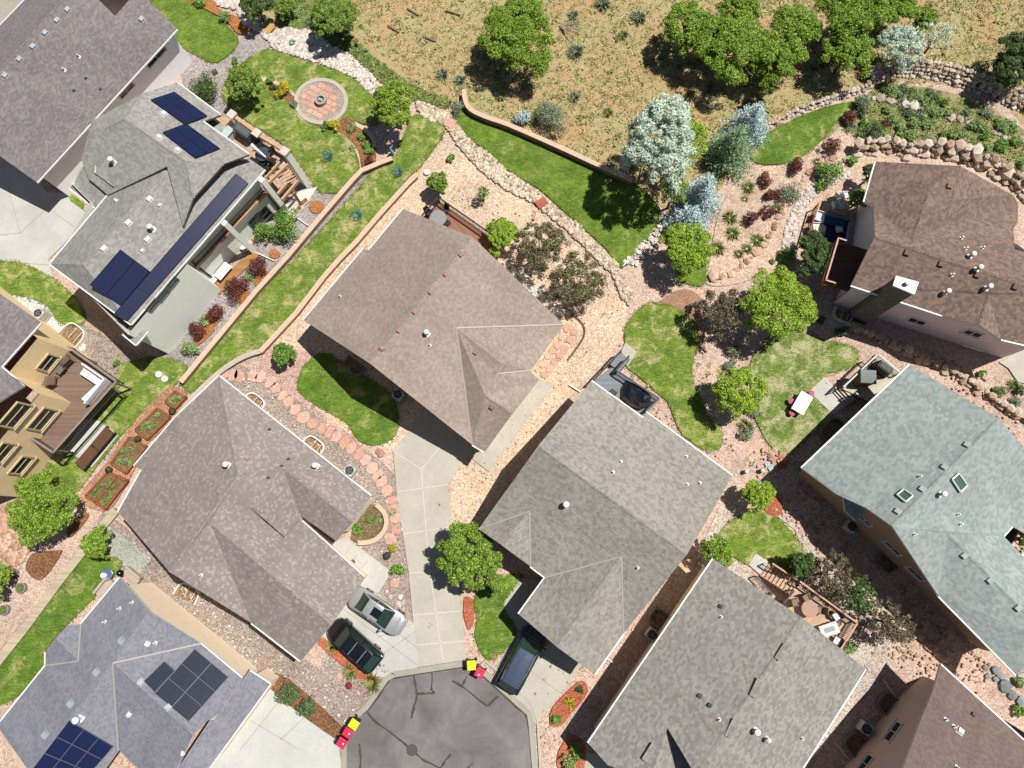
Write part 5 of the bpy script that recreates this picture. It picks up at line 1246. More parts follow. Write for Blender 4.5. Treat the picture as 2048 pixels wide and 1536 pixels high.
poly_a = q(0, "1710 215 1760 205 1850 215 1950 250 2048 320 2048 345 1950 318 1850 282 1720 285 1680 260"); poly_b = q(0, "1760 172 1850 182 1960 215 2040 270 2040 300 1950 255 1850 212 1760 192")
for nm, poly, n, gr in (("lower", poly_a, 26, "shrubs on the lower terrace"), ("upper", poly_b, 16, "shrubs on the upper terrace")):
    W2 = poly; k = 0; t = 0
    while k < n and t < 4000:
        t += 1; x = g_.uniform(1690, 2050); y = g_.uniform(165, 350)
        if not inside((x, y), W2) or any((x - a) ** 2 + (y - b) ** 2 < 300 for a, b in TR): continue
        TR.append((x, y)); k += 1
    KN = {'bush': "leafy green", 'pale': "pale green", 'sage': "silvery", 'juniper': "dull green"}
    for k, (x, y) in enumerate(sorted(TR[-n:])):
        kd = g_.choice(['bush', 'pale', 'sage', 'juniper', 'pale'])
        shrub("%s shrub, %s from the left along the %s planted terrace" % (KN[kd], ORD[k], nm), kd, x, y, g_.uniform(9, 18), h=.5, group=gr, dens=.8)
shrub("big sage bush on the terrace above the boulder wall", 'sage', 1727, 208, 24); shrub("wide grey green shrub at the left end of the terrace", 'juniper', 1748, 272, 24); shrub("round grey shrub near the two boulders on terrace", 'sage', 1850, 288, 15)
for x, y, r, k, lb in ((1497, 375, 14, 'green', "ornamental grass beside the topmost barberry"), (1460, 435, 16, 'green', "ornamental grass left of the largest barberry"), (1465, 466, 15, 'green', "ornamental grass just below its twin"), (1435, 496, 16, 'olive', "ornamental grass near the yellow green tree"), (1515, 480, 14, 'green', "ornamental grass above the boulder line"),
        (1494, 497, 11, 'olive', "small grass beside the boulder line"), (1478, 508, 10, 'olive', "smallest grass by the pink boulders"), (1490, 398, 7, 'green', "small grass between two barberries"), (1634, 323, 9, 'olive', "dry grass beside the upper boulders"), (1553, 418, 12, 'olive', "grass beside the third barberry"), (665, 1294, 12, 'green', "grass clump by the parked dark car's mirror"),
        (699, 1342, 14, 'green', "grass clump in the red mulch edge"), (745, 1364, 17, 'green', "largest grass clump near the kerb corner"), (1493, 853, 15, 'olive', "spiky grass at the lawn edge"), (1146, 30, 12, 'blue', "yucca on the hillside top edge"), (1278, 35, 17, 'blue', "large yucca left of the thicket"), (1152, 104, 18, 'blue', "yucca in the middle of the hillside"),
        (1246, 70, 12, 'olive', "yucca above the middle of the hillside"), (1148, 194, 13, 'blue', "yucca above the curved wall"), (885, 148, 14, 'blue', "yucca near the bank at the wall start"), (920, 160, 13, 'blue', "yucca at the top of the curved wall"), (1216, 224, 11, 'olive', "pale yucca near the silver spruce"), (1205, 8, 17, 'blue', "yucca cut by the top photo edge"),
        (620, 46, 14, 'blue', "spiky plant on the weedy bank"), (2028, 770, 11, 'green', "grass clump near the right edge drive")):
    tuft(lb, k, x, y, r, name="yucca" if "yucca" in lb else "ornamental_grass", cat="yucca" if "yucca" in lb else "grass clump")
# ground cover nobody could count
HP = q(0, "600 -70 2130 -70 2130 290 1990 190 1900 170 1730 165 1640 195 1545 240 1480 295 1430 395 1340 410 1250 345 1118 290 1035 255 945 205 905 195 860 200 780 120 700 60")
def spots(poly, n, a, b, seed):
    g = random.Random(seed); return [(x, y, g.uniform(a, b)) for x, y in scatter(poly, n, seed)]
for nm, n, kd, L_, wd, sd_ in (("dry_grass", 7000, 'dry', .23, .022, 1), ("dry_grass", 3800, 'olive', .25, .025, 2), ("low_scrub", 420, 'olive', .34, .05, 3), ("low_scrub", 260, 'green', .36, .04, 7)):
    tag(link(bpy.data.objects.new(nm, blade_mesh(nm, spots(HP, n, .5, 1.5, sd_), 7, L_, wd, BL[kd], sd_, .8))), kind="stuff")
WD = q(0, "620 60 690 60 740 110 790 150 850 185 900 200 900 215 850 212 790 180 745 150 680 100"); WT = q(0, "1710 205 1760 175 1850 182 1960 215 2048 285 2048 345 1950 318 1850 282 1720 285 1680 260")
tag(link(bpy.data.objects.new("weeds", blade_mesh("weeds", spots(WD, 900, .6, 1.6, 11), 9, .3, .035, BL['green'], 11))), kind="stuff")
tag(link(bpy.data.objects.new("weeds", blade_mesh("weeds", spots(WT, 1500, .5, 1.5, 12), 9, .28, .035, BL['green'], 12))), kind="stuff")
tag(link(bpy.data.objects.new("weeds", blade_mesh("weeds", spots(q(0, "530 -10 700 -10 690 60 640 85 590 60 540 20"), 420, .6, 1.6, 13), 9, .3, .035, BL['green'], 13))), kind="stuff")

g_ = random.Random(31); LS = []
for k, pl in enumerate(LAWNS):
    W_ = [tuple(P(x, y, 0).to_2d()) for x, y in pl]; ar = abs(sum(W_[i][0] * W_[i - 1][1] - W_[i - 1][0] * W_[i][1] for i in range(len(W_)))) / 2
    LS += [(x + g_.gauss(0, .07), y + g_.gauss(0, .07), g_.uniform(.6, 1.3)) for x, y in scatter(pl, int(ar * 16), k)]
    for i in range(len(W_)):     # ragged edge
        a, b = Vector(W_[i - 1]), Vector(W_[i]); n_ = int((b - a).length * 7)
        for j in range(n_): q_ = a.lerp(b, g_.random()); LS.append((q_.x + g_.gauss(0, .05), q_.y + g_.gauss(0, .05), g_.uniform(.8, 1.6)))
o = link(bpy.data.objects.new("grass", blade_mesh("grass", LS, 5, .12, .016, BL['lawn'], 77, .7))); o.location.z = .12; tag(o, kind="stuff")
# odd stones, weeds and litter strewn over the gravel
GP = q(0, "1240 660 1330 600 1420 640 1490 720 1480 860 1440 1000 1400 1100 1260 1260 1210 1400 1120 1500 1080 1500 1060 1400 1110 1310 1200 1340 1400 1110 1460 960 1330 870 1190 770")
rocks("pebbles", GP, 500, .06, RK_PINK, 41); rocks("pebbles", q(0, "1480 900 1590 910 1700 1080 1990 1330 1960 1400 1760 1330 1620 1160 1540 1000"), 700, .08, RK_PINK, 42)
rocks("pebbles", q(0, "860 360 1000 400 1180 520 1240 620 1130 760 1000 940 940 1040 910 960 1000 860 1120 700 1100 560"), 350, .055, RK_RIVER, 43); rocks("pebbles", q(0, "460 750 530 720 700 880 800 1000 820 1200 740 1120 700 990"), 350, .06, RK_WHITE, 44)
rocks("pebbles", q(0, "230 1040 600 1340 720 1400 680 1470 470 1330"), 350, .06, RK_WHITE, 45); rocks("pebbles", q(0, "1850 690 2040 790 2040 930 1900 780"), 200, .08, RK_PINK, 46)
tag(link(bpy.data.objects.new("weeds", blade_mesh("weeds", spots(GP, 60, .5, 1.3, 51) + spots(q(0, "1480 900 1590 910 1700 1080 1990 1330 1760 1330 1540 1000"), 90, .5, 1.3, 52) + spots(q(0, "880 300 1000 400 1180 520 1240 620 1000 940 860 360"), 40, .4, 1, 53) + spots(q(0, "150 640 330 720 200 780"), 30, .5, 1.2, 54), 12, .22, .03, BL['green'], 55))), kind="stuff")

# ---------------------------------------------------------------- built things in the gardens
def wplace(px, z=0): return P(px[0], px[1], z)
def heading(a, b, z=0):
    d = P(*b, z) - P(*a, z); return math.atan2(d.y, d.x)
BRONZE = m_plain("dark bronze metal", A("3a302a"), .5); BLACKM = m_plain("black metal", A("26262a"), .5); CHAR = m_plain("charcoal wood", A("4e4c4c"), .7)
TAN_D = m_planks("tan composite decking", A("d8b498"), .14); BRN_D = m_planks("red brown decking", A("a0705a"), .14, gap=.5); GRY_D = m_planks("grey decking", A("8c9298"), .14, gap=.6); ROSE_R = m_plain("salmon rail cap", A("d4a48c"), .6)
TAUPE_D = m_planks("taupe decking", A("8d7466"), .14, gap=.5); CRM_D = m_planks("cream decking", A("d6cdb6"), .14, gap=.7); REDW = m_planks("redwood boards", A("a66a48"), .12, gap=.5)
def railing(root, L_, line, z0, z1, post, cap, bal=.13, capw=.12, name="railing"):
    """posts, cap rail and balusters; line is the plan of the cap at height z1"""
    pts = [P(x, y, z1) for x, y in line]
    for a in pts:
        MB().box((a.x, a.y, (z0 + z1) / 2), (.09, .09, z1 - z0)).build("post", post, root, local=L_)
    for a, b in zip(pts, pts[1:]):
        MB().bar(a, b, capw, .05).build("rail_cap", cap, root, local=L_)
        m = MB(); n = max(1, int((b - a).length / bal)); dz = Vector((0, 0, z1 - z0 - .12))
        m.bar(a - dz, b - dz, .04, .05)
        for i in range(1, n):
            p = a.lerp(b, i / n); m.box((p.x, p.y, p.z - (z1 - z0) / 2 - .02), (.028, .028, z1 - z0 - .15))
        m.build("balusters", post, root, local=L_)
def deck(label, floor, z, mat, rails=(), rz=1.0, post=BRONZE, cap=None, ang=None, name="deck", under=None):
    pts = [P(x, y, z) for x, y in floor]; c = sum(pts, Vector()) / len(pts); root = empty(name, (c.x, c.y, 0), 0, label, "deck"); L_ = Matrix.Translation((c.x, c.y, 0))
    m = MB(); m.prism([(p.x, p.y) for p in pts], z - .2, z); o = m.build("floor", mat, root, local=L_)
    if ang is not None:   # turn the boards
        uv = o.data.uv_layers[0].data
        for l in uv: u, v = l.uv; l.uv = (u * cos(ang) - v * sin(ang), u * sin(ang) + v * cos(ang))
    m = MB()
    for p in pts:
        q_ = p.lerp(c, .06); m.box((q_.x, q_.y, (z - .2) / 2), (.14, .14, z - .2))
    if z > .5:
        for i, p in enumerate(pts):
            q_ = p.lerp(c.to_3d(), .06); MB().box((q_.x, q_.y, (z - .2) / 2), (.14, .14, z - .2)).build("leg", under or post, root, local=L_)
    for r in rails: railing(root, L_, r, z, z + rz, post, cap or post)
    return root, L_
def steps(root, L_, top, bot, wd, z0, z1, n, mat, stringer):
    a, b = P(*top, z1), P(*bot, z0); d = (b - a); h = Vector((d.x, d.y, 0)).normalized(); s = Vector((-h.y, h.x, 0))
    for i in range(n):
        c = a.lerp(b, (i + .5) / n); c.z = z1 - (z1 - z0) * (i + 1) / (n + 1)
        MB().box(c, (Vector((d.x, d.y)).length / n * .92, wd, .05), rz=math.atan2(h.y, h.x)).build("tread", mat, root, local=L_)
    for k in (-1, 1): MB().bar(a + s * k * wd / 2 - Vector((0, 0, .12)), b + s * k * wd / 2 + Vector((0, 0, .05)), .05, .25).build("stringer", stringer, root, local=L_)

# chairs and tables
def chair(name, label, seatm, framem, w=.55, arms=True, cush=None, cat="chair"):
    r = empty(name, (0, 0, 0), 0, label, cat)
    MB().box((0, 0, .42), (w, w, .06)).build("seat", seatm, r, bevel=.015)
    MB().box((-w * .52, 0, .75), (.06, w, .62), rot=Matrix.Rotation(-.18, 3, 'Y')).build("backrest", seatm, r, bevel=.015)
    for sx in (-1, 1):
        for sy in (-1, 1): MB().box((sx * w * .44, sy * w * .46, .2), (.04, .04, .4)).build("leg", framem, r)
    if arms:
        for sy in (-1, 1): MB().box((0, sy * w * .52, .62), (w, .05, .04)).box((w * .4, sy * w * .52, .5), (.04, .04, .22)).build("armrest", framem, r)
    if cush: MB().box((.02, 0, .49), (w * .85, w * .85, .1)).build("cushion", cush, r, bevel=.04)
    return r
def put(r, px, z, rz, label=None, group=None):
    p = P(px[0], px[1], z + .4); r.location = (p.x, p.y, z); r.rotation_euler.z = rz
    if label: r["label"] = label
    if group: r["group"] = group
    return r
def round_table(label, px, z, rad, topm, legm, h=.73, name="round_table"):
    r = empty(name, (0, 0, 0), 0, label, "table"); MB().lathe((0, 0, h), [(0, -.03), (rad, -.03), (rad, 0), (0, 0)], 24).build("tabletop", topm, r); MB().tube((0, 0, 0), (0, 0, h - .03), .05).lathe((0, 0, 0), [(rad * .5, 0), (rad * .5, .03), (0, .05)], 12).build("pedestal", legm, r)
    p = P(px[0], px[1], z + h); r.location = (p.x, p.y, z); return r
def block_thing(name, label, cat, px, z, size, rz, parts, group=None):
    """parts: (name, centre, size, material, taper, bevel)"""
    r = empty(name, (0, 0, 0), rz, label, cat, group); p = P(px[0], px[1], z + size); r.location = (p.x, p.y, z)
    for nm, c, s, mt, tp, bv in parts: MB().box(c, s, taper=tp).build(nm, mt, r, bevel=bv)
    return r
AX = radians(-36)      # the way most gardens and houses are turned
WICK = m_plain("brown wicker", A("6e6258"), .8, var=.25, scale=20); WHITE = m_plain("white fabric", A("fafafa"), .8, var=.03); GREYC = m_plain("grey patio stone", A("9a9a9c"), .6, var=.15, scale=10); CUSH = m_plain("pale cushion", A("e6ebf0"), .85, var=.05)
# --- north deck of the light grey house
d, L_ = deck("tan deck with pillared railing on the garden side of the pale sage house", [(415, 228), (463, 236), (513, 274), (569, 314), (533, 352), (490, 318), (440, 284)], 4.4, TAN_D, ang=.9, post=m_plain("warm rail metal", A("8a6a50"), .6))
for i, (x, y) in enumerate(((463, 228), (513, 265), (569, 302))):
    p = P(x, y, 5.6)
    pl = MB().box((p.x, p.y, 2.75), (.52, .52, 5.5), rz=AX).build("pillar", STUC_G, d, local=L_); MB().box((p.x, p.y, 5.56), (.66, .66, .14), rz=AX).build("pillar_cap", m_plain("stone cap", A("e2d6c6"), .8), pl, local=L_)
TANB = m_plain("tan beam", A("dcb08c"), .7, var=.08)
for a, b in (((466, 230), (510, 262)), ((516, 268), (566, 298))):
    pa, pb = P(*a, 5.35), P(*b, 5.35); MB().bar(pa, pb, .3, .08).build("rail_cap", TANB, d, local=L_)
    m = MB(); n = int((pb - pa).length / .14)
    for i in range(1, n): q_ = pa.lerp(pb, i / n); m.box((q_.x, q_.y, 4.85), (.03, .03, .95))
    m.build("balusters", BRONZE, d, local=L_)
for a, b, z in (((566, 318), (531, 356), 4.5), ((577, 328), (537, 366), 4.3), ((589, 350), (556, 388), 3.0), ((598, 360), (564, 400), 2.8)):
    MB().bar(P(*a, z), P(*b, z), .16, .3).build("beam", TANB, d, local=L_)
steps(d, L_, (562, 334), (583, 366), 1.3, 2.9, 4.3, 6, TAN_D, TANB); steps(d, L_, (580, 372), (598, 400), 1.3, 0.2, 2.7, 8, TAN_D, TANB)
put(chair("patio_chair", "black chair at the round table nearest the railing", BLACKM, BLACKM), (542, 300), 4.4, 2.2); CH0 = bpy.data.objects["patio_chair"]
for px, rz, lb in (((545, 322), 1.2, "black chair on the stair side of the glass table"), ((516, 290), -1.6, "black chair on the grill side of the glass table"), ((528, 326), .4, "black chair closest to the gutter"), ((533, 338), .9, "curly metal chair at the deck corner")):
    put(copy_tree(CH0), px, 4.4, rz, lb, "black chairs round the deck table")
CH0["group"] = "black chairs round the deck table"
round_table("dark round glass table with a folded white parasol on the tan deck", (525, 308), 4.4, .62, m_glass("smoked glass", C("3a4248"), .15), BLACKM)
r = empty("folded_parasol", P(522, 304, 5.6), 0, "folded white parasol lying over the dark round table", "parasol"); MB().tube((-.7, .45, .35), (.35, -.35, -.2), .16, .05, 10).build("canopy", WHITE, r); MB().tube((.35, -.35, -.2), (.5, -.5, -.4), .03, .03, 8).build("pole", m_plain("red pole", A("b02c2c"), .5), r)
block_thing("covered_grill", "big dark grey covered grill on the tan deck", "grill", (485, 261), 4.4, 1.0, radians(-36), [("cover", (0, 0, .55), (1.7, .75, 1.1), m_plain("grey vinyl cover", A("55575a"), .6), .92, .04), ("lid_fold", (0, 0, 1.12), (1.3, .5, .06), m_plain("grey vinyl cover", A("66686c"), .6), .9, .01)])
block_thing("patio_heater_cart", "pale grey cart by the deck gutter", "cart", (454, 262), 4.4, .9, radians(54), [("top", (0, 0, .85), (.9, .7, .06), m_plain("pale glass top", A("c4d0d4"), .3), 1, .01), ("frame", (0, 0, .42), (.8, .6, .8), m_plain("pale frame", A("d8dcda"), .5), .95, .02)])
# --- long lower gallery under the solar strip
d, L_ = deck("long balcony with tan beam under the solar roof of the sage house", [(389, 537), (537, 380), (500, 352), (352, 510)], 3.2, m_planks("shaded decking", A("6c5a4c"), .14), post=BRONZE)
MB().bar(P(389, 536, 3.3), P(537, 379, 3.3), .34, .32).build("beam", TANB, d, local=L_)
railing(d, L_, [(384, 524), (528, 372)], 3.3, 4.2, BRONZE, m_plain("plum rail", A("a08a84"), .6), capw=.08)
for i, (a, b) in enumerate((((449, 440), (511, 507)), ((530, 339), (578, 428)))):
    p = P(*b, 0); MB().box((p.x - .2, p.y + .2, 2.95), (.42, .42, 5.9), rz=AX).build("column", STUC_G, d, local=L_)
H2.wp = [P(424, 562, 0).to_2d(), P(556, 418, 0).to_2d()]
for px, w_, h_ in (((526, 428), 1.0, .9), ((510, 441), 1.0, .9)): H2.window(px, 0, w_, h_, m_plain("dark window frame", A("4c5358"), .5))
H2.wp = [P(338, 708, 0).to_2d(), P(443, 581, 0).to_2d()]
for px in ((305, 610), (325, 590), (344, 566)): H2.window(px, 0, .9, .6, m_plain("slate window frame", A("6c747a"), .5), sill=False)
sheet("patio_slab", q(3 if False else 0, "424 572 512 500 520 512 440 590"), m_planks("golden boards", A("b88850"), .14), h=.04)
block_thing("patio_table", "white rectangular table on the golden board patio", "table", (447, 543), 0, .6, radians(54), [("tabletop", (0, 0, .72), (1.5, .8, .05), WHITE, 1, .01), ("base", (0, 0, .35), (1.2, .5, .68), m_plain("dark base", A("3c3c3c"), .7), 1, 0)])
block_thing("patio_stool", "white stool at the lower end of the white table", "stool", (427, 558), 0, .45, radians(54), [("seat", (0, 0, .42), (.55, .55, .08), WHITE, 1, .02), ("base", (0, 0, .2), (.4, .4, .38), WHITE, .9, .01)])
block_thing("patio_stool", "white stool beyond the upper end of the white table", "stool", (487, 495), 0, .45, radians(54), [("seat", (0, 0, .42), (.5, .5, .08), WHITE, 1, .02), ("base", (0, 0, .2), (.4, .4, .38), WHITE, .9, .01)])
for px, lb in (((608, 404), "square herb trough nearer the deck stairs"), ((596, 420), "square herb trough beside the column foot")):
    block_thing("planter_trough", lb, "planter", px, 0, .3, radians(45), [("box", (0, 0, .18), (.85, .5, .36), WHITE, 1, .01), ("soil", (0, 0, .3), (.75, .4, .14), m_plain("planter soil", A("9a6a44"), .9, var=.3, scale=9), 1, 0)])
# --- ochre house at the left edge
H = House("ochre stucco house with a brown roof and a long upstairs deck", (60, 780), R1, STUC_Y); H3 = H
z3 = 3.0
A1, B1, C1 = P(137, 700, z3).to_2d(), P(82, 767, z3).to_2d(), P(142, 805, z3).to_2d()
dv = (P(61, 900, z3).to_2d() - C1).normalized(); D1 = C1 + dv * 9
nr = (P(12, 600, z3).to_2d() - P(137, 700, z3).to_2d()).normalized()
H.walls([A1, B1, C1, D1, D1 + nr * 12, A1 + nr * 12], inset=0, flat=6.6, drop=0); H.wp3 = list(H.wp)
lt = m_plain("cream stucco side", C("f2dcae", .95), .9, var=.03)
H.roof({'a': (82, 645, 6.9), 'b': (3, 734, 6.9), 'c': (49, 772, 6.9), 'd': (-230, 945, 7.2), 'e': (-420, 740, 9.0), 'f': (9, 594, 6.9), 'g': (-200, 440, 7.4)}, [("a b c d e g f", 0, .22)], gut=["a b", "b c"])
for px, w_, h_ in (((95, 725), 1.3, 1.2), ((30, 830), 1.95, 1.5), ((84, 838), 1.85, 1.5), ((3, 905), 1.6, 1.3), ((42, 930), 1.5, 1.25)):
    H.window(px, None, w_, h_, m_plain("tan window trim", A("dcc89c"), .8), depth=.12, fw=.12)
d, L_ = deck("long taupe upstairs deck wrapping the ochre house", [(137, 700), (150, 704), (229, 762), (104, 906), (62, 882), (142, 805), (84, 767)], z3, TAUPE_D, ang=0.0, post=m_plain("taupe post", A("8a8078"), .7))
railing(d, L_, [(135, 693), (233, 762), (106, 905), (62, 876)], z3, z3 + 1.0, m_plain("dark taupe rail", A("5a504a"), .6), m_plain("taupe cap", A("9a9084"), .7), capw=.16)
for px, rz, lb in (((134, 722), 2.4, "brown wicker armchair under the upstairs window"), ((103, 762), 1.6, "brown wicker armchair by the deck door")):
    put(chair("wicker_armchair", lb, WICK, WICK, .75), px, z3, rz)
block_thing("fire_table", "small black fire table between the wicker armchairs", "table", (118, 739), z3, .6, AX, [("top", (0, 0, .55), (.6, .6, .06), m_plain("steel top", A("a8a49c"), .3, .6), 1, .01), ("body", (0, 0, .27), (.5, .5, .52), BLACKM, .9, .02)])
r = empty("corner_bench", (0, 0, 0), 0, "white corner bench on the taupe deck", "bench"); m = MB()
pp = [P(x, y, z3 + .8) for x, y in ((166, 729), (211, 760), (170, 808), (157, 796), (187, 768), (154, 746))]
c = sum(pp, Vector()) / 6; r.location = (c.x, c.y, z3); L2 = Matrix.Translation((c.x, c.y, z3)); m.prism([(p.x, p.y) for p in pp], z3 + .05, z3 + .5); m.build("seat", WHITE, r, bevel=.03, local=L2)
for a, b in (((166, 728), (211, 759)), ((211, 759), (171, 808))): MB().bar(P(*a, z3 + .75), P(*b, z3 + .75), .14, .5).build("backrest", WHITE, r, bevel=.03, local=L2)
sheet("patio_slab", q(5, "500 1000 590 1010 705 1095 550 1285 400 1180"), CONC_P, h=.04)
r = empty("garden_bench", P(195, 897, .4), radians(54), "brown two panel lounge bench on the pale slab", "bench")
for k in (-1, 1): MB().box((k * .95, 0, .35), (1.8, .95, .08)).build("seat", m_plain("brown canvas", A("6a4a36"), .8, var=.1), r)
MB().box((0, -.45, .2), (3.8, .06, .3)).box((0, .45, .2), (3.8, .06, .3)).build("frame", BLACKM, r)
tag(link(bpy.data.objects.new("garden_steps", bpy.data.meshes.new("garden_steps"))), "low pale steps beside the white gravel", "steps") if False else None
# --- decks east and south
d, L_ = deck("red brown corner deck with bronze railing behind the warm brown roof", [(838, 442), (878, 404), (990, 482), (985, 530), (945, 490), (835, 460)], .9, BRN_D, [[(842, 433), (876, 394), (981, 467), (984, 500)]], 1.0, BRONZE, ang=0.9)
round_table("round grey stone table on the red brown deck", (876, 436), .9, .72, GREYC, BLACKM)
for px, rz, lb in (((891, 420), -2.2, "dark chair at the garden side of the grey table"), ((893, 447), 2.6, "pale chair tucked at the grey table near the roof"), ((857, 425), -.8, "dark chair at the railing corner side of the grey table")): put(chair("deck_chair", lb, BLACKM, BLACKM, .5), px, .9, rz, None, "chairs round the grey table")
d, L_ = deck("grey deck with black railing behind the mottled grey roof", [(1186, 766), (1222, 735), (1240, 742), (1318, 800), (1286, 838)], .6, GRY_D, [[(1185, 762), (1220, 725), (1243, 700)], [(1234, 742), (1318, 797), (1292, 822)], [(1232, 740), (1258, 712)]], .95, BLACKM, ang=0.0)
steps(d, L_, (1230, 736), (1250, 712), 1.0, .1, .6, 4, GRY_D, BLACKM)
r = empty("covered_furniture", (0, 0, 0), 0, "black plastic tarp over garden furniture on the grey deck", "covered furniture"); tp = [P(x, y, .9) for x, y in ((1253, 760), (1290, 777), (1303, 793), (1297, 812), (1279, 819), (1262, 812), (1243, 795), (1245, 775))]
c = sum(tp, Vector()) / 8; r.location = (c.x, c.y, .6); m = MB(); g_ = random.Random(3); n = 8
rings = []
for z_, k in ((0, 1.05), (.3, 1.0), (.62, .86), (.75, .5)): rings.append([((p.x - c.x) * k + g_.uniform(-.05, .05), (p.y - c.y) * k + g_.uniform(-.05, .05), z_ + g_.uniform(-.07, .07) * (z_ > 0)) for p in tp])
for a, b in zip(rings, rings[1:]):
    for i in range(n): m.face([a[i], a[(i + 1) % n], b[(i + 1) % n], b[i]])
for i in range(n): m.face([rings[-1][i], rings[-1][(i + 1) % n], (0, 0, .6)])
m.build("tarp", m_plain("black plastic", A("1c1e24"), .18, spec=.7), r, sm=False)
put(chair("folding_chair", "dark folding chair beside the black tarp", CHAR, BLACKM, .5), (1226, 786), .6, .9)
RB = m_plain("dark brown baluster", A("3c2a20"), .7)
d, L_ = deck("salmon corner deck with stairs behind the slate grey roof", [(1588, 1176), (1604, 1170), (1714, 1252), (1684, 1300), (1640, 1270), (1566, 1212)], 1.4, TAN_D, [[(1600, 1163), (1715, 1246), (1682, 1298)]], 1.0, RB, ROSE_R, ang=-.7)
steps(d, L_, (1590, 1176), (1529, 1138), 1.2, .1, 1.4, 8, TAN_D, ROSE_R)
railing(d, L_, [(1545, 1127), (1600, 1163)], .7, 1.7, RB, ROSE_R); railing(d, L_, [(1514, 1154), (1545, 1188)], .1, 1.0, RB, BLACKM); railing(d, L_, [(1588, 1182), (1568, 1206)], 1.4, 2.4, RB, BLACKM)
round_table("round glass table on the salmon deck", (1620, 1218), 1.4, .6, m_glass("clear brown glass", C("b09080", .7), .1), BRONZE)
for px, rz, lb in (((1588, 1205), .2, "wire chair left of the round glass table"), ((1612, 1195), -1.2, "wire chair behind the round glass table"), ((1641, 1220), 3.0, "wire chair on the railing side of the glass table")): put(chair("wire_chair", lb, m_plain("woven wire", A("8a7668"), .6), BRONZE, .5), px, 1.4, rz)
block_thing("fire_table", "pale grey rectangular fire table on the salmon deck", "table", (1659, 1259), 1.4, .6, radians(18), [("top", (0, 0, .58), (1.35, .85, .06), m_plain("pale table top", A("d4d8d8"), .5), 1, .01), ("burner", (0, 0, .62), (.75, .32, .03), m_plain("slate burner", A("98a0a8"), .5), 1, 0), ("body", (0, 0, .28), (1.1, .65, .55), m_plain("pale table body", A("c4c8c8"), .6), 1, .01)])
for px, rz, lb in (((1673, 1232), -2.6, "barrel chair with white cushion by the railing"), ((1674, 1282), 2.6, "barrel chair with white cushion by the roof edge")): put(chair("barrel_chair", lb, BRONZE, BRONZE, .6, cush=WHITE), px, 1.4, rz)
for px, lb in (((1664, 1232), "brown pot beside the white cushion chair"), ((1676, 1246), "brown pot between the fire table and railing")):
    r = empty("plant_pot", P(px[0], px[1], 1.7), 0, lb, "plant pot"); r.location.z = 1.4; MB().lathe((0, 0, 0), [(.14, 0), (.22, .4), (.2, .42), (.18, .36), (0, .34)], 14).build("pot", m_plain("brown glaze", A("7a5640"), .5), r)
d, L_ = deck("cream deck with white capped railing beside the green grey roof", [(1757, 714), (1800, 746), (1745, 806), (1686, 778)], .9, CRM_D, [[(1687, 774), (1756, 708), (1802, 746)]], 1.0, BLACKM, m_plain("pale rail cap", A("dadbd2"), .6), ang=-.5)
steps(d, L_, (1700, 785), (1678, 800), 1.5, .1, .9, 4, CRM_D, BLACKM); railing(d, L_, [(1726, 795), (1712, 786)], .9, 1.8, BLACKM, m_plain("pale rail cap", A("b8bcb8"), .6))
block_thing("pizza_oven", "grey roofed wooden hot tub gazebo box on the cream deck", "storage box", (1737, 753), .9, 1.3, radians(-4), [("body", (0, 0, .6), (1.15, .95, 1.2), m_plain("golden wood", A("a8743c"), .7), 1, .01), ("lid", (0, 0, 1.26), (1.3, 1.12, .14), m_planks("grey lid boards", A("8a9090"), .14), .9, .02)])
bpy.data.objects["pizza_oven"]["label"] = "grey lidded wooden storage box standing on the cream deck"; bpy.data.objects["pizza_oven"].name = "storage_box"
block_thing("covered_grill", "dark green covered grill at the railing of the cream deck", "grill", (1770, 735), .9, 1.0, radians(-40), [("cover", (0, 0, .55), (1.4, .7, 1.1), m_plain("dark green cover", A("2f3836"), .6), .85, .05), ("lid_fold", (0, 0, 1.12), (1.0, .4, .06), m_plain("dark green cover", A("3f4846"), .6), .9, .01)])
# --- patio and deck of the stucco house
d, L_ = deck("shaded redwood balcony on the west side of the stucco house", [(1677, 482), (1735, 500), (1722, 560), (1700, 583), (1652, 567)], 2.8, m_planks("shade toned redwood", A("6a4a3c"), .14), [[(1696, 482), (1677, 476), (1652, 560), (1674, 567)]], 1.0, REDW, ROSE_R)  # floor boards are redwood with the shade put into a darker colour
SH[0] += 0
def flat_thing(name, label, cat, pts, z, th, mat):
    pp = [P(x, y, z) for x, y in pts]; c = sum(pp, Vector()) / len(pp); m = MB(); m.prism([(p.x - c.x, p.y - c.y) for p in pp], 0, th); o = m.build(name, mat); o.location = (c.x, c.y, z); return tag(o, label, cat)
sheet("patio_slab", q(0, "1632 426 1700 448 1690 500 1620 488"), CONC_P, h=.05)
flat_thing("outdoor_rug", "navy outdoor rug on the white patio", "rug", [(1655, 446), (1698, 440), (1688, 490), (1645, 484)], .16, .015, m_plain("navy rug", A("2c3c66"), .9, var=.5, scale=9))
r, L_ = deck("low redwood fence panel screening the white patio", [(1637, 408), (1640, 409), (1617, 482), (1614, 481)], .02, REDW, name="picket_fence"); r["category"] = "fence"; r.name = "picket_fence"
railing(r, L_, [(1637, 407), (1616, 480)], 0, 1.3, REDW, REDW, .16)
r, L_ = deck("short redwood fence by the white garden chairs", [(1662, 420), (1664, 421), (1692, 431), (1690, 430)], .02, REDW, name="picket_fence"); r["category"] = "fence"; railing(r, L_, [(1661, 419), (1692, 430)], 0, 1.1, REDW, ROSE_R, .16)
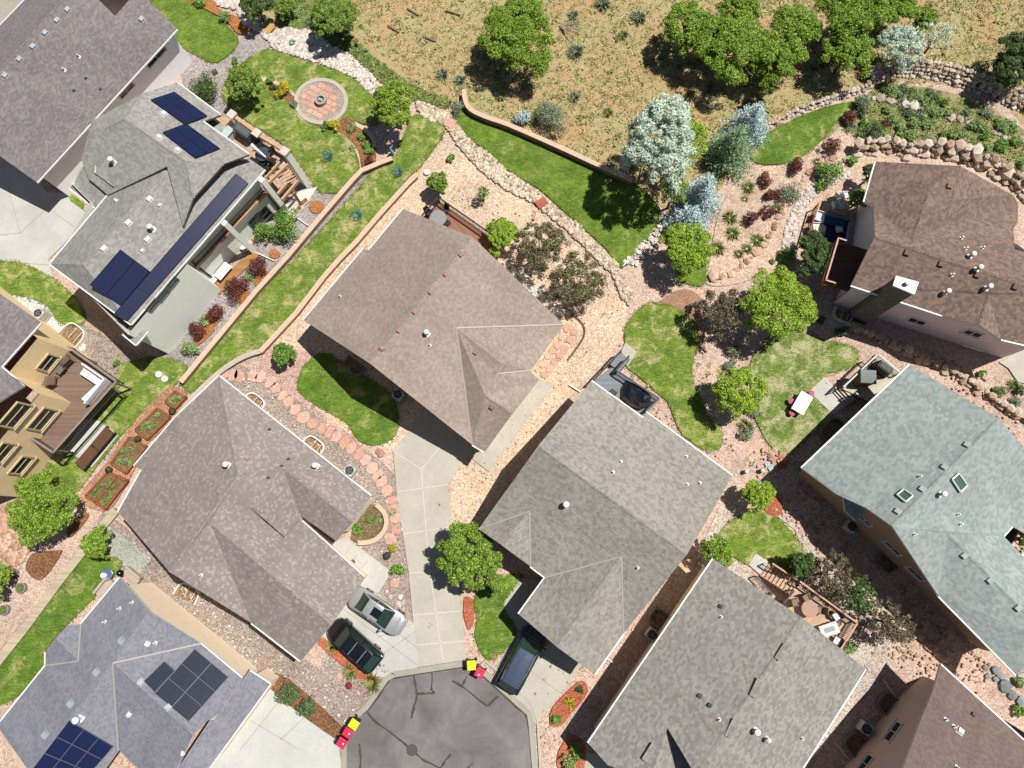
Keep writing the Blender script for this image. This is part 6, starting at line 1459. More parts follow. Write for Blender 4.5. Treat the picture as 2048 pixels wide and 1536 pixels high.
for px, rz, lb in (((1677, 393), .2, "white garden chair by the flagstones, upper left of four"), ((1690, 392), .2, "white garden chair nearest the small tree, upper right of four"), ((1670, 412), .2, "white garden chair, lower left of four"), ((1682, 412), .2, "white garden chair, lower right of four")): put(chair("garden_chair", lb, WHITE, WHITE, .55), px, .15, rz, None, "white garden chairs")
put(chair("lounge_chair", "pale blue lounge chair by the redwood fence", CUSH, WHITE, .8), (1640, 434), .15, -.4); put(chair("lounge_chair", "white lounge chair beside the round table", WHITE, WHITE, .75), (1632, 456), .15, 0.); put(chair("lounge_chair", "grey cushioned chair at the bottom of the patio", CUSH, WHITE, .8), (1628, 476), .15, .6)
round_table("small round cream table on the white patio", (1641, 456), .15, .42, m_plain("cream top", A("e8dcc4"), .6), BLACKM, .5)
block_thing("outdoor_sofa", "navy sofa with pale back on the navy rug", "sofa", (1669, 440), .16, .5, radians(-14), [("seat", (0, 0, .25), (1.7, .85, .4), m_plain("navy cushions", A("34507c"), .85), 1, .05), ("backrest", (0, .36, .5), (1.7, .2, .45), m_plain("blue back", A("7098b8"), .85), 1, .04)])
block_thing("side_table", "pale square side table on the navy rug", "table", (1679, 457), .16, .4, .2, [("top", (0, 0, .38), (.5, .6, .05), CUSH, 1, .01), ("base", (0, 0, .18), (.35, .4, .36), CUSH, 1, 0)])

# --- wheelie bins
def make_bin(lidm, label):
    r = empty("wheelie_bin", (0, 0, 0), 0, label, "bin", "wheelie bins at the kerb")
    m = MB(); bt = [(-.24, -.26), (.24, -.26), (.24, .26), (-.24, .26)]; tp = [(-.33, -.31), (.31, -.31), (.31, .31), (-.33, .31)]
    m.face([(x, y, .06) for x, y in bt][::-1]); 
    for i in range(4): j = (i + 1) % 4; m.face([(*bt[i], .06), (*bt[j], .06), (*tp[j], 1.0), (*tp[i], 1.0)])
    m.face([(x, y, 1.0) for x, y in tp]); m.build("body", BLACKM, r, bevel=.02)
    m = MB(); m.box((.01, 0, 1.05), (.72, .68, .09), taper=.93); m.build("lid", lidm, r, bevel=.03)
    MB().tube((-.4, -.24, .98), (-.4, .24, .98), .02).bar((-.33, -.22, .96), (-.4, -.22, .98), .03, .03).bar((-.33, .22, .96), (-.4, .22, .98), .03, .03).build("handle", BLACKM, r)
    for s in (-1, 1): MB().tube((-.26, s * .3, .12), (-.26, s * .36, .12), .12, n=14).build("wheel", BLACKM, r)
    return r
YEL, RSP = m_plain("yellow lid plastic", A("fff030"), .45, var=.04), m_plain("raspberry lid plastic", A("e0305c"), .45, var=.05)
def bin_at(r, px, rz): p = P(px[0], px[1], 1.05); r.location = (p.x, p.y, .135 if px[0] < 0 else .12); r.rotation_euler.z = rz
b1 = make_bin(YEL, "yellow lidded bin at the foot of the long driveway"); bin_at(b1, (943, 1330), radians(-85))
b2 = make_bin(RSP, "raspberry lidded bin beside the van driveway"); bin_at(b2, (959.5, 1345), radians(-118))
MB().lathe((0, 0, 0), [(.07, 0), (.07, .008), (0, .01)], 10).build("sticker", WHITE, b2).location = (.14, .02, 1.1)
for src, px, rz, lb in ((b1, (708, 1448), -32, "yellow lidded bin of the kerb trio"), (b2, (696, 1465), -30, "middle raspberry bin of the kerb trio"), (b2, (684, 1485), -30, "raspberry bin nearest the white driveway")):
    c = copy_tree(src); bin_at(c, px, radians(rz)); c["label"] = lb

# --- air conditioners and window wells
def make_ac():
    r = empty("air_conditioner", (0, 0, 0), 0, "x", "air conditioner")
    MB().box((0, 0, .05), (1.0, 1.0, .1)).build("pad", CONC_G, r); MB().box((0, 0, .5), (.78, .78, .8)).build("casing", m_plain("beige casing", A("d8d6cc"), .5), r, bevel=.06)
    MB().lathe((0, 0, .9), [(.34, 0), (.34, .03), (.3, .03), (.3, .005), (0, .005)], 20).build("fan_guard", m_plain("dark guard", A("30343a"), .5), r)
    m = MB()
    for i in range(5): m.bar((0, 0, .915), (.29 * cos(i * 1.257), .29 * sin(i * 1.257), .915), .12, .01)
    m.build("fan", m_plain("fan grey", A("6a7278"), .4), r); return r
ac = make_ac()
for i, (px, lb) in enumerate((((700, 941), "sunlit air conditioner beside the brown roof's pink trimmed side"), ((78, 627), "air conditioner on the white gravel by the ochre house"), ((796, 789), "air conditioner in the shade of the warm brown roof"), ((1304, 1269), "air conditioner in the dark strip by the slate grey roof"), ((1703, 1053), "shaded air conditioner below the green grey roof"), ((1732, 1457), "air conditioner between the two window wells in shade"))):
    o = place(ac, i > 0, P(px[0], px[1], .8) * 1, AX, lb); o.location.z = 0.05
WELL = m_plain("white well rim", A("f0f0ea"), .5, var=.05); WELLF = m_gravel("well floor", [A("8a6a4c"), A("a88660"), A("c4a47c")], 5); WELL_SHADE = m_plain("shade toned well rim", A("8c8c88"), .5)  # last one: the white rim greyed, shade painted in for wells out of the sun
def well(label, a, b, depth, rim=WELL, n=12):
    """D shaped egress well; a-b is the wall side on the ground plan"""
    pa, pb = P(*a, 0), P(*b, 0); c = (pa + pb) / 2; u = (pb - pa); hl = u.length / 2; u.normalize(); v = Vector((u.y, -u.x, 0)) * depth
    root = empty("window_well", c, 0, label, "window well"); O, I = [], []
    for k in range(n + 1):
        t = pi * k / n; cx_, sx_ = cos(t), sin(t); cx_ = math.copysign(abs(cx_) ** .55, cx_); sx_ = sx_ ** .55
        O.append(u * cx_ * hl + v * sx_); I.append(u * cx_ * (hl - .1) + v * sx_ * (1 - .1 / abs(depth)))
    m = MB()
    for k in range(n):
        o1, o2, i1, i2 = O[k], O[k + 1], I[k], I[k + 1]; T = Vector((0, 0, .42)); m.face([o1 + T, o2 + T, i2 + T, i1 + T]); m.face([o1, o2, o2 + T, o1 + T]); m.face([i2, i1, i1 + T, i2 + T])
    m.build("rim", rim, root); m = MB(); m.face([p + Vector((0, 0, .12)) for p in I]); m.build("floor", WELLF, root)
    m = MB()
    for k in (1, 2): p = u * (hl * .5 * (1 if k == 1 else -.2)); m.bar(p + v * .85 + Vector((0, 0, .3)), p + v * .1 + Vector((0, 0, .3)), .04, .04)
    m.build("ladder", rim, root); return root
well("white rimmed window well under the north end of the brown roof", (489, 800), (524, 826), -1.0); well("white rimmed window well halfway along the brown roof", (606, 886), (642, 913), -1.0)
well("white egress well beside the ochre house", (122, 668), (158, 697), -1.5); well("white window well under the patched blue grey roof", (350, 1187), (394, 1210), -1.2)
well("shaded window well on the lawn side of the warm brown roof", (700, 712), (735, 738), 1.1, WELL_SHADE); well("dark window well beside the slate grey roof", (1336, 1228), (1316, 1256), 1.1, WELL_SHADE); well("shaded oval well behind the cream deck", (1690, 852), (1652, 888), 1.2, WELL_SHADE)
well("well at the brown wall under the green grey roof", (1764, 1102), (1794, 1132), 1.1, WELL_SHADE); well("larger window well at the mauve brown wall", (1796, 1400), (1772, 1432), 1.2, WELL_SHADE); well("second window well at the mauve brown wall", (1732, 1478), (1706, 1512), 1.2, WELL_SHADE); well("white rimmed well at the stone chimney foot", (1668, 615), (1705, 632), 1.0)

# ---------------------------------------------------------------- cars
def m_paint(name, c, rough=.28, metal=.35):
    g = N(name, rough); g.b.inputs["Metallic"].default_value = metal; g.b.inputs["Coat Weight"].default_value = .6; g.b.inputs["Coat Roughness"].default_value = .05
    g.col(g.mix(g.noise(g.co(), 1.5, 4), dark(c, .93), dark(c, 1.05))); return g.m
CGL = m_glass("car glass", C("2a4238", .55), .05); TYRE = m_plain("tyre rubber", C("1c1c1c"), .85); RIMM = m_plain("alloy rim", C("9a9ca0"), .35, .8)
def car(label, paint, L, W, z_h, z_b, z_r, xs, name="parked_car", roofmat=None, rack=False, sunroof=None, glass=CGL):
    """xs: bonnet rear (windscreen base), roof front, roof rear, rear glass base - from the front bumper, in metres"""
    r = empty(name, (0, 0, 0), 0, label, "car"); X0 = L / 2
    st = [(0, .60, .42, .62), (.12, .82, .55, .74), (.45, .95, .70, .86), (xs[0] * .55, .985, .80, z_h * .98), (xs[0], 1, z_b - .04, z_b), ((xs[0] + xs[3]) / 2, 1, z_b - .05, z_b + .02), (xs[3], .99, z_b - .04, z_b + .03), ((xs[3] + L) / 2, .97, z_b - .08, z_b), (L - .3, .93, z_b - .14, z_b - .06), (L - .08, .84, z_b - .3, z_b - .16), (L, .66, z_b - .45, z_b - .32)]
    m = MB(); rings = []
    for x, wf, zs, zt in st:
        h = W / 2 * wf; xx = X0 - x
        rings.append([(xx, -h * .93, .2), (xx, -h, .42), (xx, -h * .99, zs), (xx, -h * .86, zt - .02), (xx, -h * .45, zt + .025), (xx, 0, zt + .035), (xx, h * .45, zt + .025), (xx, h * .86, zt - .02), (xx, h * .99, zs), (xx, h, .42), (xx, h * .93, .2)])
    for a, b in zip(rings, rings[1:]):
        for i in range(len(a)): m.face([a[i], b[i], b[(i + 1) % len(a)], a[(i + 1) % len(a)]])
    m.face(rings[0]); m.face(rings[-1][::-1])
    # weld
    me_o = m.build("body", paint, r); bm = bmesh.new(); bm.from_mesh(me_o.data); bmesh.ops.remove_doubles(bm, verts=bm.verts, dist=.001); bmesh.ops.recalc_face_normals(bm, faces=bm.faces); bm.to_mesh(me_o.data); bm.free()
    for p in me_o.data.polygons: p.use_smooth = True
    md = me_o.modifiers.new("s", 'SUBSURF'); md.levels = 2; md.render_levels = 2
    # cabin
    hb, hr = W / 2 * .86, W / 2 * .66
    def cab(x, w_, z): return [(X0 - x, -w_, z), (X0 - x, w_, z)]
    A_, B_, C_, D_ = cab(xs[0] - .08, hb * .96, z_b), cab(xs[1], hr, z_r - .03), cab(xs[2], hr * .98, z_r - .02), cab(xs[3] + .05, hb * .92, z_b + .02)
    mid = cab((xs[1] + xs[2]) / 2, hr * 1.03, z_r + .01); midb = cab((xs[0] + xs[3]) / 2, hb * 1.02, z_b)
    m = MB(); m.face([A_[0], A_[1], B_[1], B_[0]]); m.face([C_[0], C_[1], D_[1], D_[0]])
    for s in (0, 1): m.face([A_[s], B_[s], mid[s], C_[s], D_[s], midb[s]])
    g = m.build("glass", glass, r); bm = bmesh.new(); bm.from_mesh(g.data); bmesh.ops.recalc_face_normals(bm, faces=bm.faces); bm.to_mesh(g.data); bm.free()
    m = MB(); nx = 6; P_ = []
    for i in range(nx + 1):
        t = i / nx; x = xs[1] - .03 + (xs[2] - xs[1] + .06) * t; w_ = hr * (1.04 + .03 * sin(pi * t)); z = z_r + .035 * sin(pi * t) ** .7
        P_.append([(X0 - x, -w_, z - .05), (X0 - x, -w_ * .8, z), (X0 - x, 0, z + .02), (X0 - x, w_ * .8, z), (X0 - x, w_, z - .05)])
    for a, b in zip(P_, P_[1:]):
        for i in range(4): m.face([a[i], a[i + 1], b[i + 1], b[i]][::-1])
    ro = m.build("roof", roofmat or paint, r, sm=True)
    for s in (0, 1):
        for u_, v_, w_ in ((A_[s], B_[s], .07), (C_[s], D_[s], .12), (mid[s], midb[s], .08)): MB().bar(Vector(u_), Vector(v_), w_, .05).build("pillar", paint, r)
    for s in (-1, 1):
        mi = MB(); mi.box((X0 - xs[0] - .12, s * (W / 2 + .06), z_b + .06), (.16, .24, .14)); mi.build("mirror", paint, r, bevel=.03)
        for x in (L * .18, L * .8):
            w = MB(); w.tube((X0 - x, s * (W / 2 - .2), .33), (X0 - x, s * (W / 2 + .01), .33), .33, n=20); wo = w.build("wheel", TYRE, r)
            w = MB(); w.tube((X0 - x, s * (W / 2), .33), (X0 - x, s * (W / 2 + .02), .33), .22, n=16); w.build("rim", RIMM, wo)
        hl = MB(); hl.box((X0 - .3, s * W * .34, .64), (.26, .24, .1), rz=-s * .6); hl.build("headlight", m_plain("headlight glass", C("d8dde0"), .15), r, bevel=.03)
        tl = MB(); tl.box((X0 - L + .2, s * W * .36, z_b - .3), (.2, .24, .14), rz=s * .5); tl.build("tail_light", m_plain("tail light red", C("8a1414"), .25), r, bevel=.03)
    pl = MB(); pl.box((X0 - xs[0] + .05, 0, z_b + .02), (.12, W * .74, .03)); pl.build("wipers", BLACKM, r)
    if rack:
        for s in (-1, 1): MB().bar((X0 - xs[1] - .2, s * hr * .92, z_r + .06), (X0 - xs[2] + .1, s * hr * .92, z_r + .07), .04, .04).build("roof_rail", BLACKM, r)
        for x in (xs[1] + .75, xs[2] - .55): MB().bar((X0 - x, -hr * .9, z_r + .1), (X0 - x, hr * .9, z_r + .1), .06, .035).build("crossbar", RIMM, r)
    if sunroof: MB().box((X0 - sunroof[0], 0, z_r + .062), (sunroof[1], hr * 1.1, .012)).build("sunroof", m_glass("sunroof glass", C("101418"), .12), r, bevel=.01)
    return r
def park(r, front, rear, z=.9):
    a, b = P(*front, z), P(*rear, z); c = (a + b) / 2; r.location = (c.x, c.y, .13); r.rotation_euler.z = math.atan2((a - b).y, (a - b).x)
SLV = m_paint("champagne silver paint", C("9a9c9c"), .32, .45); BLK = m_paint("black paint", C("14161c"), .18, .2); NAVY = m_paint("dark slate blue paint", C("1c2a40"), .22, .4)
park(car("silver sedan with a dark sunroof parked beside the flagstone slabs", SLV, 4.75, 1.85, .82, .93, 1.42, (1.25, 2.0, 3.25, 4.0), sunroof=(2.3, .75)), (807, 1259), (703, 1188))
park(car("black SUV with silver roof bars parked nearer the red mulch", BLK, 4.7, 1.9, .98, 1.08, 1.66, (1.15, 1.75, 3.95, 4.5), rack=True, sunroof=(2.35, .8)), (664, 1250), (754, 1331))
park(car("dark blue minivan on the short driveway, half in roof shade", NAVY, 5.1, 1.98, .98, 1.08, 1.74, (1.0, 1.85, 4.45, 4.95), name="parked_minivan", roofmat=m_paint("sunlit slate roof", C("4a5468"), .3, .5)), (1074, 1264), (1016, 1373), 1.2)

# ---------------------------------------------------------------- fire pit patio and garden pieces
pc = [(642 + 51 * cos(a * pi / 12), 204 + 44 * sin(a * pi / 12)) for a in range(24)]
sheet("mulch_bed", pc, m_gravel("patio grit", [A("a89484"), A("c8b4a4"), A("dccabc")], 9), h=.06)
w_ = [P(x, y, 0) for x, y in pc]; cc = sum(w_, Vector()) / 24; RP = (w_[0] - cc).length
m = MB(); g_ = random.Random(8); s_ = .52; ro = -.5
for i in range(-5, 6):
    j = -5.0
    while j < 5:
        ln = g_.choice((1, 1, 1.5, 2)); u0, u1, v0, v1 = j * s_ + .03, (j + ln) * s_ - .03, i * s_ + .03, (i + 1) * s_ - .03
        cn = [(u0, v0), (u1, v0), (u1, v1), (u0, v1)]; ps = [(cc.x + u * cos(ro) - v * sin(ro), cc.y + u * sin(ro) + v * cos(ro)) for u, v in cn]
        if all((p[0] - cc.x) ** 2 + (p[1] - cc.y) ** 2 < (RP * .8) ** 2 for p in ps): m.prism(ps, .1, .2)
        j += ln
tag(m.build("flagstone_patio", FLAG), kind="structure")
block_wall("round stone kerb ring circling the pink paved patio", [(642 + 50 * cos(a * pi / 8), 202 + 43 * sin(a * pi / 8)) for a in range(16)], .3, .22, CAP_G, FACE_G, closed=True)
r = empty("fire_pit", (0, 0, 0), 0, "round grey stone fire pit in the middle of the pink patio", "fire pit"); p = P(641, 199, .5); r.location = (p.x, p.y, .15)
MB().lathe((0, 0, 0), [(.52, 0), (.52, .42), (.34, .42), (.34, .15), (0, .15)], 18).build("stone_ring", m_plain("fire pit stone", A("b8b4a8"), .9, var=.2, scale=9), r)
m = MB(); g_ = random.Random(2)
for i in range(7): a = g_.uniform(0, 3.1); m.tube((-.22 * cos(a), -.22 * sin(a), .3), (.22 * cos(a), .22 * sin(a), .36), .045, n=7)
m.build("logs", m_plain("white ash logs", A("c8bfb4"), .9, var=.3), r)
def planter(label, corners, div=False, seed=1, group="raised planters"):
    pp = [P(x, y, .45) for x, y in corners]; c = sum(pp, Vector()) / 4; root = empty("raised_planter", (c.x, c.y, 0), 0, label, "planter", group); L_ = Matrix.Translation((c.x, c.y, 0)); T = Vector((0, 0, -.22))
    for a, b in zip(pp, pp[1:] + pp[:1]): MB().bar(a + T, b + T, .16, .44).build("side_board", RUST, root, local=L_)
    if div: MB().bar((pp[0] + pp[1]) / 2 + T, (pp[2] + pp[3]) / 2 + T, .14, .44).build("divider", RUST, root, local=L_)
    m = MB(); m.face([(p.x, p.y, .33) for p in pp]); m.build("soil", PSOIL, root, local=L_)
    g = random.Random(seed); cl = []
    for i in range(int(9 + 5 * div)):
        u, v = g.uniform(.12, .88), g.uniform(.12, .88); q_ = pp[0].lerp(pp[1], u).lerp(pp[3].lerp(pp[2], u), v) - c; k = g.uniform(.1, .3)
        cl.append(((q_.x, q_.y, .4), (k, k, k * .7), k * k))
    o = link(bpy.data.objects.new("greens", leaf_mesh("greens", cl, 420, .07, LF['pale' if seed % 2 else 'bush'], seed=seed))); o.parent = root; o.location.z = 0
    return root
RUST = m_plain("rust stained timber", A("a0603c"), .8, var=.2, scale=5); PSOIL = m_gravel("planter soil mix", [A("6e5a3c"), A("8c7650"), A("a89468")], 8)
planter("smallest raised planter, at the garden wall end of the row", q(5, "1030 832 1092 870 1030 938 975 893"), False, 1)
planter("raised planter with the brightest green lettuce", q(5, "925 935 1000 985 868 1118 797 1060"), False, 3); planter("long raised planter between two round pots", q(5, "762 1105 858 1162 742 1318 652 1258"), False, 5)
planter("double raised planter at the low end of the row", q(5, "632 1312 748 1362 620 1530 502 1452"), True, 2)
bed(q(5, "1000 815 1110 870 1020 1010 880 1140 860 1180 780 1330 640 1540 480 1460 640 1250 780 1040"), MULCH_R if False else m_gravel("terracotta chips", [A("a0684c"), A("bf8a6c"), A("d2a284"), A("e2bca0")], 9), h=.02)
for px, lb in (((345, 822), "round dark pot at the top of the planter row"), ((276, 878), "round dark pot between the second and third planters"), ((218, 940), "round dark pot by the double planter")):
    r = empty("plant_pot", P(px[0], px[1], .4), 0, lb, "plant pot"); r.location.z = .1; MB().lathe((0, 0, 0), [(.18, 0), (.28, .42), (.25, .44), (.22, .36), (0, .36)], 16).build("pot", m_plain("dark clay", A("4a3a30"), .7), r)
    o = link(bpy.data.objects.new("plant", leaf_mesh("plant", [((0, 0, .45), (.18, .18, .12), 1)], 90, .07, LF['dark'], seed=int(px[0])))); o.parent = r
for px, lb, rd in (((42, 1176), "round planter tub nearer the green tree", .42), ((8, 1220), "round planter tub cut close to the left edge", .42)):
    r = empty("planter_tub", P(px[0], px[1], .3), 0, lb, "planter"); r.location.z = .06; MB().lathe((0, 0, 0), [(rd * .9, 0), (rd, .35), (rd * .85, .36), (rd * .8, .28), (0, .28)], 18).build("tub", m_plain("grey tub", A("98a0a0"), .6), r)
    MB().lathe((0, 0, 0), [(rd * .8, .29), (0, .3)], 18).build("soil", PSOIL, r); o = link(bpy.data.objects.new("plant", leaf_mesh("plant", [((0, 0, .4), (.2, .2, .14), 1)], 110, .06, LF['bush'], seed=3))); o.parent = r
# wire cages with young plants on the lawns
TEAL = m_leaf("teal agave leaves", A("9cc8c4"), A("5c8e90"), .1); WIRE = m_plain("green wire", A("5c8c86"), .5)
def cage(label, px, rd=.42, cage_=True):
    r = empty("caged_plant", P(px[0], px[1], .3), 0, label, "plant cage"); r.location.z = .12; m = MB()
    if cage_:
        for z in (.05, .35, .65):
            for i in range(14): a, b = 2 * pi * i / 14, 2 * pi * (i + 1) / 14; m.bar((rd * cos(a), rd * sin(a), z), (rd * cos(b), rd * sin(b), z), .025, .025)
        for i in range(10): a = 2 * pi * i / 10; m.bar((rd * cos(a), rd * sin(a), 0), (rd * 1.05 * cos(a), rd * 1.05 * sin(a), .75), .022, .022)
        m.build("wire_cage", WIRE, r)
    o = link(bpy.data.objects.new("plant", blade_mesh("plant", [(0, 0, 1)], 60, rd * 1.05, .045, TEAL, int(px[0])))); o.parent = r; return r
cage("wire caged teal plant halfway down the lawn strip", (714, 430)); cage("wire caged teal plant at the wide top of the lawn strip", (796, 343)); cage("teal plant on the round lawn with a tall stake", (656, 312)); cage("teal plant in the brown island among white rocks", (584, 85), .36, False)
# wood and stone crossings, picnic table and other loose things
block_thing("footbridge", "small golden wooden footbridge at the white rock bed", "footbridge", (538, 57), .1, .15, radians(52), [("boards", (0, 0, .08), (1.05, .62, .1), m_planks("golden planks", A("d8b06c"), .15), 1, .01)])
block_thing("footbridge", "brick red wooden footbridge over the dry creek", "footbridge", (1083, 405), .12, .15, radians(33), [("boards", (0, 0, .1), (.95, .75, .1), m_planks("brick red planks", A("c86a52"), .12), 1, .01)])
block_thing("stone_slab", "pink stone slab crossing the top of the dry creek", "stone slab", (900, 246), .1, .1, radians(-30), [("slab", (0, 0, .08), (.95, .95, .14), FLAG, .95, .02)])
flag_path("stepping_stones", q(0, "1071 420 1066 440 1068 458"), .45, 12, .5)
r = empty("picnic_table", (0, 0, 0), 0, "white rectangular picnic table on the patchy lawn", "table"); p = P(1604, 806, .8); r.location = (p.x, p.y, .12); r.rotation_euler.z = heading((1594, 826), (1616, 788))
MB().box((0, 0, .74), (1.7, 1.05, .05)).build("tabletop", WHITE, r)
for sx in (-1, 1):
    for sy in (-1, 1): MB().box((sx * .7, sy * .4, .36), (.06, .06, .72)).build("leg", WHITE, r)
PINK = m_plain("raspberry plastic", A("b8345c"), .5)
for px, lb in (((1582, 802), "raspberry stool on the lawn side of the picnic table"), ((1584, 826), "raspberry stool at the low corner of the picnic table"), ((1623, 787), "raspberry stool between picnic table and pale slab")):
    r = empty("stool", (0, 0, 0), .4, lb, "stool"); p = P(px[0], px[1], .5); r.location = (p.x, p.y, .12); MB().lathe((0, 0, .42), [(0, -.04), (.22, -.04), (.24, 0), (0, .03)], 14).build("seat", PINK, r)
    for k in range(4): MB().tube((.1 * cos(k * pi / 2), .1 * sin(k * pi / 2), .4), (.2 * cos(k * pi / 2), .2 * sin(k * pi / 2), 0), .02).build("leg", PINK, r)
r = empty("fire_bowl", P(215, 1149, .5), 0, "shiny steel fire bowl on the lawn corner", "fire bowl"); r.location.z = .12
MB().lathe((0, 0, 0), [(.2, .2), (.48, .52), (.5, .54), (.44, .5), (.15, .3), (0, .3)], 22).build("bowl", m_plain("brushed steel", C("c8d4e8"), .25, .9), r, sm=True); MB().lathe((0, 0, 0), [(.25, 0), (.12, .25)], 12).build("stand", BLACKM, r)
r = empty("kettle_grill", P(243, 1146, .6), 0, "black kettle grill beside the steel fire bowl", "grill"); r.location.z = .12; MB().lathe((0, 0, 0), [(.05, .45), (.26, .6), (.28, .72), (.2, .88), (0, .94)], 18).build("kettle", m_plain("black enamel", C("101010"), .2), r, sm=True)
for k in range(3): MB().tube((.12 * cos(k * 2.1), .12 * sin(k * 2.1), .55), (.26 * cos(k * 2.1), .26 * sin(k * 2.1), 0), .02).build("leg", BLACKM, r)
TCU = m_plain("tan outdoor fabric", A("c8b8a8"), .85)
for px, rz, lb in (((262, 1152), -36, "tan outdoor sofa against the gravel corner"), ((207, 1176), 54, "tan outdoor sofa under the roof edge")):
    block_thing("outdoor_sofa", lb, "sofa", px, .1, .5, radians(rz), [("seat", (0, 0, .25), (1.5, .75, .4), TCU, 1, .05), ("backrest", (0, .32, .5), (1.5, .2, .4), TCU, 1, .04)])
for px, lb in (((318, 749), "white utility lid nearer the sage house"), ((330, 758), "white utility lid nearer the garden wall"), ((854, 345), "white utility lid in the tan gravel")):
    r = MB().lathe((0, 0, 0), [(.3, 0), (.28, .12), (.2, .16), (0, .17)], 10).build("utility_lid", WHITE); p = P(px[0], px[1], .1); r.location = (p.x, p.y, .1); r.rotation_euler.z = .6; tag(r, lb, "utility lid")
for px, lb in (((1492, 943), "short round canister post nearer the mottled roof"), ((1524, 941), "short round canister post nearer the green grey roof")):
    r = empty("canister_post", P(px[0], px[1], .3), 0, lb, "garden post"); r.location.z = 0; MB().tube((0, 0, 0), (0, 0, .55), .16, n=14).build("body", m_plain("olive grey", A("8e8c78"), .7), r); MB().lathe((0, 0, .55), [(.17, 0), (.12, .04), (0, .05)], 14).build("cap", m_plain("pale cap", A("d8d8cc"), .6), r)
for i, (px, lb) in enumerate((((1535, 929), "pale blue paving square, upper of two"), ((1541, 936), "pale blue paving square, lower of two"))):
    o = MB().box((0, 0, .0), (.38, .38, .06), rz=.5).build("paving_square", m_plain("pale blue stone", A("c0d0d8"), .8)); p = P(*px, .1); o.location = (p.x, p.y, .12); tag(o, lb, "paving stone")
LOG = m_plain("weathered log", A("a08468"), .9, var=.25, scale=9)
for a, b, lb in (((815, 17), (838, 31), "log nearest the top of the hillside"), ((892, 21), (920, 30), "log beside a small dark shrub"), ((776, 51), (798, 65), "log lying above the weedy bank"), ((847, 73), (872, 83), "lowest log on the hillside")):
    pa, pb = P(*a, .1), P(*b, .1); c = (pa + pb) / 2; o = MB().tube(pa - c, pb - c, .11, .08, 9).build("log", LOG); o.location = (c.x, c.y, .12); tag(o, lb, "log")
m = MB(); g_ = random.Random(4); c = P(1126, 52, .2)
for i in range(16): a = g_.uniform(-1.3, .4); m.tube((g_.uniform(-.3, .3), g_.uniform(-.3, .3), .1), (2.2 * cos(a) * g_.uniform(.5, 1), 2.2 * sin(a) * g_.uniform(.5, 1), g_.uniform(.1, .4)), .035, .012, 5)
o = m.build("dead_branch", m_plain("bleached wood", A("b8a894"), .9)); o.location = c; tag(o, "bleached dead branches beside the solitary oak", "dead branch")
r = MB().lathe((0, 0, 0), [(.42, 0), (.42, .01), (0, .012)], 24).build("manhole_cover", m_plain("cast iron", A("5c5854"), .7, var=.25, scale=25)); p = P(824, 1500, .13); r.location = (p.x, p.y, .134); tag(r, "round manhole cover set in the cul-de-sac", "manhole cover")
r = empty("garden_statue", P(783, 303, .5), .8, "pale blue heron statue by the shaded pond rocks", "statue"); r.location.z = .1
MB().lathe((0, 0, 0), [(.18, 0), (.2, .3), (.08, .7), (.05, 1.0), (0, 1.02)], 12).build("body", m_plain("verdigris", A("9cc4c8"), .6), r, sm=True); MB().bar((0, 0, 1.0), (.3, 0, .98), .05, .05).build("beak", m_plain("verdigris", A("9cc4c8"), .6), r); MB().box((-.15, 0, .4), (.5, .12, .12), rot=Matrix.Rotation(.6, 3, 'Y')).build("wing", m_plain("verdigris", A("b4d4d4"), .6), r, bevel=.03)
r = empty("flower_pot", P(775, 1111, .3), 0, "dark round pot at the flagstone path end", "plant pot"); r.location.z = .12; MB().lathe((0, 0, 0), [(.2, 0), (.3, .34), (.26, .36), (.22, .28), (0, .28)], 16).build("pot", m_plain("grey black pot", A("3c3e3e"), .6), r)
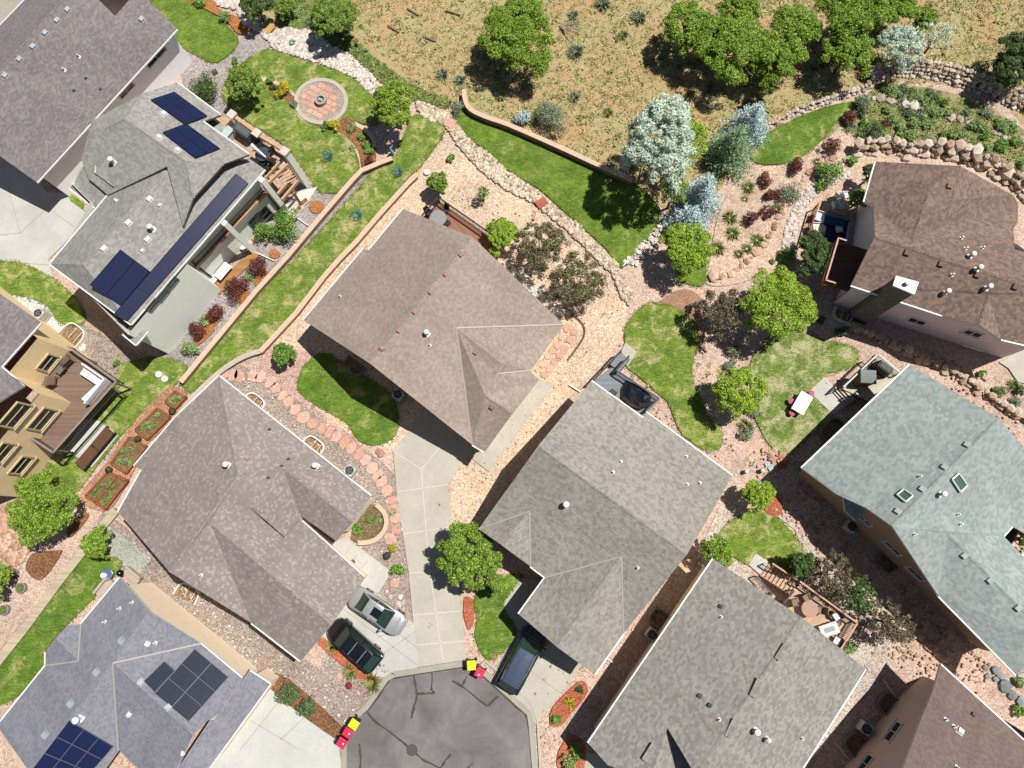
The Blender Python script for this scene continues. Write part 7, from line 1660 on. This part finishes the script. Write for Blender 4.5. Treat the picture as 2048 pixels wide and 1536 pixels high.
r = empty("flower_pot", P(706, 1124, .3), 0, "green striped pot on the entry steps", "plant pot"); r.location.z = .15; MB().lathe((0, 0, 0), [(.14, 0), (.2, .26), (.16, .28), (0, .24)], 14).build("pot", m_plain("green glaze", A("5a6e54"), .4), r)
# white downpipes lying out from the walls
for a, b, lb in (((1138, 770), (1161, 784), "white downpipe lying at the top of the mottled roofed house"), ((1213, 1316), (1228, 1326), "white downpipe at the foot of the mottled roof"), ((590, 433), (617, 452), "white downpipe below the deck column"), ((511, 505), (549, 522), "white downpipe by the orange mulch ring"), ((1765, 1358), (1790, 1394), "white downpipe at the mauve brown wall"), ((1668, 1484), (1697, 1518), "second white downpipe at the mauve brown wall"), ((1246, 533), (1256, 521), "white edging piece at the tip of the big lawn")):
    pa, pb = P(*a, .1), P(*b, .1); c = (pa + pb) / 2; o = MB().bar(pa - c, pb - c, .09, .08).build("downpipe", TRIM); o.location = (c.x, c.y, .18); tag(o, lb, "downpipe")
# oil and tyre marks, stains on the paving
ST = m_plain("oil stain", A("a09a8c"), .8, var=.1); m = MB(); g_ = random.Random(6)
for x, y in ((757, 1327), (764, 1333), (768, 1340), (755, 1341), (1078, 1318), (1100, 1330), (862, 1250), (850, 1100), (880, 1010)):
    for k in range(3):
        p = P(x + g_.uniform(-4, 4), y + g_.uniform(-4, 4), 0); rr = g_.uniform(.03, .1); m.face([(p.x + rr * cos(a) * g_.uniform(.7, 1.2), p.y + rr * sin(a) * g_.uniform(.7, 1.2), .134) for a in [i * .785 for i in range(8)]])
tag(m.build("pavement_stain", ST), kind="structure")
m = MB()
for lst in ("1105 1330 1125 1345", "700 1160 724 1136"): pass
# lower terrace garden hose etc.
m = MB(); ps = smooth(q(0, "770 905 800 915 835 925 880 905"), 4, False)
r = empty("garden_hose", P(786, 1024, .1), 0, "coiled green hose beside the flagstones", "hose"); r.location.z = .13; m = MB()
for k in range(40): a, b = k * .45, (k + 1) * .45; ra = .12 + k * .006; m.tube((ra * cos(a), ra * sin(a), 0), ((ra + .006) * cos(b), (ra + .006) * sin(b), 0), .016, n=5, cap=False)
m.build("coil", m_plain("green hose", A("6fae6a"), .5), r)
